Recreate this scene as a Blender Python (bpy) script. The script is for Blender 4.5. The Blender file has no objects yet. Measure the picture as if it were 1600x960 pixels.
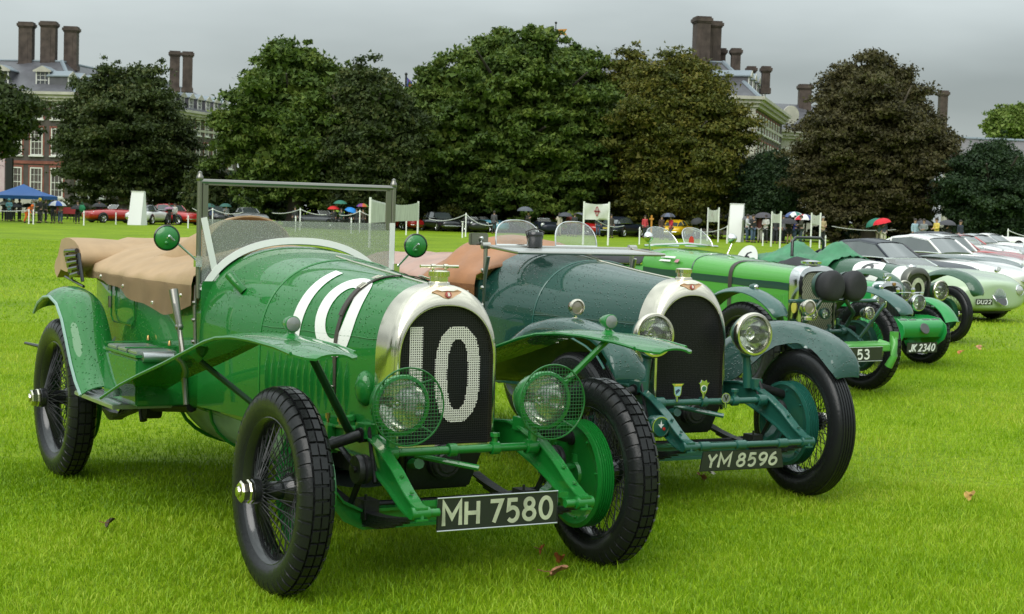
import bpy, bmesh, math, random
import numpy as np
from math import sin, cos, pi, radians, sqrt, atan2
from mathutils import Vector, Matrix
C = bpy.context.scene
COL = C.collection
R = random.Random(7)
NR = np.random.default_rng(11)

# ------------------------------------------------------------ camera
F_PX, PITCH, ROLL, CAMH = 2671.3, .0553, .0288, 1.457
cd = bpy.data.cameras.new('camera'); cam = bpy.data.objects.new('camera', cd); COL.objects.link(cam)
cd.sensor_width = 36.0; cd.lens = F_PX/1600*36; cd.clip_start = .1; cd.clip_end = 3000
cam.matrix_world = Matrix.Translation((0, 0, CAMH)) @ Matrix.Rotation(pi/2-PITCH, 4, 'X') @ Matrix.Rotation(ROLL, 4, 'Z')
cd.dof.use_dof = True; cd.dof.focus_distance = 7.5; cd.dof.aperture_fstop = 16.0
C.camera = cam
C.render.resolution_x = 1024; C.render.resolution_y = 614

# ------------------------------------------------------------ overcast sky
W = bpy.data.worlds.new('World'); C.world = W; W.use_nodes = True
nt = W.node_tree; nt.nodes.clear()
def nd(t, typ, **k):
    n = t.nodes.new(typ)
    for a, b in k.items(): setattr(n, a, b)
    return n
out = nd(nt, 'ShaderNodeOutputWorld'); bg = nd(nt, 'ShaderNodeBackground'); bg.inputs[1].default_value = .1
sky = nd(nt, 'ShaderNodeTexSky', sky_type='NISHITA', sun_disc=False)
SUN_EL, SUN_AZ = radians(42), radians(-155)
sky.sun_elevation = SUN_EL; sky.sun_rotation = SUN_AZ
tc = nd(nt, 'ShaderNodeTexCoord'); sep = nd(nt, 'ShaderNodeSeparateXYZ'); nt.links.new(tc.outputs['Generated'], sep.inputs[0])
mp = nd(nt, 'ShaderNodeMapping'); mp.inputs['Scale'].default_value = (1.0, 1.0, 3.6); mp.inputs['Location'].default_value = (3.1, .4, .2)
nz = nd(nt, 'ShaderNodeTexNoise'); nz.inputs['Scale'].default_value = 2.6; nz.inputs['Detail'].default_value = 5; nz.inputs['Roughness'].default_value = .48
nt.links.new(tc.outputs['Generated'], mp.inputs[0]); nt.links.new(mp.outputs[0], nz.inputs['Vector'])
cr = nd(nt, 'ShaderNodeValToRGB')   # cloud brightness
cr.color_ramp.elements[0].position = .33; cr.color_ramp.elements[0].color = (2.15, 2.42, 2.4, 1)
cr.color_ramp.elements[1].position = .68; cr.color_ramp.elements[1].color = (3.9, 4.3, 4.28, 1)
nt.links.new(nz.outputs['Fac'], cr.inputs[0])
# overcast luminance rises towards the zenith
ma = nd(nt, 'ShaderNodeMath', operation='MAXIMUM'); ma.inputs[1].default_value = 0
nt.links.new(sep.outputs['Z'], ma.inputs[0])
mr = nd(nt, 'ShaderNodeMapRange'); mr.inputs['From Min'].default_value = .08; mr.inputs['From Max'].default_value = .95
mr.inputs['To Min'].default_value = 1.0; mr.inputs['To Max'].default_value = 3.7
nt.links.new(ma.outputs[0], mr.inputs['Value'])
vm = nd(nt, 'ShaderNodeVectorMath', operation='SCALE'); nt.links.new(cr.outputs[0], vm.inputs[0]); nt.links.new(mr.outputs[0], vm.inputs['Scale'])
mx = nd(nt, 'ShaderNodeMixRGB'); mx.inputs[0].default_value = .93
nt.links.new(sky.outputs[0], mx.inputs[1]); nt.links.new(vm.outputs[0], mx.inputs[2])
nt.links.new(mx.outputs[0], bg.inputs[0]); nt.links.new(bg.outputs[0], out.inputs[0])

sd = bpy.data.lights.new('sun', 'SUN'); sd.energy = 1.45; sd.angle = radians(50); sd.color = (1, .97, .92)
so = bpy.data.objects.new('sun', sd); COL.objects.link(so)
sv = Vector((sin(SUN_AZ)*cos(SUN_EL), cos(SUN_AZ)*cos(SUN_EL), sin(SUN_EL)))
so.rotation_euler = sv.to_track_quat('Z', 'Y').to_euler()
C.view_settings.view_transform = 'Standard'; C.view_settings.look = 'None'
C.view_settings.exposure = .52; C.view_settings.gamma = 1
C.render.engine = 'CYCLES'

# ------------------------------------------------------------ pixel -> ground / depth helpers
def ray(px, py):
    a, b = px-800, py-480; c, s = cos(ROLL), sin(ROLL)
    x, y = a*c+b*s, -a*s+b*c; x /= F_PX; u = -y/F_PX; cp, sp = cos(PITCH), sin(PITCH)
    return (x, cp+u*sp, u*cp-sp)
def at(px, py, Y):
    r = ray(px, py); t = Y/r[1]; return Vector((r[0]*t, Y, CAMH+r[2]*t))
def gx(px, Y):      # ground point at depth Y under a picture column near the horizon
    return at(px, 345, Y).x

# ------------------------------------------------------------ materials
def mat(name, col, rough=.5, metal=0, coat=0, noise=None, bump=None, alpha=None, spec=.5, wet=0, col2=None, nscale=6, coatrough=.03, emit=None, detail=4):
    m = bpy.data.materials.new(name); m.use_nodes = True; t = m.node_tree; b = t.nodes['Principled BSDF']
    b.inputs['Base Color'].default_value = (*col, 1); b.inputs['Roughness'].default_value = rough; b.inputs['Metallic'].default_value = metal
    b.inputs['Coat Weight'].default_value = coat; b.inputs['Coat Roughness'].default_value = coatrough; b.inputs['Specular IOR Level'].default_value = spec
    co = None
    def coord():
        return nd(t, 'ShaderNodeTexCoord').outputs['Object']
    if noise:
        n = nd(t, 'ShaderNodeTexNoise'); n.inputs['Scale'].default_value = nscale; n.inputs['Detail'].default_value = detail
        t.links.new(coord(), n.inputs['Vector'])
        r = nd(t, 'ShaderNodeValToRGB'); r.color_ramp.elements[0].position = .32; r.color_ramp.elements[1].position = .68
        c2 = col2 or tuple(min(1, c*(1+noise)) for c in col); c1 = col if col2 else tuple(c*(1-noise) for c in col)
        r.color_ramp.elements[0].color = (*c1, 1); r.color_ramp.elements[1].color = (*c2, 1)
        t.links.new(n.outputs['Fac'], r.inputs[0]); t.links.new(r.outputs[0], b.inputs['Base Color'])
    h = None
    if wet:
        v = nd(t, 'ShaderNodeTexVoronoi'); v.inputs['Scale'].default_value = 62; t.links.new(coord(), v.inputs['Vector'])
        v.inputs['Randomness'].default_value = 1
        r = nd(t, 'ShaderNodeMapRange'); r.inputs['From Min'].default_value = .12; r.inputs['From Max'].default_value = .34
        r.inputs['To Min'].default_value = 1; r.inputs['To Max'].default_value = 0; r.interpolation_type = 'SMOOTHSTEP'
        t.links.new(v.outputs['Distance'], r.inputs['Value'])
        n2 = nd(t, 'ShaderNodeTexNoise'); n2.inputs['Scale'].default_value = 30; t.links.new(coord(), n2.inputs['Vector'])
        mm = nd(t, 'ShaderNodeMath', operation='GREATER_THAN'); mm.inputs[1].default_value = .5; t.links.new(n2.outputs['Fac'], mm.inputs[0])
        m2 = nd(t, 'ShaderNodeMath', operation='MULTIPLY'); t.links.new(r.outputs[0], m2.inputs[0]); t.links.new(mm.outputs[0], m2.inputs[1])
        ge = nd(t, 'ShaderNodeNewGeometry'); sx = nd(t, 'ShaderNodeSeparateXYZ'); t.links.new(ge.outputs['Normal'], sx.inputs[0])
        up = nd(t, 'ShaderNodeMapRange'); up.inputs['From Min'].default_value = .05; up.inputs['From Max'].default_value = .55; t.links.new(sx.outputs['Z'], up.inputs['Value'])
        up.inputs['To Min'].default_value = .12
        m3 = nd(t, 'ShaderNodeMath', operation='MULTIPLY'); t.links.new(m2.outputs[0], m3.inputs[0]); t.links.new(up.outputs[0], m3.inputs[1])
        bp = nd(t, 'ShaderNodeBump'); bp.inputs['Strength'].default_value = wet; bp.inputs['Distance'].default_value = .0055
        t.links.new(m3.outputs[0], bp.inputs['Height']); t.links.new(bp.outputs[0], b.inputs['Normal'])
        if coat: t.links.new(bp.outputs[0], b.inputs['Coat Normal'])
    elif bump:
        n = nd(t, 'ShaderNodeTexNoise'); n.inputs['Scale'].default_value = bump[0]; n.inputs['Detail'].default_value = 6
        t.links.new(coord(), n.inputs['Vector'])
        bp = nd(t, 'ShaderNodeBump'); bp.inputs['Strength'].default_value = bump[1]; bp.inputs['Distance'].default_value = bump[2] if len(bump) > 2 else .01
        t.links.new(n.outputs['Fac'], bp.inputs['Height']); t.links.new(bp.outputs[0], b.inputs['Normal'])
    if alpha is not None: b.inputs['Alpha'].default_value = alpha
    if emit: b.inputs['Emission Color'].default_value = (*emit, 1); b.inputs['Emission Strength'].default_value = 1
    return m
def paint(name, col, wet=.6, rough=.35): return mat(name, col, .55, 0, 1, wet=wet, spec=.25, coatrough=.03)
def glassmat(name, col, fac, rough=.05, veil_sheen=0.0):
    m = bpy.data.materials.new(name); m.use_nodes = True; t = m.node_tree; t.nodes.clear()
    o = nd(t, 'ShaderNodeOutputMaterial'); g = nd(t, 'ShaderNodeBsdfGlossy'); g.inputs['Roughness'].default_value = rough
    tr = nd(t, 'ShaderNodeBsdfTransparent'); tr.inputs[0].default_value = (*col, 1)
    df = nd(t, 'ShaderNodeBsdfDiffuse'); df.inputs[0].default_value = (.55, .57, .55, 1)
    fr = nd(t, 'ShaderNodeFresnel'); fr.inputs[0].default_value = 1.5
    ad = nd(t, 'ShaderNodeMath', operation='ADD'); ad.inputs[1].default_value = fac; t.links.new(fr.outputs[0], ad.inputs[0])
    m1 = nd(t, 'ShaderNodeMixShader'); t.links.new(ad.outputs[0], m1.inputs[0]); t.links.new(tr.outputs[0], m1.inputs[1]); t.links.new(g.outputs[0], m1.inputs[2])
    n = nd(t, 'ShaderNodeTexVoronoi'); n.inputs['Scale'].default_value = 150
    c = nd(t, 'ShaderNodeTexCoord'); t.links.new(c.outputs['Object'], n.inputs['Vector'])
    r = nd(t, 'ShaderNodeMapRange'); r.inputs['From Min'].default_value = .15; r.inputs['From Max'].default_value = .4
    r.inputs['To Min'].default_value = veil_sheen*1.4; r.inputs['To Max'].default_value = veil_sheen*.75  # grey diffuse share: wet veil, and sky sheen painted into the folded glass
    t.links.new(n.outputs['Distance'], r.inputs['Value'])
    m2 = nd(t, 'ShaderNodeMixShader'); t.links.new(r.outputs[0], m2.inputs[0]); t.links.new(m1.outputs[0], m2.inputs[1]); t.links.new(df.outputs[0], m2.inputs[2])
    t.links.new(m2.outputs[0], o.inputs[0]); return m

# ------------------------------------------------------------ mesh builder
class MB:
    def __init__(s): s.v = []; s.f = []; s.mi = []; s.cm = 0
    def add(s, vs, fs):
        o = len(s.v); s.v.extend([tuple(map(float, p)) for p in vs]); s.f.extend([tuple(i+o for i in f) for f in fs]); s.mi.extend([s.cm]*len(fs)); return s
    def box(s, c, d, rot=None, taper=1.0):
        x, y, z = d[0]/2, d[1]/2, d[2]/2
        P = [Vector((a*x*(taper if e > 0 else 1), b*y*(taper if e > 0 else 1), e*z)) for a in (-1, 1) for b in (-1, 1) for e in (-1, 1)]
        if rot is not None: P = [rot @ p for p in P]
        P = [p+Vector(c) for p in P]
        return s.add(P, [(0, 1, 3, 2), (4, 6, 7, 5), (0, 4, 5, 1), (2, 3, 7, 6), (0, 2, 6, 4), (1, 5, 7, 3)])
    def rings(s, rs, closed=True, cap0=True, cap1=True):
        n = len(rs[0]); V = [p for r in rs for p in r]; Fs = []
        m = n if closed else n-1
        for i in range(len(rs)-1):
            for j in range(m):
                a, b = i*n+j, i*n+(j+1) % n
                Fs.append((a, b, b+n, a+n))
        if closed and cap0: Fs.append(tuple(range(n-1, -1, -1)))
        if closed and cap1: Fs.append(tuple((len(rs)-1)*n+j for j in range(n)))
        return s.add(V, Fs)
    def tube(s, path, r, seg=8, flat=None, caps=True):
        path = [Vector(p) for p in path]; rs = []
        n = len(path); rr = r if isinstance(r, (list, tuple)) else [r]*n
        up = Vector((0, 0, 1)); T0 = (path[1]-path[0]).normalized()
        if abs(T0.z) > .9: up = Vector((1, 0, 0))
        for i, p in enumerate(path):
            T = ((path[min(i+1, n-1)]-path[max(i-1, 0)])).normalized()
            a = T.cross(up).normalized(); b = a.cross(T).normalized()
            rs.append([p + a*cos(2*pi*k/seg)*rr[i] + b*sin(2*pi*k/seg)*rr[i]*(flat or 1) for k in range(seg)])
        return s.rings(rs, True, caps, caps)
    def lathe(s, prof, o, ax, seg=24, a0=0, cap=False):
        ax = Vector(ax).normalized(); u = ax.orthogonal().normalized()
        if abs(ax.z) < .9: u = ax.cross(Vector((0, 0, 1))).normalized()
        w = ax.cross(u); o = Vector(o)
        rs = [[o+ax*h+(u*cos(a0+2*pi*k/seg)+w*sin(a0+2*pi*k/seg))*max(r, 1e-4) for k in range(seg)] for r, h in prof]
        return s.rings(rs, True, cap, cap)
    def sph(s, c, r, seg=12, n=8, sc=(1, 1, 1), rot=None):
        rs = []
        for i in range(n+1):
            a = pi*i/n
            ring = [Vector((sin(a)*cos(2*pi*k/seg)*r*sc[0], sin(a)*sin(2*pi*k/seg)*r*sc[1], -cos(a)*r*sc[2])) for k in range(seg)]
            if rot is not None: ring = [rot @ p for p in ring]
            rs.append([p+Vector(c) for p in ring])
        return s.rings(rs, True, False, False)
    def prism(s, poly, a, b, plane='xz'):       # poly in plane, extruded between a and b on the third axis
        def q(p, h):
            return {'xz': (p[0], h, p[1]), 'yz': (h, p[0], p[1]), 'xy': (p[0], p[1], h)}[plane]
        n = len(poly); V = [q(p, a) for p in poly]+[q(p, b) for p in poly]
        Fs = [tuple(range(n)), tuple(range(2*n-1, n-1, -1))]+[(i, (i+1) % n, (i+1) % n+n, i+n) for i in range(n)]
        return s.add(V, Fs)
    def grid(s, g, th=None):                    # g rows of points; th = offset vector for a thick sheet
        if th is None: return s.rings(g, False)
        th = Vector(th); g2 = [[Vector(p)-th for p in r] for r in g]
        nr, nc = len(g), len(g[0])
        loops = [list(r)+list(reversed(q)) for r, q in zip(g, g2)]
        return s.rings(loops, True, True, True)
    def build(s, name, m, parent=None, smooth=True, ang=40, loc=None, rot=None, bevel=0, kind=None):
        me = bpy.data.meshes.new(name); me.from_pydata(s.v, [], s.f)
        ms = m if isinstance(m, (list, tuple)) else [m]
        for q in ms: me.materials.append(q)
        if len(ms) > 1: me.polygons.foreach_set('material_index', s.mi)
        bm = bmesh.new(); bm.from_mesh(me); bmesh.ops.remove_doubles(bm, verts=bm.verts, dist=1e-5)
        bmesh.ops.recalc_face_normals(bm, faces=bm.faces)
        if bevel:
            es = [e for e in bm.edges if len(e.link_faces) == 2 and e.calc_face_angle(0) > .6]
            bmesh.ops.bevel(bm, geom=es, offset=bevel, segments=2, affect='EDGES', clamp_overlap=True)
        bm.to_mesh(me); bm.free()
        if smooth:
            me.polygons.foreach_set('use_smooth', [True]*len(me.polygons))
            me.set_sharp_from_angle(angle=radians(ang))
        me.update()
        o = bpy.data.objects.new(name, me); COL.objects.link(o)
        if parent: o.parent = parent
        if loc is not None: o.location = loc
        if rot is not None: o.rotation_euler = rot
        if kind: o['kind'] = kind
        return o
def tag(o, label=None, cat=None, group=None, kind=None):
    if label: o['label'] = label
    if cat: o['category'] = cat
    if group: o['group'] = group
    if kind: o['kind'] = kind
    return o
def empty(name, loc=(0, 0, 0), rz=0, parent=None, sc=1):
    o = bpy.data.objects.new(name, None); COL.objects.link(o); o.location = loc; o.rotation_euler = (0, 0, rz)
    o.empty_display_size = .2; o.scale = (sc, sc, sc)
    if parent: o.parent = parent
    return o
def car_root(name, X, Y, th, label, cat='car', group=None, sc=1): 
    return tag(empty(name, (X, Y, 0), th-pi/2, sc=sc), label, cat, group)
def dup(o, parent=None, name=None):
    c = o.copy(); COL.objects.link(c); c.parent = parent
    for ch in o.children: dup(ch, c)
    return c
def textmesh(s, size, m, parent, name, M, bold=0, depth=.002, xs=1.0, shear=0, spacing=1.0):
    cu = bpy.data.curves.new('t', 'FONT'); cu.body = s; cu.size = size; cu.extrude = depth; cu.offset = bold
    cu.align_x = 'CENTER'; cu.align_y = 'CENTER'; cu.shear = shear; cu.space_character = spacing; cu.resolution_u = 3
    o = bpy.data.objects.new('t', cu); COL.objects.link(o)
    dg = bpy.context.evaluated_depsgraph_get(); me = bpy.data.meshes.new_from_object(o.evaluated_get(dg))
    bpy.data.objects.remove(o); bpy.data.curves.remove(cu)
    me.transform(M @ Matrix.Diagonal((xs, 1, 1, 1))); me.materials.clear(); me.materials.append(m); me.name = name
    q = bpy.data.objects.new(name, me); COL.objects.link(q); q.parent = parent; return q
# matrix that puts text (in its xy plane) on a plate facing +x of a car, reading from the front: text x -> +y
def facing_x(p): return Matrix.Translation(p) @ Matrix(((0, 0, 1, 0), (1, 0, 0, 0), (0, 1, 0, 0), (0, 0, 0, 1)))

# common materials
NICKEL = mat('nickel', (.80, .75, .62), .16, 1, bump=(9, .25, .004))
CHROME = mat('chrome', (.72, .73, .72), .12, 1)
STEEL = mat('aged_steel', (.30, .29, .26), .35, 1)
ALU = mat('brushed_aluminium', (.55, .57, .58), .35, 1, bump=(60, .2, .002))
BLACKP = mat('black_enamel', (.012, .013, .014), .22, 0, .5, bump=(40, .3, .004))
IRON = mat('black_iron', (.02, .021, .022), .42, .3, bump=(45, .5, .006))
RUBBER = mat('wet_tyre_rubber', (.014, .015, .016), .27, bump=(55, .35, .004), spec=.32)
LEATHER = mat('dark_strap_leather', (.05, .042, .035), .5, bump=(90, .3, .002))
WHITE = mat('white_paint', (.78, .79, .76), .5, 0, .3)
CREAM = mat('cream_letter_paint', (.44, .47, .33), .6, noise=.18, nscale=22)
PLATE = mat('black_plate_enamel', (.02, .022, .024), .3, 0, .4)
REFL = mat('silvered_reflector', (.86, .87, .84), .09, 1)
LENS = glassmat('lamp_glass', (.93, .95, .9), .05, .05, .11)
SCREEN = glassmat('wet_windscreen_glass', (.82, .84, .82), .05, .08, .42)
SCREEN2 = glassmat('wet_aero_glass', (.86, .9, .87), .05, .08, .25)
CARGLASS = mat('car_window_glass', (.06, .075, .075), .06, 0, 1, spec=.8)
BRASS = mat('brass', (.5, .33, .12), .3, 1)
def lerp(a, b, t): return a+(b-a)*t
# ============================================================ LAWN
def lawn_material():
    m = bpy.data.materials.new('lawn_green'); m.use_nodes = True; t = m.node_tree; b = t.nodes['Principled BSDF']
    b.inputs['Roughness'].default_value = .8; b.inputs['Specular IOR Level'].default_value = .15
    c = nd(t, 'ShaderNodeTexCoord')
    def noise(sc, det=4, map_=None):
        n = nd(t, 'ShaderNodeTexNoise'); n.inputs['Scale'].default_value = sc; n.inputs['Detail'].default_value = det
        src = c.outputs['Object']
        if map_:
            mp = nd(t, 'ShaderNodeMapping'); mp.inputs['Scale'].default_value = map_; t.links.new(src, mp.inputs[0]); src = mp.outputs[0]
        t.links.new(src, n.inputs['Vector']); return n.outputs['Fac']
    r1 = nd(t, 'ShaderNodeValToRGB'); r1.color_ramp.elements[0].position = .3; r1.color_ramp.elements[1].position = .72
    r1.color_ramp.elements[0].color = (.15, .265, .004, 1); r1.color_ramp.elements[1].color = (.27, .40, .012, 1)
    t.links.new(noise(.35, 6), r1.inputs[0])
    r2 = nd(t, 'ShaderNodeValToRGB'); r2.color_ramp.elements[0].position = .35; r2.color_ramp.elements[1].position = .65
    r2.color_ramp.elements[0].color = (.62, .66, .5, 1); r2.color_ramp.elements[1].color = (1.15, 1.1, 1, 1)
    t.links.new(noise(14, 6), r2.inputs[0])
    r3 = nd(t, 'ShaderNodeValToRGB'); r3.color_ramp.elements[0].position = .35; r3.color_ramp.elements[1].position = .65
    r3.color_ramp.elements[0].color = (.6, .62, .5, 1); r3.color_ramp.elements[1].color = (1.2, 1.15, 1, 1)
    t.links.new(noise(90, 3), r3.inputs[0])
    m1 = nd(t, 'ShaderNodeMixRGB', blend_type='MULTIPLY'); m1.inputs[0].default_value = 1; t.links.new(r1.outputs[0], m1.inputs[1]); t.links.new(r2.outputs[0], m1.inputs[2])
    m2 = nd(t, 'ShaderNodeMixRGB', blend_type='MULTIPLY'); m2.inputs[0].default_value = 1; t.links.new(m1.outputs[0], m2.inputs[1]); t.links.new(r3.outputs[0], m2.inputs[2])
    # mown bands running away from the viewer
    t.links.new(m2.outputs[0], b.inputs['Base Color'])
    bp = nd(t, 'ShaderNodeBump'); bp.inputs['Strength'].default_value = .6; bp.inputs['Distance'].default_value = .02
    t.links.new(noise(60, 5), bp.inputs['Height']); t.links.new(bp.outputs[0], b.inputs['Normal'])
    return m
LAWN = lawn_material()
g = MB(); g.add([(-400, -300, 0), (400, -300, 0), (400, 900, 0), (-400, 900, 0)], [(0, 1, 2, 3)])
tag(g.build('lawn', LAWN, smooth=False), kind='structure')

def blade_material(name, cols):
    m = bpy.data.materials.new(name); m.use_nodes = True; t = m.node_tree; b = t.nodes['Principled BSDF']
    b.inputs['Roughness'].default_value = .45; b.inputs['Specular IOR Level'].default_value = .25
    a = nd(t, 'ShaderNodeAttribute'); a.attribute_name = 'tint'
    r = nd(t, 'ShaderNodeValToRGB'); els = r.color_ramp.elements
    els[0].color = (*cols[0], 1); els[1].color = (*cols[-1], 1)
    for i, c in enumerate(cols[1:-1]): e = els.new((i+1)/(len(cols)-1)); e.color = (*c, 1)
    t.links.new(a.outputs['Fac'], r.inputs[0]); t.links.new(r.outputs[0], b.inputs['Base Color'])
    tl = nd(t, 'ShaderNodeBsdfTranslucent'); t.links.new(r.outputs[0], tl.inputs[0])
    mx = nd(t, 'ShaderNodeMixShader'); mx.inputs[0].default_value = .30
    t.links.new(b.outputs[0], mx.inputs[1]); t.links.new(tl.outputs[0], mx.inputs[2])
    t.links.new(mx.outputs[0], t.nodes['Material Output'].inputs[0]); return m
BLADE = blade_material('grass_blade', [(.09, .19, .003), (.19, .34, .006), (.31, .47, .014), (.45, .52, .06)])
def vnoise(x, y, s, seed=0):
    xi = np.floor(x*s).astype(int); yi = np.floor(y*s).astype(int); xf = x*s-xi; yf = y*s-yi
    tab = np.random.default_rng(seed).random((256, 256)); h = lambda a, b: tab[a % 256, b % 256]
    u = xf*xf*(3-2*xf); v = yf*yf*(3-2*yf)
    return (h(xi, yi)*(1-u)+h(xi+1, yi)*u)*(1-v)+(h(xi, yi+1)*(1-u)+h(xi+1, yi+1)*u)*v
def grass(n, y0, y1, hmin, hmax, wmin, seed, three=True):
    r = np.random.default_rng(seed)
    # uniform density over a wedge in front of the viewer, wider than the picture
    Y = np.sqrt(r.random(n)*(y1*y1-y0*y0)+y0*y0); X = (r.random(n)*2-1)*(.335*Y+.5)
    cl = vnoise(X, Y, 2.2, seed)*.6+vnoise(X, Y, 9, seed+1)*.4
    H = (hmin+(hmax-hmin)*r.random(n)**1.5)*(.45+1.0*cl)*np.where(r.random(n) < .04, 1.6, 1); Wd = wmin*(.7+.6*r.random(n))
    a = r.random(n)*2*pi; lean = (.2+.9*r.random(n)); d = r.random(n)*2*pi
    ca, sa = np.cos(a)*Wd/2, np.sin(a)*Wd/2; lx, ly = np.cos(d)*lean*H, np.sin(d)*lean*H
    z0 = np.zeros(n)-.004
    b0 = np.stack([X-ca, Y-sa, z0], 1); b1 = np.stack([X+ca, Y+sa, z0], 1)
    m0 = np.stack([X-ca*.8+lx*.3, Y-sa*.8+ly*.3, H*.6], 1); m1 = np.stack([X+ca*.8+lx*.3, Y+sa*.8+ly*.3, H*.6], 1)
    tp = np.stack([X+lx, Y+ly, H*1.0], 1)
    if three:
        V = np.stack([b0, b1, m1, m0, tp], 1).reshape(-1, 3); k = 5
        base = np.arange(n)*5; q = np.stack([base, base+1, base+2, base+3, base+3, base+2, base+4], 1).reshape(-1)
        tot = np.tile([4, 3], n)
    else:
        V = np.stack([b0, b1, tp], 1).reshape(-1, 3); k = 3; base = np.arange(n)*3
        q = np.stack([base, base+1, base+2], 1).reshape(-1); tot = np.full(n, 3)
    me = bpy.data.meshes.new('grass'); me.vertices.add(len(V)); me.vertices.foreach_set('co', V.reshape(-1).astype(np.float32))
    me.loops.add(len(q)); me.loops.foreach_set('vertex_index', q.astype(np.int32)); me.polygons.add(len(tot))
    st = np.concatenate([[0], np.cumsum(tot)[:-1]]); me.polygons.foreach_set('loop_start', st.astype(np.int32)); me.polygons.foreach_set('loop_total', tot.astype(np.int32))
    me.update(calc_edges=True); me.materials.append(BLADE)
    big = vnoise(X, Y, .45, 5)*.50+vnoise(X, Y, 2.1, 6)*.32-.06
    tint = np.clip(.02+big+r.random(n)**1.4*.48, 0, 1)
    at_ = me.attributes.new('tint', 'FLOAT', 'POINT'); at_.data.foreach_set('value', np.repeat(tint, k).astype(np.float32))
    o = bpy.data.objects.new('grass', me); COL.objects.link(o); tag(o, kind='stuff'); return o
NG = 1.0
tag(grass(int(230000*NG), 4.9, 9.5, .013, .038, .0042, 3), 'bright green short mown grass blades under the two nearest tourers', 'grass')
tag(grass(int(260000*NG), 9.5, 20, .016, .042, .0075, 4, False), 'bright green mown grass around the parked vintage cars', 'grass')
tag(grass(int(150000*NG), 20, 60, .025, .05, .020, 5, False), 'open mown lawn grass further behind the cars', 'grass')
# ============================================================ BUILDINGS
BRICK = mat('dark_stock_brick', (.075, .062, .058), .9, noise=.25, nscale=1.5)
REDB = mat('red_brick_dressing', (.20, .070, .052), .9, noise=.25, nscale=2)
STONE = mat('portland_stone', (.42, .40, .35), .8, noise=.15, nscale=1)
SLATE = mat('wet_slate', (.085, .085, .095), .45, noise=.2, nscale=1.2)
LEAD = mat('lead_flashing', (.20, .24, .27), .5)
CHIM = mat('chimney_brick', (.070, .052, .044), .9, noise=.35, nscale=1.6)
FRAMEW = mat('white_sash', (.62, .62, .58), .6)
PANE = mat('dark_window_pane', (.05, .055, .06), .12, 0, .5)
def frameM(o, u):
    """local frame: x along u (horizontal), y outward to the viewer's side, z up"""
    u = Vector((u[0], u[1], 0)).normalized(); n = Vector((u.y, -u.x, 0))
    return Matrix(((u.x, -n.x, 0, o[0]), (u.y, -n.y, 0, o[1]), (0, 0, 1, 0), (0, 0, 0, 1)))     # local -y points outward
_win = {}
def window(root, x, z, w, h, dress=True, M=None, sash=(3, 4)):
    key = (round(w, 2), round(h, 2), dress, sash)
    if key not in _win:
        f = MB(); t = .11
        for sx in (-1, 1): f.box((sx*(w/2-t/2), -.02, 0), (t, .12, h))
        for sz in (-1, 1): f.box((0, -.021, sz*(h/2-t/2)), (w-2*t, .12, t))
        for i in range(1, sash[0]): f.box((-w/2+w*i/sash[0], -.015, 0), (.035, .05, h-2*t))
        for i in range(1, sash[1]): f.box((0, -.012, -h/2+h*i/sash[1]), (w-2*t, .05, .07 if i*2 == sash[1] else .035))
        f.box((0, -.08, -h/2-.07), (w+.25, .28, .12))
        a = f.build('window', FRAMEW, smooth=False); p = MB(); p.box((0, .03, 0), (w-.1, .03, h-.1)); b = p.build('pane', PANE, smooth=False)
        d = None
        if dress:
            q = MB(); 
            for sx in (-1, 1): q.box((sx*(w/2+.08), 0.0, .0), (.16, .07, h+.1))
            q.box((0, 0, h/2+.12), (w+.36, .08, .2)); d = q.build('brick_dressing', REDB, smooth=False)
        _win[key] = [o.data if o else None for o in (a, b, d)]
        for o in (a, b, d):
            if o: bpy.data.objects.remove(o)
    ms = _win[key]
    o = bpy.data.objects.new('window', ms[0]); COL.objects.link(o); o.parent = root; o.matrix_local = M @ Matrix.Translation((x, 0, z))
    for n, me in (('pane', ms[1]), ('brick_dressing', ms[2])):
        if me: c = bpy.data.objects.new(n, me); COL.objects.link(c); c.parent = o
    return o
def chimney(root, x, y, z0, z1, w, d, rot=0):
    b = MB(); r = Matrix.Rotation(rot, 3, 'Z'); b.box((x, y, (z0+z1)/2), (w, d, z1-z0), r)
    b.box((x, y, z1-.30), (w+.16, d+.16, .14), r); b.box((x, y, z1-.10), (w+.34, d+.34, .28), r); b.box((x, y, z1+.12), (w+.1, d+.1, .16), r); b.box((x, y, z0+.25), (w+.2, d+.2, .5), r)
    for s in (-1, 1): b.box((x, y, (z0+z1)/2-.2), (w*.36, d+.07, (z1-z0)*.72), r)
    return b.build('chimney', CHIM, root, smooth=False)
def dormer(root, M, x, z, w=1.3, h=1.9, depth=2.2):
    e = MB(); e.box((0, depth/2-.1, -.05), (w, depth, h)); e.v = [tuple(M @ Matrix.Translation((x, 0, z)) @ Vector(v)) for v in e.v]
    o = e.build('dormer', SLATE, root, smooth=False)
    r = MB(); hw = w/2+.18
    r.rings([[(-hw, y, h/2-.05), (0, y, h/2+.45), (hw, y, h/2-.05), (hw, y, h/2-.16), (-hw, y, h/2-.16)] for y in (-.35, depth-.1)], True)
    r.v = [tuple(M @ Matrix.Translation((x, 0, z)) @ Vector(v)) for v in r.v]
    r.build('dormer_roof', LEAD, o, smooth=False)
    q = MB()
    q.rings([[(-hw, y, h/2-.05), (0, y, h/2+.42), (hw, y, h/2-.05), (hw, y, h/2-.2), (-hw, y, h/2-.2)] for y in (-.42, -.352)], True)
    q.v = [tuple(M @ Matrix.Translation((x, 0, z)) @ Vector(v)) for v in q.v]; q.build('pediment', STONE, o, smooth=False)
    w_ = window(root, 0, 0, w-.1, h-.15, False, M @ Matrix.Translation((x, -.13, z)), (3, 4)); return o
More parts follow.
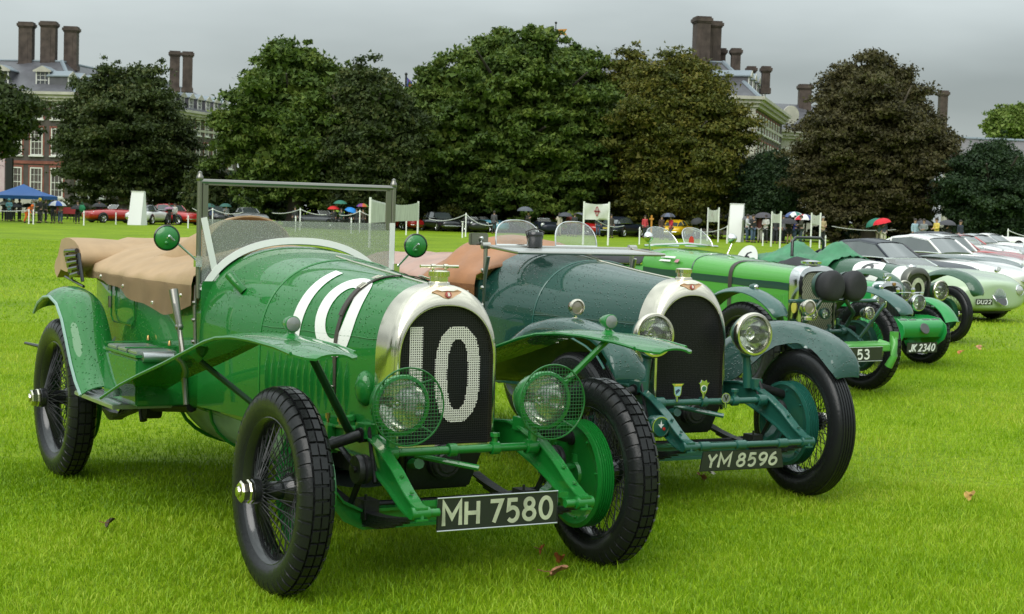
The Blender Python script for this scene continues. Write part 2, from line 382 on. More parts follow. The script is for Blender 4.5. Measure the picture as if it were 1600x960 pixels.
def cornice(root, M, x0, x1, z, m=None):
    b = MB()
    for zz, d, h in ((z, .9, .28), (z-.30, .65, .3), (z-.62, .40, .3), (z-2.0, .12, .25)):
        b.box(((x0+x1)/2, -d/2+.02, zz), (x1-x0+d*1.2, d, h))
    n = int((x1-x0)/.9)
    for k in range(n): b.box((x0+(k+.5)*(x1-x0)/n, -.36, z-.42), (.28, .6, .16))
    b.v = [tuple(M @ Vector(v)) for v in b.v]; return b.build('cornice', m or STONE, root, smooth=False)
def wall(root, M, L, z1, name='wall', m=None, th=.6):
    b = MB(); b.box((L/2, th/2, z1/2), (L, th, z1)); b.v = [tuple(M @ Vector(v)) for v in b.v]; return b.build(name, m or BRICK, root, smooth=False)

# --- long hospital range on the left: a hipped pavilion and a wing running away behind the trees
D1 = 170.0
hl = tag(empty('hospital_building'), 'dark brick hospital range with slate roof and five tall chimneys behind the left trees', 'building')
cl = at(112, 150, D1); cl.z = 0; far = at(372, 172, 212.0); far.z = 0
EZ = 11.9; RZ = 15.55
uW = (far-cl); LW = uW.length; MW = frameM(cl, uW)            # wing facade faces the right of the picture
uF = Vector((1, -.08, 0)).normalized(); left0 = cl-uF*44; MF = frameM(left0, uF)
wall(hl, MF, 44, EZ); wall(hl, MW, LW, EZ)
# roofs
nW = Vector((uW.y, -uW.x, 0)).normalized(); inW = -nW
b = MB(); rdg0 = at(97, 93, D1+6.5); rdg1 = cl+uW+inW*6.5
cF = left0+Vector((0, 0, EZ)); cC = cl+Vector((0, 0, EZ)); cE = cl+uW+Vector((0, 0, EZ))
r0 = Vector((rdg0.x, rdg0.y, RZ)); rl = Vector((left0.x, left0.y+6.5, RZ)); r1 = Vector((rdg1.x, rdg1.y, RZ))
cE2 = cE+inW*13; cF2 = cF+Vector((0, 13, 0)); 
ov = Vector((.5, -.5, 0))
b.add([cF, cC+ov, r0, rl], [(0, 1, 2, 3)]); b.add([cC+ov, cE, r1, r0], [(0, 1, 2, 3)]); b.add([r0, r1, cE2, cF2, rl], [(0, 1, 2, 3, 4)])
b.build('roof', SLATE, hl, smooth=False)
q = MB(); q.tube([cC+ov, r0+Vector((0, 0, .03))], .22, 6); q.tube([rl, r0+Vector((0, 0, .03))], .13, 6); q.tube([r0+Vector((0, 0, .03)), r1], .13, 6); q.build('ridge_flashing', LEAD, hl)
cornice(hl, MF, 0, 44, EZ); cornice(hl, MW, 0, LW, EZ)
band = MB(); band.box((22, -.05, 5.05), (44, .14, .3)); band.v = [tuple(MF @ Vector(v)) for v in band.v]; band.build('brick_band', REDB, hl, smooth=False)
band = MB(); band.box((22, -.06, .75), (44, .2, 1.5)); band.v = [tuple(MF @ Vector(v)) for v in band.v]; band.build('plinth', STONE, hl, smooth=False)
kx = 44-(at(112, 150, D1).x-at(90, 150, D1).x)
for k in range(10):
    for z, h in ((3.1, 2.9), (7.1, 2.7), (10.2, 1.7)): window(hl, kx-2.1*k*1.0, z, 1.25, h, True, MF)
for k in range(4): dormer(hl, MF @ Matrix.Translation((0, 1.6, 0)), kx-2.1-4.2*k, EZ+1.4, 1.5, 2.0)
nw = int(LW/2.45)
for k in range(nw):
    for z, h in ((3.1, 2.9), (7.1, 2.7), (10.2, 1.7)): window(hl, 1.6+2.45*k, z, 1.2, h, True, MW)
    dormer(hl, MW @ Matrix.Translation((0, 1.1, 0)), 1.6+2.45*k, EZ+1.05, 1.25, 1.75)
dq = MB(); 
for k in range(12): dq.box((44-16, -.1, .5+k*.42), (1.1 if k % 2 else .8, .3, .38))
dq.v = [tuple(MF @ Vector(v)) for v in dq.v]; dq.build('doorcase', STONE, hl, smooth=False)
for px, w, dd, zt in ((42, 1.38, D1+7, 36), (77, 1.5, D1+7, 35), (112, 1.30, D1+8, 43)):
    p = at(px, zt, dd); chimney(hl, p.x, p.y, RZ-.8, p.z-.15, w, 1.3, .05)
for px, dd, zt in ((273.5, 196, 81), (293.5, 196, 82)):
    p = at(px, zt, dd); chimney(hl, p.x, p.y, RZ-1.5, p.z-.15, 1.12, 1.1, .2)

# --- matching range on the right
D2 = 150.0
hr = tag(empty('hospital_building'), 'brick building with steep slate hip and tall chimney cluster, behind the olive tree', 'building')
cr_ = at(1180, 158, D2); cr_.z = 0; fr_ = at(1222, 195, 176.0); fr_.z = 0; EZ2 = 12.0; RZ2 = 15.5
uS = fr_-cr_; LS = uS.length; MS = frameM(cr_, uS)
MF2 = frameM(cr_-Vector((26, 0, 0)), (1, 0, 0)); wall(hr, MF2, 26, EZ2); wall(hr, MS, LS, EZ2)
b = MB(); inS = Vector((-uS.y, uS.x, 0)).normalized()
e0 = cr_+Vector((-26, 0, EZ2)); e1 = cr_+Vector((.4, -.4, EZ2)); e2 = cr_+uS+Vector((0, 0, EZ2)); p0 = at(1130, 92, D2+5.5); k0 = Vector((p0.x, p0.y, RZ2)); k1 = Vector((k0.x-14, k0.y, RZ2)); k2 = e2+inS*6; k2.z = RZ2-.1
b.add([e0, e1, k0, k1], [(0, 1, 2, 3)]); b.add([e1, e2, k2, k0], [(0, 1, 2, 3)]); b.add([k0, k2, e2+inS*12, e0+Vector((0, 12, 0)), k1], [(0, 1, 2, 3, 4)]); b.add([e0, k1, e0+Vector((0, 12, 0))], [(0, 1, 2)])
b.build('roof', SLATE, hr, smooth=False)
q = MB(); q.tube([e1, k0+Vector((0, 0, .03))], .20, 6); q.tube([k1, k0+Vector((0, 0, .03))], .12, 6); q.tube([k0, k2], .12, 6); q.build('ridge_flashing', LEAD, hr)
cornice(hr, MF2, 0, 26, EZ2); cornice(hr, MS, 0, LS, EZ2)
qn = MB()
for k in range(26): qn.box((26-.3, -.05, .3+k*.44), (1.0 if k % 2 else .7, .3, .42))
qn.v = [tuple(MF2 @ Vector(v)) for v in qn.v]; qn.build('quoins', STONE, hr, smooth=False)
for k in range(9):
    for z, h in ((3.1, 2.8), (7.1, 2.7), (10.0, 1.6)):
        window(hr, 2+3*k*.95, z, 1.2, h, True, MF2)
        if k*2.6+1.8 < LS: window(hr, 1.8+2.6*k, z, 1.2, h, True, MS)
for k in range(5): dormer(hr, MS @ Matrix.Translation((0, 1.0, 0)), 2.6+3.4*k, EZ2+1.2, 1.5, 2.0, 3.4)
for px, zt, w, d, dd, rt_ in ((1097, 28, 1.25, 1.6, D2+5, .15), (1113, 36, 1.15, 2.4, D2+7, .15), (1127, 77, .75, .9, D2+8, 0), (1150, 77, .80, .9, D2+6, 0), (1174, 105, .7, .8, D2+10, 0), (1197, 105, .72, .8, D2+8, 0)):
    p = at(px, zt, dd); chimney(hr, p.x, p.y, (RZ2-1.2 if zt < 90 else EZ2+1), p.z-.15, w, d, rt_)
# link range beyond with round-headed dormer, then the long low range to the right
hk = tag(empty('hospital_building'), 'low pale stone range with a long slate roof and far chimneys behind the copper beech', 'building')
a0 = at(1206, 200, 178); a0.z = 0; b0 = at(1330, 200, 182); b0.z = 0; ML = frameM(a0, b0-a0); L_ = (b0-a0).length
wall(hk, ML, L_, 10.6, m=STONE); cornice(hk, ML, 0, L_, 10.7)
b = MB(); b.add([ML @ Vector(v) for v in ((0, -.4, 10.8), (L_, -.4, 10.8), (L_, 6, 14.0), (0, 6, 14.0), (0, 12, 10.8), (L_, 12, 10.8))], [(0, 1, 2, 3), (3, 2, 5, 4)]); b.build('roof', SLATE, hk, smooth=False)
for k in range(4): window(hk, 1.6+2.4*k, 8.0, 1.1, 2.0, False, ML); window(hk, 1.6+2.4*k, 4.2, 1.1, 2.6, False, ML)
dm = MB(); dm.lathe([(.0, -.3), (.95, -.3), (.95, -.1), (.62, -.1), (.62, 0), (0, 0)], (ML @ Vector((2.0, -.2, 12.4))), (ML.to_3x3() @ Vector((0, 1, 0))), 20); dm.build('round_dormer', STONE, hk)
for px, zt, w in ((1258, 133, 1.3), (1474, 143, .8)):
    p = at(px, zt, 186); chimney(hk, p.x, p.y, 9, p.z-.15, w, 1.2, 0)
a0 = at(1480, 220, 160); a0.z = 0; b0 = at(1680, 220, 163); b0.z = 0; MR = frameM(a0, b0-a0); L_ = (b0-a0).length
lw = tag(empty('long_low_building'), 'low building with a straight lead-capped parapet roof at the right edge', 'building')
wall(lw, MR, L_, 7.4, m=STONE); b = MB(); b.add([MR @ Vector(v) for v in ((-1, -.5, 7.6), (L_, -.5, 7.6), (L_, 4, 9.75), (-1, 4, 9.75), (-1, 9, 7.6), (L_, 9, 7.6))], [(0, 1, 2, 3), (3, 2, 5, 4)]); b.build('roof', mat('brown_slate', (.11, .10, .10), .5, noise=.2, nscale=1), lw, smooth=False)
q = MB(); q.tube([MR @ Vector((-1, 4, 9.8)), MR @ Vector((L_, 4, 9.8))], .17, 6); q.build('ridge_flashing', LEAD, lw)
for k in range(5): window(lw, 1.5+2.3*k, 5.0, 1.2, 2.4, False, MR)

# ============================================================ TREES
def leafmat(name, cols, rough=.6):
    m = blade_material(name, cols); m.node_tree.nodes['Principled BSDF'].inputs['Roughness'].default_value = rough
    for n in m.node_tree.nodes:
        if n.type == 'MIX_SHADER': n.inputs[0].default_value = .16
    return m
L_GREEN = leafmat('leaf_fresh_green', [(.026, .050, .008), (.055, .100, .014), (.10, .150, .022), (.16, .20, .035)])
L_DARK = leafmat('leaf_dark_green', [(.018, .030, .009), (.035, .055, .014), (.060, .085, .020), (.10, .10, .03)])
L_OLIVE = leafmat('leaf_olive', [(.032, .044, .008), (.07, .085, .012), (.12, .12, .018), (.19, .15, .025)])
L_COPPER = leafmat('leaf_copper', [(.030, .028, .012), (.056, .052, .020), (.088, .076, .028), (.080, .092, .030)])
L_YEW = leafmat('leaf_yew', [(.012, .025, .010), (.020, .042, .016), (.030, .058, .020), (.045, .07, .025)])
L_BRIGHT = leafmat('leaf_bright', [(.07, .12, .02), (.11, .17, .03), (.15, .21, .04), (.2, .25, .06)])
BARK = mat('dark_bark', (.045, .038, .030), .9, bump=(4, .5, .05), noise=.3, nscale=2)
BARKL = mat('pale_bark', (.12, .10, .075), .9, bump=(4, .5, .05), noise=.3, nscale=2)
def leaves(blobs, n, size, m, name, seed, parent, drop=.0, flat=.75):
    """leaf faces spread over the skin and body of many small clumps"""
    r = np.random.default_rng(seed); B = np.array(blobs); w = B[:, 3]**2; idx = r.choice(len(B), n, p=w/w.sum())
    d = r.normal(size=(n, 3)); d /= np.linalg.norm(d, axis=1)[:, None]
    d[:, 2] = np.where(d[:, 2] < -.2, -d[:, 2]*.7, d[:, 2])
    rad = (r.random(n)**.42)*(1+.30*r.normal(size=n)*.7)
    c = B[idx, :3]+d*B[idx, 3:4]*rad[:, None]*np.array([1.1, 1.1, flat])
    c[:, 2] -= drop*r.random(n)**2
    nrm = d*.45+r.normal(size=(n, 3))*.8+np.array([0, 0, .25]); nrm /= np.linalg.norm(nrm, axis=1)[:, None]
    t = np.cross(nrm, r.normal(size=(n, 3))); t /= np.linalg.norm(t, axis=1)[:, None]; u = np.cross(nrm, t)
    s = size*(.55+.9*r.random(n))[:, None]
    V = np.stack([c-t*s, c+t*s*.7-u*s*.62, c+t*s*.8+u*s*.66], 1).reshape(-1, 3)
    me = bpy.data.meshes.new(name); me.vertices.add(len(V)); me.vertices.foreach_set('co', V.reshape(-1).astype(np.float32))
    q = np.arange(n*3); me.loops.add(n*3); me.loops.foreach_set('vertex_index', q.astype(np.int32)); me.polygons.add(n)
    me.polygons.foreach_set('loop_start', (np.arange(n)*3).astype(np.int32)); me.polygons.foreach_set('loop_total', np.full(n, 3, np.int32))
    me.update(calc_edges=True); me.materials.append(m)
    bt = r.random(len(B)); tint = np.clip(.45*bt[idx]+.55*r.random(n)-.02, 0, 1)
    a = me.attributes.new('tint', 'FLOAT', 'POINT'); a.data.foreach_set('value', np.repeat(tint, 3).astype(np.float32))
    o = bpy.data.objects.new(name, me); COL.objects.link(o); o.parent = parent; return o
def tree(name, label, cx, Y, halfw, top, bottom, m, n, size=.24, bark=None, seed=1, shape=1.0, trunk_r=.55, droop=0.0, group=None, nblob=300, lobes=7, tilt=0, trunk_h=None, clump=1.0):
    r = random.Random(seed); root = tag(empty(name, (cx, Y, 0)), label, 'tree', group)
    H = top-bottom; blobs = []
    ph = [r.uniform(0, 6.28) for _ in range(6)]
    def env(a, h):
        base = (1-max(0, h)**3.6)**.50*(.60+.40*min(1, h/.48))
        return base*(1+.12*sin(2*a+ph[0]+4*h)+.12*sin(3*a+ph[1]-6*h)+.09*sin(5*a+ph[2]+11*h)+.05*sin(9*a+ph[3]+17*h))
    for k in range(int(nblob*1.5)):
        h = r.random()**.85; a = r.uniform(0, 2*pi); q = r.uniform(.62, 1.0) if r.random() < .8 else r.uniform(.2, .7)
        h2 = h*(1+.10*sin(3*a+ph[4])+.07*sin(7*a+ph[5]))-.06; rr = env(a, min(.995, h))*q
        blobs.append((cos(a)*rr*halfw+tilt*h, sin(a)*rr*halfw*.85, bottom+H*h2*.935, r.uniform(.5, 1.25)*clump*(.75+.25*min(1, halfw/6))))
    for k in range(int(nblob*.30)):   # ragged outer sprigs
        b_ = blobs[r.randrange(int(nblob*1.5))]; v = Vector((b_[0], b_[1]*.5, b_[2]-(bottom+H*.45))).normalized()
        blobs.append((b_[0]+v.x*b_[3]*1.0, b_[1]+v.y*b_[3], b_[2]+v.z*b_[3]*1.05, b_[3]*.36))
    if droop:
        for k in range(int(nblob*.4)):
            a = r.uniform(0, 2*pi); q = r.uniform(.4, .72)
            blobs.append((cos(a)*halfw*q, sin(a)*halfw*q*.8, bottom+r.uniform(-droop, H*.25), r.uniform(.04, .08)*halfw))
    leaves(blobs, int(n*3.0), size*.64, m, 'crown', seed, root, drop=.6*size)
    # shaded inner mass of twigs and leaves
    inner = [(x*.74, y*.74, bottom+H*.45+(z-bottom-H*.45)*.80, s_*1.2) for x, y, z, s_ in blobs[:int(nblob*1.5)]]
    leaves(inner, int(n*.8), size*1.25, m, 'inner_foliage', seed+50, root)
    tr = MB(); th = trunk_h or bottom+H*.45
    tr.tube([(0, 0, -.1), (.05, 0, .6), (.1, 0, bottom*.6+.5), (0, .1, th)], [trunk_r*1.45, trunk_r*1.05, trunk_r*.9, trunk_r*.5], 12)
    to = tr.build('trunk', bark or BARK, root)
    for k in range(9):
        a = 2*pi*k/9+r.random(); rr = r.uniform(.45, .85)*halfw; z0 = th*r.uniform(.45, .9); z1 = bottom+H*r.uniform(.3, .85)
        q = MB(); q.tube([(0, 0, z0), (cos(a)*rr*.35, sin(a)*rr*.35, lerp(z0, z1, .5)), (cos(a)*rr, sin(a)*rr, z1)], [trunk_r*.42, trunk_r*.26, .06], 6); q.build('limb', bark or BARK, to)
    return root
def treepx(name, label, px, pw, ptop, pbot, Y, m, n, **k):
    c = at(px, (ptop+pbot)/2, Y); t = at(px, ptop, Y).z; b_ = at(px, pbot, Y).z; hw = pw/F_PX*Y
    return tree(name, label, c.x, Y, hw, t, max(.6, b_), m, n, **k)
treepx('tree', 'dark green tree cut off by the left edge, in front of the left chimneys', -66, 112, 92, 240, 100, L_DARK, 26000, seed=2, size=.20)
treepx('tree', 'round dark green tree with dense wide crown and pale trunk, right of the blue gazebo', 196, 122, 103, 298, 126, L_DARK, 36000, seed=3, size=.20, bark=BARKL, droop=1.5, nblob=420, clump=.85)
treepx('tree', 'bright green maple-like tree with uneven top behind the windscreen of the first car', 462, 128, 72, 300, 120, L_GREEN, 36000, seed=4, size=.25, droop=1.5, clump=.95)
treepx('tree', 'dusky brown green tree leaning on the right of the bright green maple', 577, 76, 96, 318, 117, L_DARK, 26000, seed=5, size=.20, droop=1.5, clump=.9)
treepx('tree', 'tallest broad green tree in the middle of the row', 815, 182, 46, 312, 124, L_GREEN, 60000, seed=6, size=.26, droop=2.0, nblob=640, trunk_r=.8, lobes=10, clump=.72)
treepx('tree', 'small green tree filling the gap left of the tallest tree', 660, 62, 128, 325, 128, L_GREEN, 18000, seed=16, size=.24, droop=1.0)
treepx('tree', 'small rusty topped tree between the tallest tree and the olive one', 985, 40, 82, 330, 126, L_OLIVE, 14000, seed=17, size=.20, droop=1.0)
treepx('tree', 'olive and yellowish tree in front of the right brick building', 1062, 116, 90, 325, 121, L_OLIVE, 40000, seed=7, size=.19, droop=2.5, nblob=420)
treepx('tree', 'large copper beech with drooping purplish brown crown at the right', 1362, 130, 92, 335, 116, L_COPPER, 52000, seed=8, size=.18, droop=2.0, nblob=520, bark=BARKL, clump=.85)
treepx('tree', 'dark yew tree at the right edge in front of the low building', 1548, 78, 222, 372, 112, L_YEW, 22000, seed=9, size=.15, droop=.6, clump=.8)
treepx('tree', 'dark yew with pointed tips between the olive tree and the copper beech', 1204, 44, 240, 372, 119, L_YEW, 16000, seed=10, size=.14, droop=.6)
treepx('tree', 'small distant bright green tree rising above the low roof at the right', 1585, 48, 166, 235, 235, L_BRIGHT, 9000, seed=12, size=.4)
treepx('tree', 'low narrow dark tree between the first round tree and the bright green maple', 322, 26, 262, 352, 122, L_DARK, 5000, seed=13, size=.2)
# shrubs and hedge that close the view under the crowns
def shrub(label, px0, px1, ptop, pbot, Y, m, n, seed, size=.18, name='shrub', cat='shrub'):
    a = gx(px0, Y); b_ = gx(px1, Y); zt = at((px0+px1)/2, ptop, Y).z; r = random.Random(seed); L = b_-a
    root = tag(empty(name, ((a+b_)/2, Y, 0)), label, cat)
    k = max(6, int(L*zt/.9)); blobs = [(r.uniform(-L/2, L/2), r.uniform(-1, 1), r.uniform(.3, max(.5, zt-.3))*(1 if r.random() < .8 else 1.05), r.uniform(.5, .95)) for _ in range(k)]
    leaves(blobs, int(n*1.7), size*1.1, m, 'foliage', seed, root)
    st = MB()
    for i in range(max(2, int(L/3))): st.tube([((i+.5)*L/max(2, int(L/3))-L/2, 0, -.05), ((i+.5)*L/max(2, int(L/3))-L/2+.2, 0, zt*.6)], .06, 5)
    st.build('stems', BARK, root, kind='stuff'); return root
shrub('clipped dark green hedge behind the red convertible and the gazebo', 70, 210, 317, 350, 131, L_DARK, 12000, 21, .12, 'hedge', 'hedge')
shrub('dark evergreen shrubbery under the trees behind the windscreen', 250, 470, 262, 355, 130, L_YEW, 16000, 22, .22)
shrub('tall dark shrubbery below the bright maple and dusky tree', 455, 700, 235, 358, 131, L_YEW, 22000, 23, .24)
shrub('deep shaded shrubbery below the tallest tree', 690, 930, 245, 362, 133, L_YEW, 24000, 24, .24)
shrub('shaded shrubbery under the olive tree behind the yellow car', 920, 1180, 248, 368, 130, L_YEW, 22000, 25, .24)
shrub('dark shrubbery right of the tall white panel behind the crowd', 1160, 1420, 262, 372, 124, L_YEW, 22000, 26, .24)
shrub('dark shrub mass behind the far row of cars at the right edge', 1400, 1680, 275, 376, 122, L_YEW, 22000, 27, .22)
shrub('small yellow green bush behind the sagging banner', 672, 706, 328, 352, 122, L_OLIVE, 1200, 28, .15)
shrub('yellow green bush hanging low behind the fence under the olive tree', 1085, 1112, 278, 330, 119, L_OLIVE, 1800, 29, .15)
# flagpole and weather vane above the trees
fp = tag(empty('flagpole', tuple(at(634, 140, 175).xy)+(0,)), 'dark flagpole with small furled red white and blue flag above the treetops', 'flagpole')
zt = at(634, 116, 175).z; q = MB(); q.tube([(0, 0, 0), (0, 0, zt)], [.16, .10], 8); q.sph((0, 0, zt), .16, 8, 6); q.build('pole', IRON, fp)
q = MB(); g = [[(.08+.55*j/5+.05*sin(i), .03*sin(2*i+j), zt-.3-2.3*i/8-.10*j) for j in range(6)] for i in range(9)]; q.grid(g, (0, .02, 0)); fo = q.build('flag', mat('flag_blue', (.03, .05, .25), .8), fp)
q = MB(); g = [[(.30+.25*j/5, -.03+.03*sin(2*i+j), zt-.5-1.9*i/8-.10*j) for j in range(6)] for i in range(9)]; q.grid(g, (0, .02, 0)); q.build('flag_stripe', mat('flag_red', (.45, .03, .04), .8), fo)
wv = tag(empty('weather_vane', tuple(at(868, 60, 182).xy)+(0,)), 'gilt weather vane on a thin spire showing above the tallest tree', 'weather vane')
zt = at(868, 36, 182).z; q = MB(); q.tube([(0, 0, zt-9), (0, 0, zt)], [.2, .05], 8); q.sph((0, 0, zt), .14, 8, 6); q.sph((0, 0, zt-1.9), .30, 8, 6); q.sph((0, 0, zt-3.0), .24, 8, 6); q.build('spire', IRON, wv)
q = MB(); q.prism([(0, zt-.7), (1.2, zt-.6), (1.0, zt-.95), (1.2, zt-1.25), (0, zt-1.2)], -.04, .04, 'xz'); q.build('banner', mat('gilt', (.6, .28, .06), .4, .7), wv)

# the lawn is ringed by the same kind of trees behind the viewer; they darken the reflections in the paint
src = [o for o in COL.objects if o.get('category') == 'tree' and o.parent is None][1:6]
for k, (x, y, a, sc_) in enumerate(((-62, -38, 1, 1.0), (-44, -56, 2, 1.15), (-24, -60, 3, .95), (-4, -62, 4, 1.1), (17, -58, 5, .9), (38, -54, 1.5, 1.1), (58, -40, 2.5, 1.0), (-76, -14, 3, 1.1), (-82, 12, 4, 1.0), (72, -12, .5, 1.1))):
    t = dup(src[k % len(src)]); t.location = (x, y, 0); t.rotation_euler = (0, 0, a); t.scale = (sc_*1.2, sc_*1.2, sc_)
    tag(t, 'leafy tree behind the viewer, seen only as dark reflections in the car paint', 'tree', 'trees behind the viewer')
# ============================================================ VINTAGE TOURERS
def arch(x, w, zb, zs, zt, p=2.2, n=20, side=5):
    """open outline from right bottom over the top to left bottom, in the plane x"""
    pts = [Vector((x, -w, zb+(zs-zb)*i/side)) for i in range(side)]
    for i in range(n+1):
        t = pi*i/n; c, s = cos(t), sin(t)
        pts.append(Vector((x, -w*math.copysign(abs(c)**(2/p), c), zs+(zt-zs)*abs(s)**(2/p))))
    pts += [Vector((x, w, zb+(zs-zb)*(side-1-i)/side)) for i in range(side)]
    return pts
def interp(tab, x):
    tab = sorted(tab)
    if x <= tab[0][0]: return tab[0][1:]
    for a, b in zip(tab, tab[1:]):
        if x <= b[0]:
            t = (x-a[0])/(b[0]-a[0]); return tuple(lerp(p, q, t) for p, q in zip(a[1:], b[1:]))
    return tab[-1][1:]

_wc = {}
def wheel_meshes(style, paintm):
    """meshes of one wheel: axle along y, outboard face -y, radius .39"""
    key = (style, paintm.name)
    if key in _wc: return _wc[key]
    rows = [(.270, -.046), (.284, -.057), (.310, -.067), (.338, -.068), (.358, -.064), (.371, -.057), (.382, -.047), (.388, -.036),
            (.3885, -.0345), (.3885, -.029), (.3905, -.0275), (.392, -.003), (.392, -.0025), (.392, .0025), (.392, .003), (.3905, .0275),
            (.3885, .029), (.3885, .0345), (.388, .036), (.382, .047), (.371, .057), (.358, .064), (.338, .068), (.310, .067), (.284, .057), (.270, .046)]
    dep = [0]*26
    if style in ('block', 'knob'):
        for i in (4, 5, 6, 7, 18, 19, 20, 21): dep[i] = .009
        dep[3] = dep[22] = .002
        for i in (10, 11, 14, 15): dep[i] = .010
    circ = {8, 9, 16, 17}
    if style == 'block': circ |= {12, 13}
    P = 46 if style == 'block' else 44
    rs = []
    for k in range(P):
        for fr, dd in ((0, 0), (.79, 0), (.83, 1), (.96, 1)):
            ring = []
            for i, (r, y) in enumerate(rows):
                off = .5 if i in (10, 11, 12, 13, 14, 15) else 0
                th = 2*pi*(k+fr+off)/P
                rr = r-dd*dep[i]-(.009 if i in circ else 0)
                ring.append((rr*cos(th), y, rr*sin(th)))
            rs.append(ring)
    if style == 'rib':
        rs = []
        prof = [(.270, -.046), (.284, -.057), (.310, -.067), (.338, -.068), (.352, -.066), (.353, -.0635), (.360, -.063), (.361, -.060), (.372, -.055), (.373, -.052), (.381, -.046)]
        for yy in (-.038, -.022, -.006, .010, .026): prof += [(.389, yy), (.390, yy+.010), (.383, yy+.0115), (.383, yy+.0145)]
        prof += [(.381, .046), (.372, .055), (.360, .063), (.338, .068), (.310, .067), (.284, .057), (.270, .046)]
        for k in range(120): 
            th = 2*pi*k/120; rs.append([(r*cos(th), y, r*sin(th)) for r, y in prof])
    tyre = MB(); rs.append(rs[0]); tyre.rings(rs, False)
    A = (0, 1, 0)
    rim = MB(); rim.lathe([(.274, -.052), (.279, -.050), (.279, -.046), (.268, -.043), (.262, -.034), (.256, -.016), (.254, .016), (.262, .034), (.268, .043), (.279, .046), (.279, .05), (.274, .052), (.262, .044), (.250, .016), (.250, -.014), (.258, -.036), (.266, -.046), (.274, -.052)], (0, 0, 0), A, 64)
    sp = MB()
    for k in range(24):
        a = 2*pi*k/24
        for (hr, hy, ry, da) in ((.042, -.095, -.012, .34), (.042, -.095, .0, -.34), (.058, .03, .012, .5), (.058, .03, .004, -.5)):
            b = a+da
            sp.tube([(hr*cos(a), hy, hr*sin(a)), (.256*cos(b), ry, .256*sin(b))], .0021, 4, caps=False)
    for k in range(48):
        a = 2*pi*(k+.5)/48; sp.tube([(.238*cos(a), -.006+.008*(k % 2), .238*sin(a)), (.256*cos(a), -.006+.008*(k % 2), .256*sin(a))], .0042, 5)
    hub = MB(); hub.lathe([(.0, -.128), (.034, -.128), (.046, -.118), (.048, -.09), (.036, -.08), (.036, .0), (.06, .02), (.066, .04), (.05, .06), (0, .06)], (0, 0, 0), A, 24)
    cap = MB(); cap.lathe([(0, -.172), (.016, -.172), (.022, -.168), (.036, -.166), (.042, -.160), (.042, -.138), (.046, -.132), (.046, -.124), (0, -.124)], (0, 0, 0), A, 8)
    cap.lathe([(0, -.178), (.018, -.177), (.022, -.170)], (0, 0, 0), A, 16)
    dr = MB(); pr = [(0, .056), (.20, .056), (.214, .060)]
    for k in range(5): pr += [(.214, .064+k*.011), (.222, .066+k*.011), (.222, .071+k*.011), (.214, .073+k*.011)]
    pr += [(.222, .120), (.222, .128), (.205, .134), (.19, .126), (.16, .124), (.10, .118), (.055, .118), (.05, .13), (0, .13)]
    dr.lathe(pr, (0, 0, 0), A, 64)
    for k in range(8): 
        a = 2*pi*k/8; dr.lathe([(.006, .124), (.006, .132), (0, .134)], (.178*cos(a), 0, .178*sin(a)), A, 6)
    nut = None
    res = []
    for b, n, m, ang in ((tyre, 'tyre', RUBBER, 28), (rim, 'rim', BLACKP, 30), (sp, 'spokes', IRON, 60), (hub, 'hub', BLACKP, 40), (cap, 'hub_cap', NICKEL, 25), (dr, 'brake_drum', paintm, 30)):
        o = b.build(n, m, None, ang=ang); res.append((n, o.data)); bpy.data.objects.remove(o)
    _wc[key] = res; return res
def wheel(root, x, y, z, style, paintm, sc=1.0, spin=0, steer=0, camber=0, parts=('tyre', 'rim', 'spokes', 'hub', 'hub_cap', 'brake_drum')):
    ms = wheel_meshes(style, paintm)
    rim = dict(ms)['rim']
    w = bpy.data.objects.new('wheel', rim); COL.objects.link(w); w.parent = root; w.location = (x, y, z)
    s = 1 if y > 0 else -1
    # outboard is -y; left wheels turn about z
    w.matrix_local = Matrix.Translation((x, y, z)) @ Matrix.Rotation(steer, 4, 'Z') @ Matrix.Rotation(camber*s, 4, 'X') @ Matrix.Rotation(pi if y > 0 else 0, 4, 'Z') @ Matrix.Rotation(spin, 4, 'Y') @ Matrix.Scale(sc, 4)
    for n, me in ms:
        if n == 'rim' or n not in parts: continue
        o = bpy.data.objects.new(n, me); COL.objects.link(o); o.parent = w
        if n == 'spokes': o['kind'] = 'stuff'
    return w

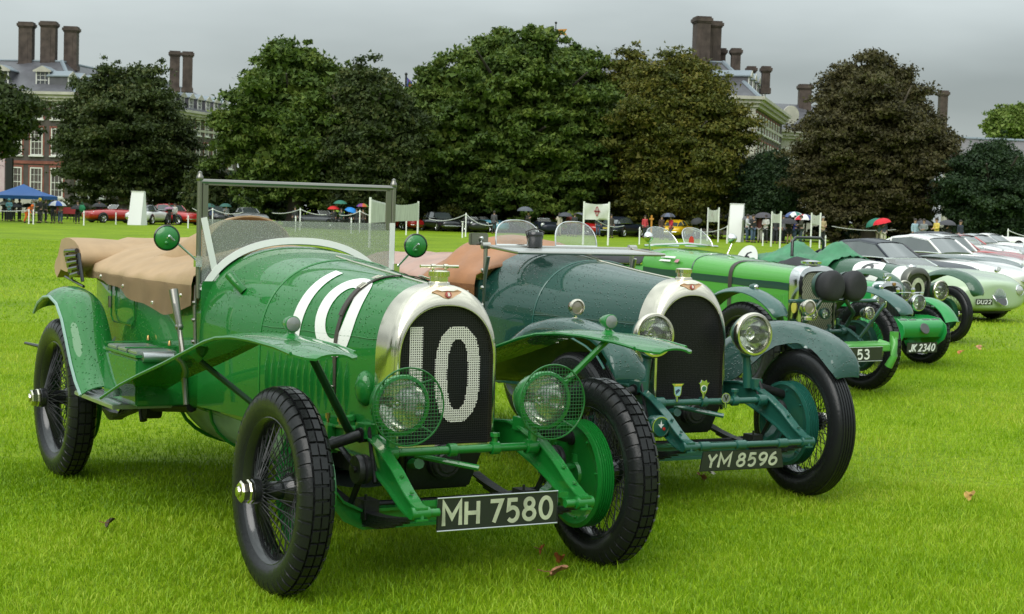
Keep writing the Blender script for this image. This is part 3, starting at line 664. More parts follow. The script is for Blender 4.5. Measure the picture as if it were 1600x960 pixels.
def headlamp(root, p, r, bodym, rimm, aim=(1, 0, 0), depth=.15, guard=None, ribs=True, name='headlight', cover=None):
    ax = Vector(aim).normalized()
    b = MB(); b.lathe([(.003, -depth), (r*.30, -depth*.96), (r*.62, -depth*.74), (r*.86, -depth*.42), (r*.97, -depth*.12), (r, 0), (r*1.03, .002), (r*1.04, .012), (r*1.0, .02), (r*.90, .022), (r*.89, .012), (r*.89, -.006)], p, ax, 40)
    o = b.build(name, bodym if rimm is None else bodym, root)
    if rimm is not None:
        q = MB(); q.lathe([(r*1.035, -.012), (r*1.06, .0), (r*1.055, .014), (r*1.0, .0235), (r*.90, .0245), (r*.885, .012)], p, ax, 40); q.build('lamp_rim', rimm, o)
    q = MB(); q.lathe([(.02, -depth*.55), (r*.45, -depth*.42), (r*.72, -depth*.22), (r*.89, .008)], p, ax, 32); q.build('reflector', REFL, o)
    q = MB(); q.sph(Vector(p)+ax*(-depth*.22), .018, 10, 6); q.lathe([(.012, -depth*.5), (.012, -depth*.25)], p, ax, 8); q.build('bulb', CHROME, o)
    q = MB(); q.lathe([(r*.885, .012), (r*.7, .0185), (r*.4, .023), (.003, .025)], p, ax, 32)
    q.build('lens', LENS, o)
    if ribs:
        q = MB(); u = ax.cross(Vector((0, 0, 1))).normalized(); w = u.cross(ax)
        for k in range(-6, 7):
            d = k*r*.125; h = sqrt(max(0, (r*.87)**2-d*d))*.98
            q.tube([Vector(p)+ax*.019+u*d+w*h, Vector(p)+ax*.021+u*d-w*h], .0016, 4)
        q.build('lens_rib', LENS, o, kind='stuff')
    if guard:
        gr, gd = guard; g = MB(); u = ax.cross(Vector((0, 0, 1))).normalized(); w = u.cross(ax); c = Vector(p)+ax*gd
        n = 48
        g.tube([c+(u*cos(2*pi*k/n)+w*sin(2*pi*k/n))*gr for k in range(n+1)], .0038, 6, caps=False)
        st = .0135; K = int(gr/st)
        for k in range(-K, K+1):
            d = k*st; h = sqrt(max(0, gr*gr-d*d))
            if h < .01: continue
            for (e1, e2) in ((u, w), (w, u)):
                g.tube([c+e1*d-e2*h, c+e1*d+e2*h], .0011, 4)
        for k in range(4):
            a = pi/4+pi/2*k; e = u*cos(a)+w*sin(a)
            g.tube([c+e*gr, Vector(p)+e*r*1.0+ax*.01], .0042, 6)
        g.build('stone_guard', mat_guard(), o)
    return o

_gm = []
def mat_guard():
    if not _gm: _gm.append(mat('guard_wire_green', (.006, .11, .018), .4, 0, .4))
    return _gm[0]
def bonnet_pt(tab, x, s, off=0.0, p=2.3):
    """point on the right (-y) half of the bonnet at arclength s down from the hinge"""
    w, zb, zs, zt = interp(tab, x); pts = arch(x, w, zb, zs, zt, p, 40, 8)
    pts = pts[:len(pts)//2+1][::-1]
    acc = 0
    for a, b in zip(pts, pts[1:]):
        L = (b-a).length
        if acc+L >= s or b is pts[-1]:
            q = a.lerp(b, min(1, (s-acc)/max(L, 1e-6))); d = (b-a).normalized(); nrm = Vector((0, d.z, -d.y))
            return q+nrm*off, nrm
        acc += L
    return pts[-1], Vector((0, -1, 0))

def at_z(tab, x, z, off):
    s_ = .05
    while s_ < 1.2:
        q, nr = bonnet_pt(tab, x, s_, .0008)
        if q.z <= z: break
        s_ += .008
    return q, nr

def wing_sheet(path, y0, y1, th=.007, crown=0.0, lip=0.0, n=7, round_tip=.10):
    """wing swept along path (x,z) between y0 and y1; crown = rise at the middle, lip = turned-down edge"""
    P = []
    # catmull-rom refine
    pp = [path[0]]+list(path)+[path[-1]]
    for i in range(1, len(pp)-2):
        for k in range(4):
            t = k/4; a, b, c, d = pp[i-1], pp[i], pp[i+1], pp[i+2]
            P.append(tuple(.5*((2*b[j])+(-a[j]+c[j])*t+(2*a[j]-5*b[j]+4*c[j]-d[j])*t*t+(-a[j]+3*b[j]-3*c[j]+d[j])*t**3) for j in range(2)))
    P.append(path[-1]); g = []; L = 0; m = len(P)
    for i, (x, z) in enumerate(P):
        q = P[min(i+1, m-1)]; r_ = P[max(i-1, 0)]; T = Vector((q[0]-r_[0], 0, q[1]-r_[1])).normalized(); N = Vector((-T.z, 0, T.x))
        if N.z < 0 and abs(N.z) > .2: N = -N
        if i: L += (Vector(P[i])-Vector(P[i-1])).length
        if i == 0: N0 = N
        elif N.dot(Np) < 0: N = -N
        Np = N.copy()
        sh = 1 if not round_tip else min(1, .55+.45*sqrt(max(0, 1-(1-min(1, L/round_tip))**2)))
        row = []
        for k in range(n+1):
            u = 2*k/n-1; y = lerp(y0, y1, .5+.5*u*sh)
            h = crown*(1-u*u) - lip*abs(u)**5
            row.append(Vector((x, y, z))+N*h)
        g.append(row)
    b = MB(); 
    g2 = []
    loops = []
    for row in g:
        loops.append(row)
    # thickness along local normal approximated by -z / inwards
    low = []
    for i, row in enumerate(g):
        q = P[min(i+1, m-1)]; r_ = P[max(i-1, 0)]; T = Vector((q[0]-r_[0], 0, q[1]-r_[1])).normalized(); N = Vector((-T.z, 0, T.x))
        if i and N.dot(Nq) < 0: N = -N
        if i == 0 and N.z < 0 and abs(N.z) > .2: N = -N
        Nq = N.copy()
        low.append([p_-N*th for p_ in row])
    b.rings([r1+list(reversed(r2)) for r1, r2 in zip(g, low)], True, True, True)
    return b

def dumb_iron(y, m, root, w=.05):
    top = [(-.30, .585), (-.12, .60), (.02, .585), (.14, .545), (.26, .485), (.36, .42), (.43, .385), (.475, .375)]
    bot = [(.48, .335), (.42, .335), (.34, .355), (.22, .41), (.10, .455), (-.04, .495), (-.30, .50)]
    b = MB(); b.prism(top+bot, y-w/2+.018, y+w/2-.018)
    # flanges along the top and bottom edges
    for line in (top, bot[::-1]):
        g = [[(x, y-w/2, z+.004), (x, y+w/2, z+.004)] for x, z in line]
        lo = [[(x, y+w/2, z-.006), (x, y-w/2, z-.006)] for x, z in line]
        b.rings([a+c for a, c in zip(g, lo)], True)
    b.tube([(.455, y-w*.75, .357), (.455, y+w*.75, .357)], .024, 12)
    for x, z in ((.02, .592), (.30, .463), (.385, .415)): b.lathe([(.009, 0), (.008, .008), (0, .01)], (x, y, z+.004), (.3, 0, 1), 6)
    b.box((-.02, y, .60), (.10, w*1.05, .055))
    return b.build('dumb_iron', m, root, bevel=.002)

def front_end(root, m, spec):
    """axle, springs, dampers, cross tubes shared by the tall tourers"""
    ax = MB()      # I-beam front axle
    path = [(-.60, .395), (-.52, .375), (-.46, .30), (-.38, .262), (.38, .262), (.46, .30), (.52, .375), (.60, .395)]
    for dz, h, d in ((.034, .012, .055), (0, .06, .018), (-.034, .012, .055)):
        ax.rings([[(sx*d/2, y, z+dz+sz*h/2) for sx, sz in ((-1, -1), (1, -1), (1, 1), (-1, 1))] for y, z in path], True)
    for s in (-1, 1): ax.lathe([(0, -.08), (.026, -.08), (.026, .08), (0, .08)], (0, s*.60, .39), (0, 0, 1), 12)
    ax.build('front_axle', m, root, ang=30)
    for s in (-1, 1):
        dumb_iron(s*.35, m, root)
        sp = MB()
        for k in range(6):
            L = .44-.06*k; g = []
            for i in range(9):
                t = -1+2*i/8; g.append([(L*t+.01, s*.35-.024, .345-.055*(1-t*t*(L/.44)**2)-k*.0085), (L*t+.01, s*.35+.024, .345-.055*(1-t*t*(L/.44)**2)-k*.0085)])
            sp.grid(g, (0, 0, .007))
        sp.box((.0, s*.35, .30), (.09, .062, .075)); sp.tube([(.03, s*.35-.02, .25), (.03, s*.35-.02, .36)], .006, 6)
        sp.build('leaf_spring', IRON, root)
        dp = MB(); dp.lathe([(0, -.026), (.052, -.026), (.056, -.018), (.056, -.006), (.048, 0), (.056, .006), (.056, .018), (.052, .026), (0, .026)], (.10, s*.425, .47), (0, 1, 0), 28)
        dp.lathe([(.014, -.034), (.014, .034)], (.10, s*.425, .47), (0, 1, 0), 6, cap=True)
        for o_, q in ((.012, (-.14, .56)), (-.012, (-.03, .30))): dp.tube([(.10, s*(.425+o_), .47), (q[0], s*(.425+o_), q[1])], [.017, .013], 8, flat=.5)
        dp.build('friction_damper', IRON, root)
        # brake operating shaft from chassis to drum
        bs = MB(); bs.tube([(-.02, s*.36, .585), (-.01, s*.385, .583)], .03, 12); bs.tube([(-.01, s*.385, .583), (-.02, s*.57, .535)], [.021, .023], 12)
        bs.lathe([(0, 0), (.03, 0), (.03, .022), (.02, .026), (0, .026)], (-.02, s*.572, .535), (0, s, 0), 14)
        bs.tube([(.0, s*.34, .625), (.05, s*.35, .53), (.11, s*.36, .42)], .010, 6); bs.tube([(.02, s*.36, .625), (.07, s*.37, .53), (.13, s*.38, .42)], .008, 6)
        bs.build('brake_shaft', IRON, root)
    tr = MB(); tr.tube([(-.20, -.60, .30), (-.16, -.3, .285), (-.16, .3, .285), (-.20, .60, .30)], .013, 8)
    for s in (-1, 1): tr.sph((-.20, s*.59, .305), .025, 10, 6); tr.box((-.10, s*.60, .33), (.22, .022, .035))
    tr.build('track_rod', IRON, root)
    ct = MB(); ct.tube([(.12, -.335, .53), (.12, .335, .53)], .0165, 12)
    for y in (-.05, .14): ct.lathe([(.018, -.018), (.026, -.016), (.026, .016), (.018, .018)], (.12, y, .53), (0, 1, 0), 12)
    for s in (-1, 1): ct.lathe([(.018, -.03), (.030, -.028), (.030, .02), (.018, .03)], (.12, s*.31, .53), (0, 1, 0), 12)
    ct.tube([(.12, .14, .53), (.12, .14, .575)], .012, 8); ct.lathe([(0, .575), (.02, .575), (.02, .59), (0, .592)], (.12, .14, 0), (0, 0, 1), 8)
    ct.build('cross_tube', m, root)
    st = MB(); st.tube([(.02, -.16, .50), (.16, .05, .46)], .012, 8); st.tube([(-.3, -.1, .42), (.04, -.15, .47)], .022, 8); st.build('steering_rod', m, root)
    # engine sump seen under the radiator
    su = MB(); su.box((-.45, 0, .43), (.7, .30, .18), taper=1.2); su.lathe([(0, -.1), (.07, -.1), (.07, .06), (.05, .08), (0, .08)], (-.08, .0, .46), (1, 0, 0), 16)
    su.box((-.15, -.13, .42), (.10, .12, .16)); su.build('engine', IRON, root, bevel=.01)
    for s in (-1, 1):
        rl = MB(); rl.box((-1.85, s*.37, .53), (3.1, .045, .11)); rl.build('chassis_rail', m, root)
    for x in (-.95, -1.9, -2.8):
        cm = MB(); cm.tube([(x, -.36, .5), (x, .36, .5)], .03, 10); cm.build('chassis_cross_member', IRON, root)
    # rear axle + springs
    ra = MB(); ra.tube([(spec['rx'], -.62, .41), (spec['rx'], -.12, .41), (spec['rx'], 0, .41), (spec['rx'], .12, .41), (spec['rx'], .62, .41)], [.045, .05, .14, .05, .045], 14)
    ra.tube([(spec['rx'], 0, .42), (-1.2, 0, .48)], .04, 10)
    ra.build('rear_axle', IRON, root)
    for s in (-1, 1):
        sp = MB()
        for k in range(5):
            L = .55-.08*k; g = [[(spec['rx']+L*t, s*.46-.025, .40-.07*(1-t*t)-k*.009+.05*t*t), (spec['rx']+L*t, s*.46+.025, .40-.07*(1-t*t)-k*.009+.05*t*t)] for t in [-1+2*i/8 for i in range(9)]]
            sp.grid(g, (0, 0, .008))
        sp.build('leaf_spring', IRON, root)
        hg = MB(); hg.tube([(-2.28, s*.44, .50), (-2.30, s*.46, .43)], .03, 8); hg.lathe([(0, -.04), (.045, -.04), (.045, .04), (0, .04)], (-2.32, s*.47, .42), (0, 1, 0), 12)
        hg.tube([(-2.32, s*.48, .44), (-1.75, s*.46, .50)], .028, 8); hg.tube([(-2.42, s*.50, .48), (-2.36, s*.50, .36)], .02, 8)
        hg.build('spring_hanger', IRON, root)

def radiator(root, m_shell, tab, xf, spec):
    w = spec.get('rw', .237); zb = spec.get('rzb', .50); zs = spec.get('rzs', .86); zt = spec.get('rzt', 1.163); p = 2.25
    sh = MB()
    prof = [(xf-.16, w, zt, zs), (xf-.06, w+.002, zt, zs), (xf-.03, w-.001, zt-.006, zs), (xf-.006, w-.010, zt-.036, zs), (xf+.006, w-.024, zt-.072, zs-.005), (xf+.006, w-.029, zt-.082, zs-.005), (xf-.002, w-.032, zt-.084, zs-.005), (xf-.03, w-.033, zt-.086, zs-.006)]
    sh.rings([arch(x, ww, zb, zz, t, p, 32, 6) for x, ww, t, zz in prof], False)
    o = sh.build('radiator_shell', m_shell, root, ang=50)
    # bottom tank strip
    b = MB(); b.box((xf-.03, 0, zb+.012), (.05, 2*w-.04, .03)); b.build('bottom_tank', m_shell, o, bevel=.004)
    iw, it, izs = w-.033, zt-.086, zs-.006
    core = MB(); pts = arch(xf-.028, iw, zb+.02, izs, it, p, 32, 6); core.add([tuple(q) for q in pts], [tuple(range(len(pts)))])
    core.build('radiator_core', mat('radiator_core_black', (.006, .006, .007), .6), root)
    def top_at(y):
        u = min(1, abs(y)/iw); return izs+(it-izs)*max(0, 1-u**p)**(1/p)
    mesh = MB(); st = .0092
    n = int(iw/st)
    for k in range(-n, n+1):
        y = k*st; z1 = top_at(y)
        mesh.box((xf-.016, y, (zb+.02+z1)/2), (.0022, .0026, z1-zb-.02))
    z = zb+.025
    while z < it:
        if z <= izs: hw = iw
        else: hw = iw*max(0, 1-((z-izs)/(it-izs))**p)**(1/p)
        if hw > .01: mesh.box((xf-.0145, 0, z), (.0022, 2*hw, .0026))
        z += st
    mesh.build('radiator_mesh', mat('black_wire_mesh', (.03, .03, .032), .35, .3), root, smooth=False, kind='stuff')
    if spec.get('number'):
        dg = MB()
        def inside(y, z):
            if .612 < z < .998 and -.158 < y < -.103: return True
            dy, dz = (y-.056)/.100, (z-.806)/.192
            e = abs(dy)**2.5+abs(dz)**2.5
            iy, iz = (y-.056)/.047, (z-.806)/.140
            return e < 1 and abs(iy)**2.5+abs(iz)**2.5 > 1
        for sgn in (0, 1):
            k = -n
            while k <= n:
                zz = zb+.025
                while zz < it:
                    y = k*st
                    if inside(y, zz+.5*st) and sgn == 0: dg.box((xf-.0118, y, zz+.5*st), (.002, .0040, st*1.02))
                    if inside(y+.5*st, zz) and sgn == 1: dg.box((xf-.0112, y+.5*st, zz), (.002, st*1.02, .0040))
                    zz += st
                k += 1
        dg.build('race_number', mat('number_white_paint', (.66, .65, .58), .6), root, smooth=False)
    # filler cap
    cx = xf-.085; c = MB()
    c.lathe([(.0, 0), (.046, 0), (.044, .012), (.036, .016), (.036, .034), (.040, .036), (.042, .056), (.036, .060), (.02, .062), (0, .062)], (cx, 0, zt-.006), (0, 0, 1), 28)
    for k in range(20): 
        a = 2*pi*k/20; c.box((cx+.041*cos(a), .041*sin(a), zt+.040), (.004, .004, .018), Matrix.Rotation(a, 3, 'Z'))
    if spec.get('cap_bar'):
        c.tube([(cx, -.085, zt+.070), (cx, .085, zt+.070)], .0065, 10)
        for y in (-.028, .028): c.lathe([(.009, -.01), (.011, 0), (.009, .01)], (cx, y, zt+.070), (0, 1, 0), 10); c.tube([(cx, y, zt+.052), (cx, y, zt+.070)], .006, 6)
    c.build('radiator_cap', NICKEL, root)
    # winged badge on the header tank
    bd = MB(); bx, bz = xf-.004, zt-.042
    def onshell(y, z): return Vector((xf-.004-.35*(z-bz+.01)-1.2*y*y, y, z))
    wing = [(0, .016), (.025, .014), (.045, .020), (.066, .012), (.052, .004), (.035, -.003), (.02, -.012), (0, -.016), (-.02, -.012), (-.035, -.003), (-.052, .004), (-.066, .012), (-.045, .020), (-.025, .014)]
    V = [onshell(a, bz+b_)+Vector((.006, 0, .003)) for a, b_ in wing]; V2 = [v-Vector((.006, 0, .003)) for v in V]
    nn = len(wing); bd.add(V+V2, [tuple(range(nn))]+[(i, (i+1) % nn, (i+1) % nn+nn, i+nn) for i in range(nn)])
    bo = bd.build('badge', mat('badge_gilt', (.62, .38, .22), .35, .6), root, smooth=False)
    q = MB(); q.lathe([(0, .004), (.013, .003), (.014, 0)], onshell(0, bz)+Vector((.008, 0, .003)), (1, 0, .35), 16); q.build('badge_centre', mat('badge_enamel', (.35, .03, .02), .3, 0, 1), bo)
    textmesh('B', .020, mat('badge_letter', (.8, .78, .7), .4), bo, 'letter', Matrix.Translation(onshell(0, bz)+Vector((.0125, 0, .004))) @ Matrix.Rotation(-.33, 4, 'Y') @ facing_x((0, 0, 0)), bold=.0006, depth=.0005)
    return o

def bonnet_and_scuttle(root, m, tab, x0, xs, x1, spec, p=2.3):
    def rng(a, b, n): return [lerp(a, b, i/n) for i in range(n+1)]
    for name, a, b in (('bonnet', x0, xs+.004), ('scuttle', xs-.004, x1)):
        mb = MB(); mb.rings([arch(x, *interp(tab, x), p, 36, 8) for x in rng(a, b, 12)], False)
        # second skin 8 mm inside
        mb.rings([arch(x, interp(tab, x)[0]-.01, *interp(tab, x)[1:3], interp(tab, x)[3]-.01, p, 36, 8) for x in rng(a, b, 4)], False)
        o = mb.build(name, m, root, ang=60)
        if name == 'bonnet': bn = o
        else: sc = o
    h = MB(); h.tube([(x, 0, interp(tab, x)[3]+.003) for x in rng(x0-.01, x1+.45, 8)], .0045, 8); h.build('hinge', NICKEL, bn)
    # joint bead between bonnet and scuttle
    w, zb, zs, zt = interp(tab, xs); mb = MB(); mb.rings([[Vector((q.x, q.y, q.z))+d for q in arch(xs, w+o_, zb, zs, zt+o_, p, 36, 8)] for o_, d in ((.001, Vector((-.006, 0, 0))), (.005, Vector((0, 0, 0))), (.001, Vector((.006, 0, 0))))], False)
    mb.build('joint_bead', spec['bead'], bn)
    for s in (-1, 1):
        hb = MB()
        # side hinge with rivets
        pts = []
        for x in rng(x0, xs, 10):
            q, nr = at_z(tab, x, spec['hinge_z'], 0); pts.append(Vector((q.x, q.y if s < 0 else -q.y, q.z)))
        hb.tube(pts, .0028, 6)
        for k in range(26):
            x = lerp(x0-.02, xs+.02, k/25)
            for ds in (-.022, .022):
                q, nr = at_z(tab, x, spec['hinge_z']+ds, 0); hb.sph((q.x, q.y if s < 0 else -q.y, q.z), .0032, 6, 4)
        hb.build('side_hinge', m, bn)
        n = spec.get('louvres', 13)
        for k in range(n):
            x = lerp(spec.get('lx0', x0-.17), xs+.06, k/(n-1)); lv = MB(); rs = []
            for i in range(7):
                z = lerp(spec.get('lz0', .62), spec.get('lz1', .845), i/6); w = interp(tab, x)[0]; h_ = .012*min(1, 3*min(i, 6-i)/6+.05)
                rs.append([(x-.012, s*(w-.004), z), (x+.004, s*(w+h_), z), (x+.010, s*(w+h_), z), (x+.013, s*(w-.004), z)])
            lv.rings(rs, True); lv.build('louvre', m, bn, ang=30)
    return bn, sc

def tub(root, m, st, ztab, p_round=True):
    """open body from the scuttle back: st = [(x, halfwidth top, halfwidth bottom, z bottom, z top)]"""
    mb = MB(); rs = []
    for x, wt, wb, zb, zt in st:
        rs.append([(x, -wb+.02, zb), (x, -wb, zb+.02), (x, -(wb*.6+wt*.4)-.006, zb+(zt-zb)*.33), (x, -(wb*.3+wt*.7)-.006, zb+(zt-zb)*.66), (x, -wt, zt-.02), (x, -wt+.012, zt),
                   (x, wt-.012, zt), (x, wt, zt-.02), (x, (wb*.3+wt*.7)+.006, zb+(zt-zb)*.66), (x, (wb*.6+wt*.4)+.006, zb+(zt-zb)*.33), (x, wb, zb+.02), (x, wb-.02, zb)])
    mb.rings(rs, True); return mb.build('body_tub', m, root, ang=50)

def _arc(cx, cy, rx, ry, a0, a1, n=14): return [(cx+rx*cos(radians(lerp(a0, a1, i/n))), cy+ry*sin(radians(lerp(a0, a1, i/n)))) for i in range(n+1)]
GLYPH = {
 'M': (.80, [[(0, 0), (0, 1), (.40, .34), (.80, 1), (.80, 0)]]), 'H': (.58, [[(0, 0), (0, 1)], [(.58, 0), (.58, 1)], [(.08, .5), (.50, .5)]]),
 'Y': (.62, [[(0, 1), (.31, .48), (.62, 1)], [(.31, .40), (.31, 0)]]), '7': (.55, [[(0, .95), (.55, .95), (.18, 0)]]),
 '5': (.54, [[(.50, .95), (.09, .95), (.06, .53)]+_arc(.27, .31, .26, .30, 125, -140)]), '0': (.56, [_arc(.28, .5, .28, .46, 90, 450, 28)]),
 '8': (.56, [_arc(.28, .745, .21, .215, 90, 450, 20), _arc(.28, .275, .27, .245, 90, 450, 20)]), '6': (.56, [_arc(.28, .30, .27, .27, 130, 490, 20), _arc(.52, .38, .50, .60, 178, 105, 8)]),
 '9': (.56, [_arc(.28, .68, .27, .27, -50, 310, 20), _arc(.04, .60, .50, .60, 358, 285, 8)]), '3': (.52, [_arc(.24, .74, .24, .22, 150, -80, 12)+_arc(.24, .27, .28, .25, 80, -150, 12)]),
 'J': (.40, [[(.40, 1), (.40, .25)]+_arc(.20, .24, .20, .22, 0, -170, 8)]), 'K': (.56, [[(0, 0), (0, 1)], [(.55, 1), (.10, .50), (.56, 0)]]), '2': (.54, [_arc(.27, .70, .25, .25, 165, -30, 10)+[(.30, .33), (.04, .05), (.54, .05)]]),
 '4': (.58, [[(.42, 0), (.42, 1), (.0, .30), (.34, .30)], [(.50, .30), (.60, .30)]]), 'D': (.58, [[(0, .05), (0, .95), (.25, .95)]+_arc(.22, .5, .36, .45, 88, -88, 12)+[(0, .05)]]), 'U': (.56, [[(0, 1), (0, .28)]+_arc(.28, .27, .28, .25, 180, 360, 10)+[(.56, 1)]])}
def plate_text(root, text, c, h, w, m, shear=0, sw=.16, gap=.28):
    adv = []; x = 0
    for ch in text:
        if ch == ' ': x += .32; continue
        gw = GLYPH[ch][0]; adv.append((ch, x)); x += gw+gap
    tot = x-gap; k = (w/tot); out = []
    for ch, x0 in adv:
        mb = MB()
        for si, line in enumerate(GLYPH[ch][1]):
            pts = [((x0+px_-tot/2)*k+shear*(pz-.5)*h, (pz-.5)*h*.92) for px_, pz in line]; n = len(pts); closed = (Vector(pts[0])-Vector(pts[-1])).length < 1e-4; L = []
            for i in range(n):
                a = Vector(pts[i-1] if i else (pts[-2] if closed else pts[0])); b_ = Vector(pts[i]); c_ = Vector(pts[i+1] if i < n-1 else (pts[1] if closed else pts[-1]))
                d1 = (b_-a).normalized() if (b_-a).length > 1e-6 else (c_-b_).normalized(); d2 = (c_-b_).normalized() if (c_-b_).length > 1e-6 else d1
                nn = (Vector((-d1.y, d1.x))+Vector((-d2.y, d2.x))); nn = nn.normalized() if nn.length > 1e-6 else Vector((-d1.y, d1.x)); q = sw*h/2/max(.42, nn.dot(Vector((-d1.y, d1.x))))
                L.append((b_+nn*q, b_-nn*q))
            z0 = .0002*si
            mb.rings([[(c[0]+.0022+z0, c[1]+p.x, c[2]+p.y), (c[0]+.0022+z0, c[1]+q_.x, c[2]+q_.y), (c[0]+.0006, c[1]+q_.x, c[2]+q_.y), (c[0]+.0006, c[1]+p.x, c[2]+p.y)] for p, q_ in L], True)
        mb.build('character', m, root, smooth=False)
def plate(root, text, p, w, h, m_rim, size, bold=0, xs=.8, shear=0, tilt=0, spacing=1.0, letter=None, trap=0, side_y=0, tw=None, sw=.17):
    b = MB(); x = p[0]
    poly = [(p[1]-w/2, p[2]-h/2), (p[1]+w/2, p[2]-h/2), (p[1]+w/2-trap, p[2]+h/2), (p[1]-w/2+trap, p[2]+h/2)]
    b.prism(poly, x-.006, x, 'yz'); o = b.build('number_plate', PLATE, root, bevel=.003)
    if m_rim:
        r = MB(); r.tube([(x+.001, y, z) for y, z in poly+poly[:1]], .0032, 6); r.build('plate_rim', m_rim, o)
    plate_text(o, text, (x, p[1], p[2]), size, tw or w*.88, letter or CREAM, shear, sw); return o
# ============================================================ CAR 1: bright green tourer with race number
RWP = [(-3.24, .86), (-3.16, .915), (-3.04, .955), (-2.92, .965), (-2.78, .935), (-2.67, .86), (-2.58, .76), (-2.49, .655), (-2.40, .575), (-2.30, .515)]
GREEN = paint('racing_green', (.005, .150, .018), .9)
GREEN_D = mat('green_enamel', (.006, .175, .022), .4, 0, .8, wet=.3)
TAN = mat('tan_canvas', (.42, .29, .17), .85, bump=(120, .3, .002), noise=.08, nscale=8)
GREYGRN = mat('grey_green_undertray', (.26, .36, .33), .3, .3, .5, noise=.2, nscale=5)
c1 = car_root('vintage_car', -.2332, 6.723, .5154, 'bright green vintage tourer with white number 10 on bonnet and radiator, plate MH 7580', 'vintage car')
TAB1 = [(-.18, .226, .53, .85, 1.152), (-.6, .315, .53, .845, 1.186), (-1.03, .405, .52, .84, 1.222), (-1.30, .455, .52, .85, 1.247), (-1.62, .487, .52, .87, 1.268)]
def car1():
    rt = c1
    spec = dict(rx=-3.0, number=True, cap_bar=True, bead=GREEN_D, hinge_z=.94, lz0=.62, lz1=.83, lx0=-.40)
    for x, y in ((0, -.705), (0, .705)): wheel(rt, x, y, .39, 'block', GREEN_D, 1.0, spin=.2*y, camber=.018)
    wheel(rt, -3.02, -.725, .415, 'block', GREEN_D, 1.065, spin=1.1); wheel(rt, -3.02, .725, .415, 'block', GREEN_D, 1.065, spin=.4)
    front_end(rt, GREEN_D, spec)
    radiator(rt, NICKEL, TAB1, -.04, spec)
    bn, sc = bonnet_and_scuttle(rt, GREEN, TAB1, -.18, -1.03, -1.60, spec)
    tub(rt, GREEN, [(-1.58, .48, .47, .50, 1.10), (-1.9, .505, .48, .49, 1.07), (-2.4, .525, .50, .50, 1.07), (-2.9, .52, .50, .52, 1.08), (-3.3, .48, .46, .60, 1.09), (-3.5, .42, .38, .75, 1.08)], None)
    # white numerals on both sides of the bonnet: a one and a nought, laid on the surface
    for s in (-1, 1):
        num = MB()
        def sp_(x, sl):
            q, nr = bonnet_pt(TAB1, x, sl, .0035); return (q.x, q.y if s < 0 else -q.y, q.z)
        rs = [[sp_(-.81+.074*u, .15+.37*v/14) for u in (0, .25, .5, .75, 1)] for v in range(15)]
        num.rings(rs, False)
        n = 56; cx, cs = -.515, .318
        rs = []
        for k in range(n+1):
            a = 2*pi*k/n; ca, sa = cos(a), sin(a); pw = lambda v: math.copysign(abs(v)**.9, v)
            rs.append([sp_(cx+pw(ca)*lerp(.066, .140, u), cs+pw(sa)*lerp(.118, .190, u)) for u in (0, .33, .66, 1)])
        num.rings(rs, False)
        num.build('race_number', WHITE, bn, ang=80)
    # leather bonnet strap with buckle
    st = MB(); rs = []; sl = 0
    for s in (-1, 1):
        rs = []
        for i in range(26):
            q, nr = bonnet_pt(TAB1, -.475, .0+.66*i/25, .007); sg = 1 if s < 0 else -1
            q2 = q-nr*.004
            rs.append([(q.x-.014, q.y*sg, q.z), (q.x+.014, q.y*sg, q.z), (q2.x+.014, q2.y*sg, q2.z), (q2.x-.014, q2.y*sg, q2.z)])
        st.rings(rs, True)
        rs = []
        for i in range(8):
            q, nr = bonnet_pt(TAB1, -.475, .17+.16*i/7, .013); sg = 1 if s < 0 else -1; q2 = q-nr*.005
            rs.append([(q.x-.017, q.y*sg, q.z), (q.x+.017, q.y*sg, q.z), (q2.x+.017, q2.y*sg, q2.z), (q2.x-.017, q2.y*sg, q2.z)])
        st.rings(rs, True)
    so_ = st.build('bonnet_strap', LEATHER, rt, bevel=0)
    for sl in (.165, .09, .62):
        for s in (-1, 1):
            q, nr = bonnet_pt(TAB1, -.475, sl, .014); u, _ = bonnet_pt(TAB1, -.475, sl+.03, .014); sg = 1 if s < 0 else -1
            bk = MB(); bk.tube([(q.x-.019, q.y*sg, q.z), (q.x+.019, q.y*sg, q.z), (u.x+.019, u.y*sg, u.z), (u.x-.019, u.y*sg, u.z), (q.x-.019, q.y*sg, q.z)], .003, 6); bk.tube([(q.x, q.y*sg, q.z), (u.x, u.y*sg, u.z)], .0022, 5)
            bk.build('buckle', NICKEL, so_)
    # scuttle details: filler tube, domed fairing low on the bonnet
    f = MB(); q, nr = bonnet_pt(TAB1, -1.27, .45, 0); f.tube([q, q+nr*.035+Vector((-.02, 0, .02)), q+nr*.055+Vector((-.055, 0, .045))], [.020, .021, .024], 12); f.build('scuttle_tube', GREEN, sc)
    f = MB(); f.sph((-.27, -.243, .735), .058, 20, 12, (.85, .75, 1.25)); f.build('bonnet_fairing', GREEN, bn)
    f = MB(); f.lathe([(0, 0), (.016, 0), (.016, .03), (.022, .032), (.02, .05), (0, .055)], (-.33, -.27, .57), (0, -.3, 1), 12); f.build('filler_cap', GREEN_D, bn)
    for x in (-.42, -.30):
        f = MB(); f.tube([(x, -.33, .49), (x, -.34, .60)], .006, 6); f.lathe([(0, 0), (.011, 0), (.011, .02), (0, .022)], (x, -.34, .60), (0, 0, 1), 8); f.build('bonnet_catch', BRASS, bn)
    # headlights
    for s in (-1, 1):
        h = headlamp(rt, (.195, s*.312, .722), .112, GREEN_D, None, (1, 0, .0), .17, guard=(.146, .07))
        st = MB(); st.tube([(.12, s*.312, .62), (.12, s*.312, .53)], [.018, .022], 10); st.tube([(.13, s*.312, .56), (-.1, s*.345, .60)], .013, 8); st.build('lamp_post', GREEN_D, h)
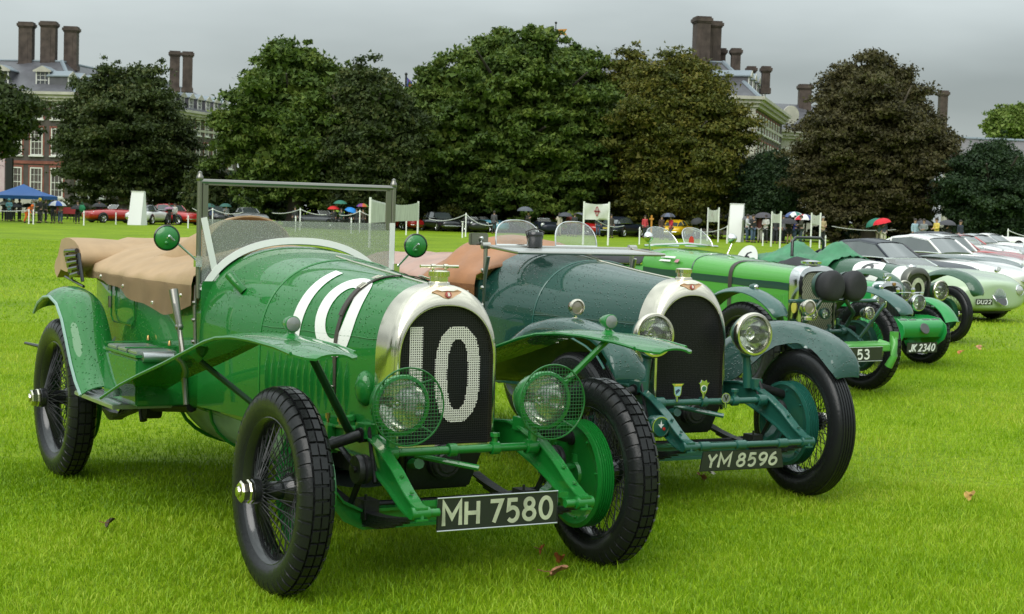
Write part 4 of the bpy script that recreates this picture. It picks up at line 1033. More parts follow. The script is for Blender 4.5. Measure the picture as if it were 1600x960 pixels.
    # flat swept wings
    path = [(.50, .935), (.40, .945), (.25, .957), (0, .962), (-.18, .958), (-.36, .942), (-.50, .915), (-.68, .868), (-1.0, .785), (-1.35, .70), (-1.62, .63), (-1.93, .535)]
    for s in (-1, 1):
        w = wing_sheet(path, s*.595, s*.845, .008, .012, .004, 7, .16).build('front_wing', GREEN, rt)
        bd = MB()
        for yy in (.597, .843):
            pts = [(x, s*(yy), z-.004) for x, z in path[1:]]; bd.tube(pts, .007, 6)
        bd.build('wing_bead', GREEN_D, w)
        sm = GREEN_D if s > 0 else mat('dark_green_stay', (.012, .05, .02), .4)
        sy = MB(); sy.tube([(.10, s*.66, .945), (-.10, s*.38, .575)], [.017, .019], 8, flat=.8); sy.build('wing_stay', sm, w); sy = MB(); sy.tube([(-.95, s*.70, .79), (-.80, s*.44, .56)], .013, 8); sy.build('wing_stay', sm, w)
        lp = MB(); c = (.05, s*.70, 0)
        lp.lathe([(.0, .962), (.034, .964), (.036, .970), (.016, .985), (.013, 1.0), (0, 1.0)], c, (0, 0, 1), 16)
        lp.lathe([(.002, -.075), (.012, -.065), (.024, -.035), (.031, 0), (.031, .012), (.027, .014)], (.055, s*.70, 1.02), (1, 0, 0), 20)
        lo = lp.build('side_lamp', GREEN_D, w)
        q = MB(); q.lathe([(.027, .010), (.027, .016), (.018, .022), (0, .024)], (.055, s*.70, 1.02), (1, 0, 0), 20); q.build('lamp_glass', mat('clouded_glass', (.20, .21, .20), .25, 0, .6), lo)
        # rear wing
        rp = RWP
        rw = wing_sheet(rp, s*.60, s*.835, .008, .040, .012, 9, .0).build('rear_wing', GREEN, rt)
        b = MB(); b.tube([(x, s*.836, z-.012) for x, z in rp], .008, 6); b.build('wing_bead', mat('pale_bead', (.28, .42, .36), .3, .2), rw)
        # running board
        rb = MB(); rb.box((-2.18, s*.665, .495), (.66, .29, .022)); ro = rb.build('running_board', ALU, rt, bevel=.004)
        for k in range(6):
            q = MB(); q.box((-2.18, s*(.56+.04*k), .5085), (.62, .012, .004)); q.build('tread_strip', ALU, ro)
    # tool box on the near running board
    tb = MB(); tb.box((-1.98, -.62, .62), (.52, .24, .22)); to = tb.build('tool_box', GREEN, rt, bevel=.008)
    lid = MB(); lid.box((-1.98, -.62, .742), (.53, .25, .014)); lid.build('lid', GREEN, to, bevel=.003)
    for k in range(3):
        l = MB(); l.box((-1.80-.165*k, -.64, .758), (.145, .19, .016)); l.build('lid_plate', ALU, to, bevel=.004)
    l = MB(); l.lathe([(0, -.075), (.024, -.072), (.024, .072), (0, .075)], (-1.715, -.64, .74), (0, 1, 0), 16); l.build('lid_roll', ALU, to)
    for x in (-1.80, -2.13):
        q = MB(); q.box((x-.08, -.62, .772), (.012, .25, .006)); q.build('clasp_strip', GREEN_D, to); q = MB(); q.lathe([(0, 0), (.009, .004), (.006, .024), (0, .03)], (x-.08, -.53, .775), (0, 0, 1), 8); q.build('clasp', BRASS, to)
    # undertray below the scuttle
    ut = MB(); g = []
    for i in range(11):
        x = -2.35+1.6*i/10; d = .235*min(1, i/2.2+.12); g.append([(x, -.395*cos(a), .50-d*sin(a)-.02*(i/10)) for a in [pi*k/14 for k in range(15)]])
    ut.grid(g); uo = ut.build('undertray', GREYGRN, rt, ang=60)
    for x in (-2.12, -1.66, -1.2):
        q = MB(); q.tube([(x, -.400*cos(a), .50-.238*sin(a)-.02*((x+2.35)/1.6)) for a in [pi*k/14 for k in range(15)]], .009, 6); q.build('undertray_band', GREEN_D, uo)
    # exterior brake lever
    bl = MB(); bl.tube([(-1.42, -.60, .55), (-1.47, -.605, .80), (-1.51, -.61, .90)], [.012, .012, .012], 8); bl.tube([(-1.505, -.61, .90), (-1.565, -.62, 1.06)], [.016, .022], 10); bl.sph((-1.505, -.61, .895), .02, 10, 6)
    bl.tube([(-1.46, -.60, .60), (-1.49, -.622, .92), (-1.52, -.63, 1.0)], .004, 6); bl.build('brake_lever', STEEL, rt)
    bl = MB(); bl.tube([(-1.60, -.50, .80), (-1.605, -.505, .98), (-1.61, -.50, 1.08)], .009, 8)
    for z in (.82, .92, 1.0): bl.lathe([(0, 0), (.011, .003), (.008, .014), (0, .016)], (-1.60, -.505, z), (0, -1, 0), 8)
    bl.build('screen_stay', STEEL, rt)
    # door on the near side
    d = MB(); pts = [(-2.84, 1.05), (-2.84, .86), (-2.80, .83), (-2.48, .83), (-2.44, .86), (-2.44, 1.05)]
    d.tube([(x, -.532, z) for x, z in pts], .0045, 6); do = d.build('door', GREEN_D, rt)
    for z in (.93, 1.02): h = MB(); h.tube([(-2.845, -.538, z-.03), (-2.845, -.538, z+.03)], .012, 8); h.build('door_hinge', STEEL, do)
    # tan tonneau cover and folded hood
    def zc(x, y):
        t = (x+1.62)/(-2.0); u = abs(y)/.56
        z = 1.10+.128*(1-u**2.6)+.035*math.exp(-((x+1.75)/.16)**2)*(1-u*u)
        z += .010*sin(9*x+4*y)*(1-u)+.005*sin(23*x-6*y)+.004*sin(6.5*x+9*y+2*sin(3*x))*(1-u*u)
        return z
    tc_ = MB(); g = []; NX, NY = 44, 26
    for i in range(NX+1):
        x = -1.60-1.80*i/NX; wy = interp([(-3.4, .50), (-3.0, .545), (-2.4, .56), (-1.9, .54), (-1.6, .515)], x)[0]; row = []
        low = interp([(-3.4, 1.05), (-3.05, 1.045), (-2.75, 1.035), (-2.45, .99), (-2.2, .962), (-1.95, .935), (-1.75, .945), (-1.6, .99)], x)[0]+.008*sin(14*x)
        for j in range(5): row.append(Vector((x, -wy-.012-.006*sin(20*x), lerp(low, 1.085, j/4))))
        for j in range(NY+1):
            y = -wy+2*wy*j/NY; row.append(Vector((x, y, zc(x, y))))
        for j in range(5): row.append(Vector((x, wy+.012, lerp(1.085, low, j/4))))
        g.append(row)
    tc_.grid(g, (0, 0, .006)); tco = tc_.build('tonneau_cover', TAN, rt, ang=80)
    for x, z in ((-1.66, 1.03), (-2.02, .975), (-2.5, 1.03), (-2.9, 1.06)):
        q = MB(); q.lathe([(.010, 0), (.009, .006), (0, .010)], (x, -.572 if x < -2 else -.552, z), (0, -1, 0), 10); q.build('press_stud', NICKEL, tco)
    # raised hump of the cover behind the screen
    hp = MB(); g = []
    for i in range(17):
        a = pi*i/16; row = []
        for j in range(9):
            t = j/8; row.append(Vector((-2.05-.50*t, -.07-(.23+.10*t)*cos(a), 1.18+sin(a)**.7*.225*cos(t*pi/2))))
        g.append(row)
    hp.grid(g, (0, 0, .008)); hp.build('raised_cover', TAN, rt, ang=80)
    hd = MB(); g = []
    for i in range(25):
        y = -.60+1.2*i/24; row = []
        for k in range(18):
            a = 2*pi*k/18; q = 1+.03*sin(3*a+5*y)
            row.append((-3.46-.28*cos(a)*q, y, 1.145+.095*sin(a)*q+.02*(y > -.3)+.006*sin(9*y)-(.07 if cos(a) > .55 else 0)))
        g.append(row)
    hd.rings(g, True); hd.build('folded_hood', TAN, rt, ang=80)
    fr = MB()
    for k in range(5): fr.tube([(-3.22+.012*k, -.615, 1.185-.03*k), (-3.42+.03*k, -.622, 1.175-.032*k), (-3.50+.03*k, -.60, 1.15-.03*k)], .012, 8)
    fr.tube([(-3.2, -.61, 1.17), (-3.15, -.60, 1.02)], .010, 6); fr.tube([(-3.5, -.60, 1.03), (-3.2, -.58, .99)], .008, 6); fr.build('hood_frame', BLACKP, rt)
    # windscreen
    X = -1.60; ws = MB()
    for s in (-1, 1):
        ws.tube([(X, s*.492, 1.02), (X, s*.492, 1.565)], .0125, 10); ws.lathe([(.0125, 1.56), (.016, 1.565), (.016, 1.58), (.010, 1.59), (.010, 1.60), (0, 1.606)], (X, s*.492, 0), (0, 0, 1), 12)
        ws.box((X+.002, s*.466, 1.455), (.012, .026, .20))
    ws.tube([(X, -.49, 1.558), (X, .49, 1.558)], .012, 8); ws.box((X, 0, 1.548), (.016, .94, .012)); ws.tube([(X, -.49, 1.08), (X, -.40, 1.055)], .013, 8)
    wo = ws.build('windscreen_frame', STEEL, rt)
    gp = [(-.478, 1.387), (-.478, 1.06)]
    aw = [(q.y, q.z) for q in arch(X, .489, 1.0, 1.0, 1.272, 2.3, 30, 1) if 1.06 < q.z and abs(q.y) < .478]
    gp = [(-.478, 1.385), (-.478, 1.075)]+aw+[(.478, 1.13), (.478, 1.385)]
    gl = MB(); gl.prism(gp, X+.0, X+.005, 'yz'); gl.build('windscreen_glass', SCREEN, wo, smooth=False)
    tp = MB(); aw2 = [q for q in arch(X+.02, .489, .9, .87, 1.275, 2.3, 40, 2) if q.z > 1.02]
    rs = []
    for i, q in enumerate(aw2):
        a = aw2[max(0, i-1)]; b_ = aw2[min(len(aw2)-1, i+1)]; T = (b_-a).normalized(); Nn = Vector((0, -T.z, T.y)); Nn = Nn if Nn.z > 0 or abs(Nn.z) < .3 and Nn.y*q.y > 0 else -Nn
        rs.append([q+Nn*.003, q+Nn*.034-Vector((.004, 0, 0)), q+Nn*.034-Vector((.010, 0, 0)), q-Vector((.008, 0, 0))])
    tp.rings(rs, True)
    def strip(a, b_, w_):
        a = Vector(a); b_ = Vector(b_); T = (b_-a).normalized(); n_ = Vector((0, -T.z, T.y))*w_/2; e = Vector((.006, 0, 0))
        tp.add([a+n_, a-n_, b_-n_, b_+n_, a+n_-e, a-n_-e, b_-n_-e, b_+n_-e], [(0, 1, 2, 3), (7, 6, 5, 4), (0, 4, 5, 1), (1, 5, 6, 2), (2, 6, 7, 3), (3, 7, 4, 0)])
    strip((X+.014, -.474, 1.392), (X+.014, -.405, 1.10), .030); strip((X+.014, .485, 1.388), (X+.014, .485, 1.15), .026)
    tp.build('white_tape', WHITE, wo, ang=50)
    # mirrors
    for s, p0, pm in ((-1, (-1.585, -.50, 1.19), (-1.50, -.676, 1.298)), (1, (-1.585, .505, 1.165), (-1.50, .572, 1.282))):
        m = MB(); m.lathe([(.002, .012), (.02, .011), (.042, .006), (.053, -.002), (.054, -.008), (.048, -.010)], pm, (1, -.2, 0), 28); m.sph(Vector(pm)+Vector((.012, -.006, -.022)), .009, 8, 6)
        mo = m.build('mirror', GREEN_D, rt); a = MB(); a.lathe([(.054, -.012), (.059, -.008), (.059, -.002), (.054, .001)], pm, (1, -.2, 0), 28); a.build('mirror_rim', BLACKP, mo); a = MB(); a.tube([p0, Vector(pm)+Vector((.03, .0, .01))], .0055, 8); a.box(p0, (.03, .03, .05)); a.build('mirror_arm', CHROME, mo)
    # rear sling handle poking out behind the wheel
    h = MB(); h.tube([(-3.72, -.66, .62), (-3.9, -.72, .63)], [.012, .008], 6); h.build('rear_lamp_bracket', BLACKP, rt)
    # number plate
    po = plate(rt, 'MH 7580', (.435, -.012, .342), .515, .122, ALU, .092, tw=.46, sw=.165)
    b = MB(); b.box((.42, -.012, .385), (.012, .62, .02))
    for s in (-1, 1): b.lathe([(0, -.03), (.016, -.03), (.016, .03), (0, .03)], (.45, s*.30, .355), (0, 1, 0), 10)
    b.build('plate_bracket', GREEN_D, po)
car1()

# ============================================================ CAR 2: dark teal tourer
TEAL = paint('dark_teal_green', (.005, .055, .038), 1.0, .3)
TEAL_D = mat('teal_enamel', (.012, .09, .066), .32, 0, .6, wet=.35)
BROWN = mat('brown_leathercloth', (.36, .155, .06), .6, 0, .25, bump=(60, .3, .003), noise=.15, nscale=7)
PINKBR = mat('pinkish_brown_cover', (.42, .25, .19), .6, 0, .3, bump=(50, .25, .003), noise=.1, nscale=6)  # lighter, pinker brown than the raised seat cover
c2 = car_root('vintage_car', .968, 8.725, .48, 'dark teal vintage tourer with brown cover, plate YM 8596 and round glass headlights', 'vintage car')
TAB2 = [(-.23, .218, .50, .80, 1.128), (-.6, .30, .50, .80, 1.155), (-1.07, .405, .49, .80, 1.198), (-1.35, .455, .49, .82, 1.222), (-1.66, .487, .49, .84, 1.245)]
def car2():
    rt = c2; spec = dict(rx=-3.1, bead=TEAL_D, hinge_z=.90, rzb=.46, rzs=.80, rzt=1.138, rw=.232, lz0=.57, lz1=.78, louvres=14, lx0=-.45)
    for x, y in ((0, -.705), (0, .67), (-3.1, -.705), (-3.1, .705)): wheel(rt, x, y, .39, 'rib', TEAL_D, 1.0, spin=y+x, camber=.012)
    front_end(rt, TEAL_D, spec); radiator(rt, NICKEL, TAB2, -.09, spec)
    bn, sc = bonnet_and_scuttle(rt, TEAL, TAB2, -.23, -1.07, -1.62, spec)
    tub(rt, TEAL, [(-1.6, .48, .47, .47, 1.06), (-1.9, .505, .48, .47, 1.05), (-2.4, .525, .50, .48, 1.05), (-2.9, .52, .50, .5, 1.06), (-3.3, .48, .46, .58, 1.06), (-3.5, .42, .38, .72, 1.05)], None)
    ct = MB(); ct.tube([(.455, -.33, .357), (.455, .33, .357)], .0155, 12)
    for y in (-.26, -.05, .2): ct.lathe([(.017, -.03), (.023, -.026), (.023, .026), (.017, .03)], (.455, y, .357), (0, 1, 0), 12)
    ct.build('front_tube', TEAL_D, rt)
    for s in (-1, 1):
        h = headlamp(rt, (.03, s*.302, .862), .108, TEAL_D, NICKEL, (1, 0, .02), .14)
        st = MB(); st.tube([(-.02, s*.302, .76), (-.02, s*.32, .58)], [.020, .026], 12); st.sph((-.02, s*.302, .765), .034, 12, 8); st.build('lamp_post', TEAL_D, h)
        dx, dz = (.26, .045) if s < 0 else (.11, .012)
        top = [(.205, .655), (.20, .70), (.175, .755), (.10, .815), (0, .855), (-.144, .885), (-.3, .90), (-.45, .89), (-.645, .855), (-.8, .79), (-.98, .68), (-1.2, .57), (-1.5, .50)]
        bot = [(.205, .645), (.20, .665), (.175, .695), (.10, .75), (0, .795), (-.11, .805), (-.235, .77), (-.35, .67), (-.45, .585), (-.6, .53), (-1, .50), (-1.5, .475)]
        X_ = [.205, .204, .20, .192, .18, .16, .13, .09, .04, -.02, -.08, -.144, -.21, -.28, -.36, -.45, -.55, -.645, -.73, -.8, -.88, -.98, -1.08, -1.2, -1.35, -1.5]
        b = MB(); gs = []
        for off in (0, -.008):
            g = []
            for x in X_:
                zt_ = interp(top, x)[0]; zb_ = min(interp(bot, x)[0], zt_-.008); h_ = zt_-zb_; k_ = min(1, h_/.12); sh_ = lerp(.55, 1, k_)
                sec = [(.815, -.075), (.811, -.045), (.798, -.018), (.775, -.004), (.74, .003), (.70, .004), (.660, -.006), (.622, -.030), (.600, -.065)]
                row = [Vector((x+dx, s*(.72+(yy-.72)*sh_), zt_+dz+zz*k_+off)) for yy, zz in sec]
                z8 = zt_-.065*k_
                for q_ in (.25, .5, .75, 1): row.append(Vector((x+dx, s*(.72+(.600-.72-(.04+.09*min(1, max(0, (-.15-x)/.3)))*q_)*sh_), lerp(z8, min(zb_, z8-.002), q_)+dz+off)))
                g.append(row)
            gs.append(g)
        b.rings([r1+list(reversed([Vector((p.x, p.y+(s*.006 if i_ > 8 else 0), p.z+(.006 if i_ == len(r2)-1 else 0))) for i_, p in enumerate(r2)])) for r1, r2 in zip(*gs)], True, True, True)
        w = b.build('front_wing', TEAL, rt, ang=70)
        b = MB(); b.tube([(x+dx, s*.814, interp(top, x)[0]+dz-.075) for x in X_[5:]], .006, 6); b.build('wing_bead', TEAL_D, w)
        l = MB(); c = (-.05, s*.71, 0); l.lathe([(0, .925), (.024, .93), (.024, .945), (.008, .948), (.008, .965)], c, (0, 0, 1), 12); lo = l.build('side_lamp', NICKEL, w)
        q = MB(); q.lathe([(.002, -.055), (.02, -.05), (.033, -.025), (.038, 0), (.042, .004), (.042, .012), (.034, .016), (.033, .006)], (-.045, s*.71, .998), (1, 0, 0), 24); q.build('lamp_body', NICKEL, lo)
        q = MB(); q.lathe([(.033, .008), (.02, .013), (0, .015)], (-.045, s*.71, .998), (1, 0, 0), 20); q.build('lamp_glass', mat('amber_grey_glass', (.22, .20, .15), .15, 0, .8), lo)
        rp = [(-3.50, .60), (-3.46, .74), (-3.34, .86), (-3.15, .92), (-2.95, .89), (-2.8, .80), (-2.7, .68), (-2.6, .56), (-2.5, .50)]
        wing_sheet(rp, s*.575, s*.865, .008, .045, .012, 9, 0).build('rear_wing', TEAL, rt)
        rb = MB(); rb.box((-2.1, s*.68, .485), (.84, .28, .02)); rb.build('running_board', ALU, rt, bevel=.004)
    # screen posts, folded-flat windscreen, aero screens
    ws = MB()
    for s in (-1, 1):
        ws.tube([(-1.52, s*.487, .90), (-1.50, s*.492, 1.08), (-1.46, s*.492, 1.20)], [.010, .011, .012], 8, flat=.7); ws.tube([(-1.50, s*.492, 1.10), (-1.50, s*.492, 1.262)], .013, 8)
        for z in (.92, 1.02, 1.12): ws.lathe([(0, 0), (.013, .003), (.009, .016), (0, .018)], (-1.51, s*.495, z), (0, s, 0), 8)
        ws.lathe([(0, -.03), (.02, -.025), (.02, .025), (0, .03)], (-1.50, s*.492, 1.262), (0, 1, 0), 12)
    fp = [(-1.50, -.48, 1.258), (-1.12, -.48, 1.235), (-1.12, .48, 1.235), (-1.50, .48, 1.258), (-1.50, -.48, 1.258)]
    ws.tube(fp, .0095, 8); wo = ws.build('windscreen_frame', mat('dull_nickel', (.5, .49, .45), .3, 1), rt)
    g = MB(); g.add([(-1.49, -.47, 1.255), (-1.13, -.47, 1.236), (-1.13, .47, 1.236), (-1.49, .47, 1.255)], [(0, 1, 2, 3)]); g.build('folded_glass', glassmat('folded_glass_sky_sheen', (.8, .84, .84), .08, .25, .55), wo, smooth=False)  # pale diffuse grey in this pane stands in for the reflected sky
    for yc, w_ in ((-.245, .30), (.14, .28)):
        pts = []
        for i in range(25):
            a = pi*i/24; pts.append((-1.56-.05*sin(a), yc-w_/2*math.copysign(abs(cos(a))**.75, cos(a)), 1.265+.145*sin(a)**.7))
        fr = MB(); fr.tube(pts, .005, 6); fr.tube([pts[0], pts[-1]], .008, 6); fo = fr.build('aero_screen', CHROME, rt)
        q = MB(); q.add(pts, [tuple(range(len(pts)))]); q.build('aero_glass', SCREEN2, fo, smooth=False)
    m = MB(); m.box((-1.55, -.515, 1.298), (.035, .115, .070)); mo = m.build('mirror', STEEL, rt, bevel=.006)
    m = MB(); m.tube([(-1.53, -.50, 1.26), (-1.53, -.515, 1.30)], .007, 8); m.sph((-1.527, -.505, 1.303), .012, 8, 6); m.build('mirror_bracket', CHROME, mo)
    # brown leathercloth cover: flat behind, raised hump over the front seats
    def zc(x, y):
        u = abs(y)/.56
        z = 1.06+.11*(1-u**2.6)+.008*sin(8*x+5*y)
        k = math.exp(-((x+2.02)/.20)**2)*.14*(1-u**4)
        if x > -2.02: k = .14*(1-u**4)*max(0, 1-(x+2.02)/.52)
        return z+k
    for nm, a, b_, m_ in (('seat_cover', -1.58, -2.24, BROWN), ('tonneau_cover', -2.24, -3.5, PINKBR)):
        t = MB(); g = []
        for i in range(23):
            x = lerp(a, b_, i/22); wy = interp([(-3.5, .46), (-3.0, .545), (-2.4, .56), (-1.9, .54), (-1.5, .50)], x)[0]
            row = [Vector((x, -wy-.01, lerp(.965+.01*sin(12*x), 1.04, j/2))) for j in range(3)]
            row += [Vector((x, -wy+2*wy*j/24, zc(x, -wy+2*wy*j/24)+.006*sin(31*x+17*j/24))) for j in range(25)]
            row += [Vector((x, wy+.01, lerp(1.04, .965, j/2))) for j in range(3)]
            g.append(row)
        t.grid(g, (0, 0, .006)); to = t.build(nm, m_, rt, ang=80)
        for k in range(5):
            q = MB(); x = lerp(a, b_, (k+.5)/5); wy = interp([(-3.5, .46), (-3.0, .545), (-2.4, .56), (-1.9, .54), (-1.5, .50)], x)[0]; q.lathe([(.009, 0), (.008, .005), (0, .008)], (x, -wy-.012, .99), (0, -1, 0), 8); q.build('press_stud', NICKEL, to)
    # badges on the cross tube, round grille badge on the near damper
    def badge(y, z, kind):
        b = MB(); x = .14
        b.tube([(x, y, z-.05), (x, y, z-.02)], .008, 8)
        if kind == 0: poly = [(-.024, .030), (.024, .030), (.020, -.012), (.010, -.026), (-.010, -.026), (-.020, -.012)]; top = [(-.036, .040), (.036, .040), (.026, .030), (-.026, .030)]
        elif kind == 1: poly = [(-.022, .018), (.022, .018), (.018, -.014), (.007, -.030), (.007, -.042), (-.007, -.042), (-.007, -.030), (-.018, -.014)]; top = [(-.034, .030), (-.02, .028), (-.014, .044), (0, .036), (.014, .044), (.02, .028), (.034, .030), (.022, .018), (-.022, .018)]
        else: poly = [(.027*cos(2*pi*k/20), .027*sin(2*pi*k/20)) for k in range(20)]; top = None
        b.prism([(y+a, z+c) for a, c in poly], x, x+.006, 'yz')
        if top: b.prism([(y+a, z+c) for a, c in top], x-.001, x+.007, 'yz')
        o = b.build('badge', CHROME, rt)
        e = MB()
        if kind == 0:
            e.prism([(y+a*.8, z+c*.8) for a, c in poly], x+.006, x+.0072, 'yz'); e.build('enamel', mat('pale_blue_enamel', (.30, .50, .58), .3, 0, .8), o)
            e = MB(); e.prism([(y-.014, z+.004), (y+.004, z+.014), (y+.014, z+.006), (y+.002, z-.004), (y-.01, z-.014)], x+.0072, x+.0082, 'yz'); e.build('enamel', mat('dark_blue_enamel', (.03, .05, .12), .3, 0, .8), o)
            e = MB(); e.box((x+.0076, y+.003, z+.034), (.002, .04, .006)); e.build('enamel', mat('yellow_enamel', (.7, .5, .05), .3, 0, .8), o)
        elif kind == 1:
            e.lathe([(.013, 0), (.013, .002), (0, .0025)], (x+.006, y, z), (1, 0, 0), 20); e.build('enamel', mat('green_badge_enamel', (.02, .12, .07), .3, 0, .8), o)
            e = MB(); e.lathe([(.0165, 0), (.0165, .001), (.012, .001)], (x+.006, y, z), (1, 0, 0), 20); e.build('ring', WHITE, o)
        else:
            e.lathe([(.023, 0), (.023, .0012), (0, .0012)], (x+.006, y, z), (1, 0, 0), 20); e.build('enamel', mat('grey_enamel', (.16, .18, .18), .3, 0, .8), o)
            textmesh('V', .045, BLACKP, o, 'letter', facing_x((x+.0078, y, z)), bold=.001, depth=.0004)
    badge(-.222, .588, 0); badge(-.066, .600, 1); badge(.070, .548, 2)
    r = MB(); r.lathe([(0, -.05), (.05, -.05), (.055, -.02), (.055, .01), (.048, .018), (0, .018)], (.27, -.405, .435), (1, 0, 0), 28); ro = r.build('damper_cap', TEAL_D, rt)
    q = MB(); q.lathe([(.050, .012), (.050, .021), (.045, .021), (.045, .018)], (.27, -.405, .435), (1, 0, 0), 28); q.build('cap_ring', CHROME, ro)
    q = MB(); q.add([(.2895, -.405+a, .435+b_) for a, b_ in ((-.006, .0), (-.018, .014), (-.004, .012), (.0, .034), (.006, .012), (.018, .012), (.006, .002), (.002, -.008))], [tuple(range(8))]); q.build('emblem', WHITE, ro)
    q = MB(); q.lathe([(.008, 0), (.008, .003), (0, .004)], (.2885, -.388, .425), (1, 0, 0), 12); q.build('emblem_red', mat('red_enamel', (.6, .03, .02), .3, 0, .8), ro)
    plate(rt, 'YM 8596', (.47, -.045, .285), .50, .098, None, .068, tw=.41, sw=.18, shear=.22, trap=.018)
car2()
# a black rain-covered camera left on the scuttle of the teal car
cmr = MB(); M_ = lambda x, y, z: (x, y, z)
tb = tag(empty('camera_bag', (0, 0, 0)), 'small black box standing on the scuttle of the teal tourer between its aero screens', 'box')
tb.matrix_world = Matrix.Translation((.968, 8.725, 0)) @ Matrix.Rotation(.48-pi/2, 4, 'Z') @ Matrix.Translation((-1.47, -.19, 1.258))
q = MB(); q.lathe([(0, 0), (.046, 0), (.046, .05), (.050, .055), (.050, .082), (.044, .09), (0, .09)], (0, 0, 0), (0, 0, 1), 20); q.build('body', BLACKP, tb)
q = MB(); q.tube([(.0, -.05, .05), (0, -.06, .09), (0, 0, .11), (0, .06, .09), (0, .05, .05)], .004, 6); q.build('strap', LEATHER, tb)
# ============================================================ THE OTHER OLD CARS IN THE ROW
def slat_grille(root, x, w, z0, z1, m, n, arched=True, p=3):
    for k in range(n):
        y = -w+2*w*(k+.5)/n; zt = z0+(z1-z0)*(.72+.28*max(0, 1-(abs(y)/w)**p)**(1/p)) if arched else z1
        b = MB(); b.box((x, y, (z0+zt)/2), (.014, w/n*.7, zt-z0)); b.build('grille_slat', m, root, smooth=False)
def cycle_wing(root, x, y, z, R_, a0, a1, w, m, extra=None):
    path = [(x+R_*cos(radians(a)), z+R_*sin(radians(a))) for a in [lerp(a0, a1, i/9) for i in range(10)]]
    if extra: path = extra+path if extra[0][0] > path[0][0] else path+extra
    return wing_sheet(path, y-w/2, y+w/2, .008, .028, .006, 7, .0).build('front_wing', m, root)

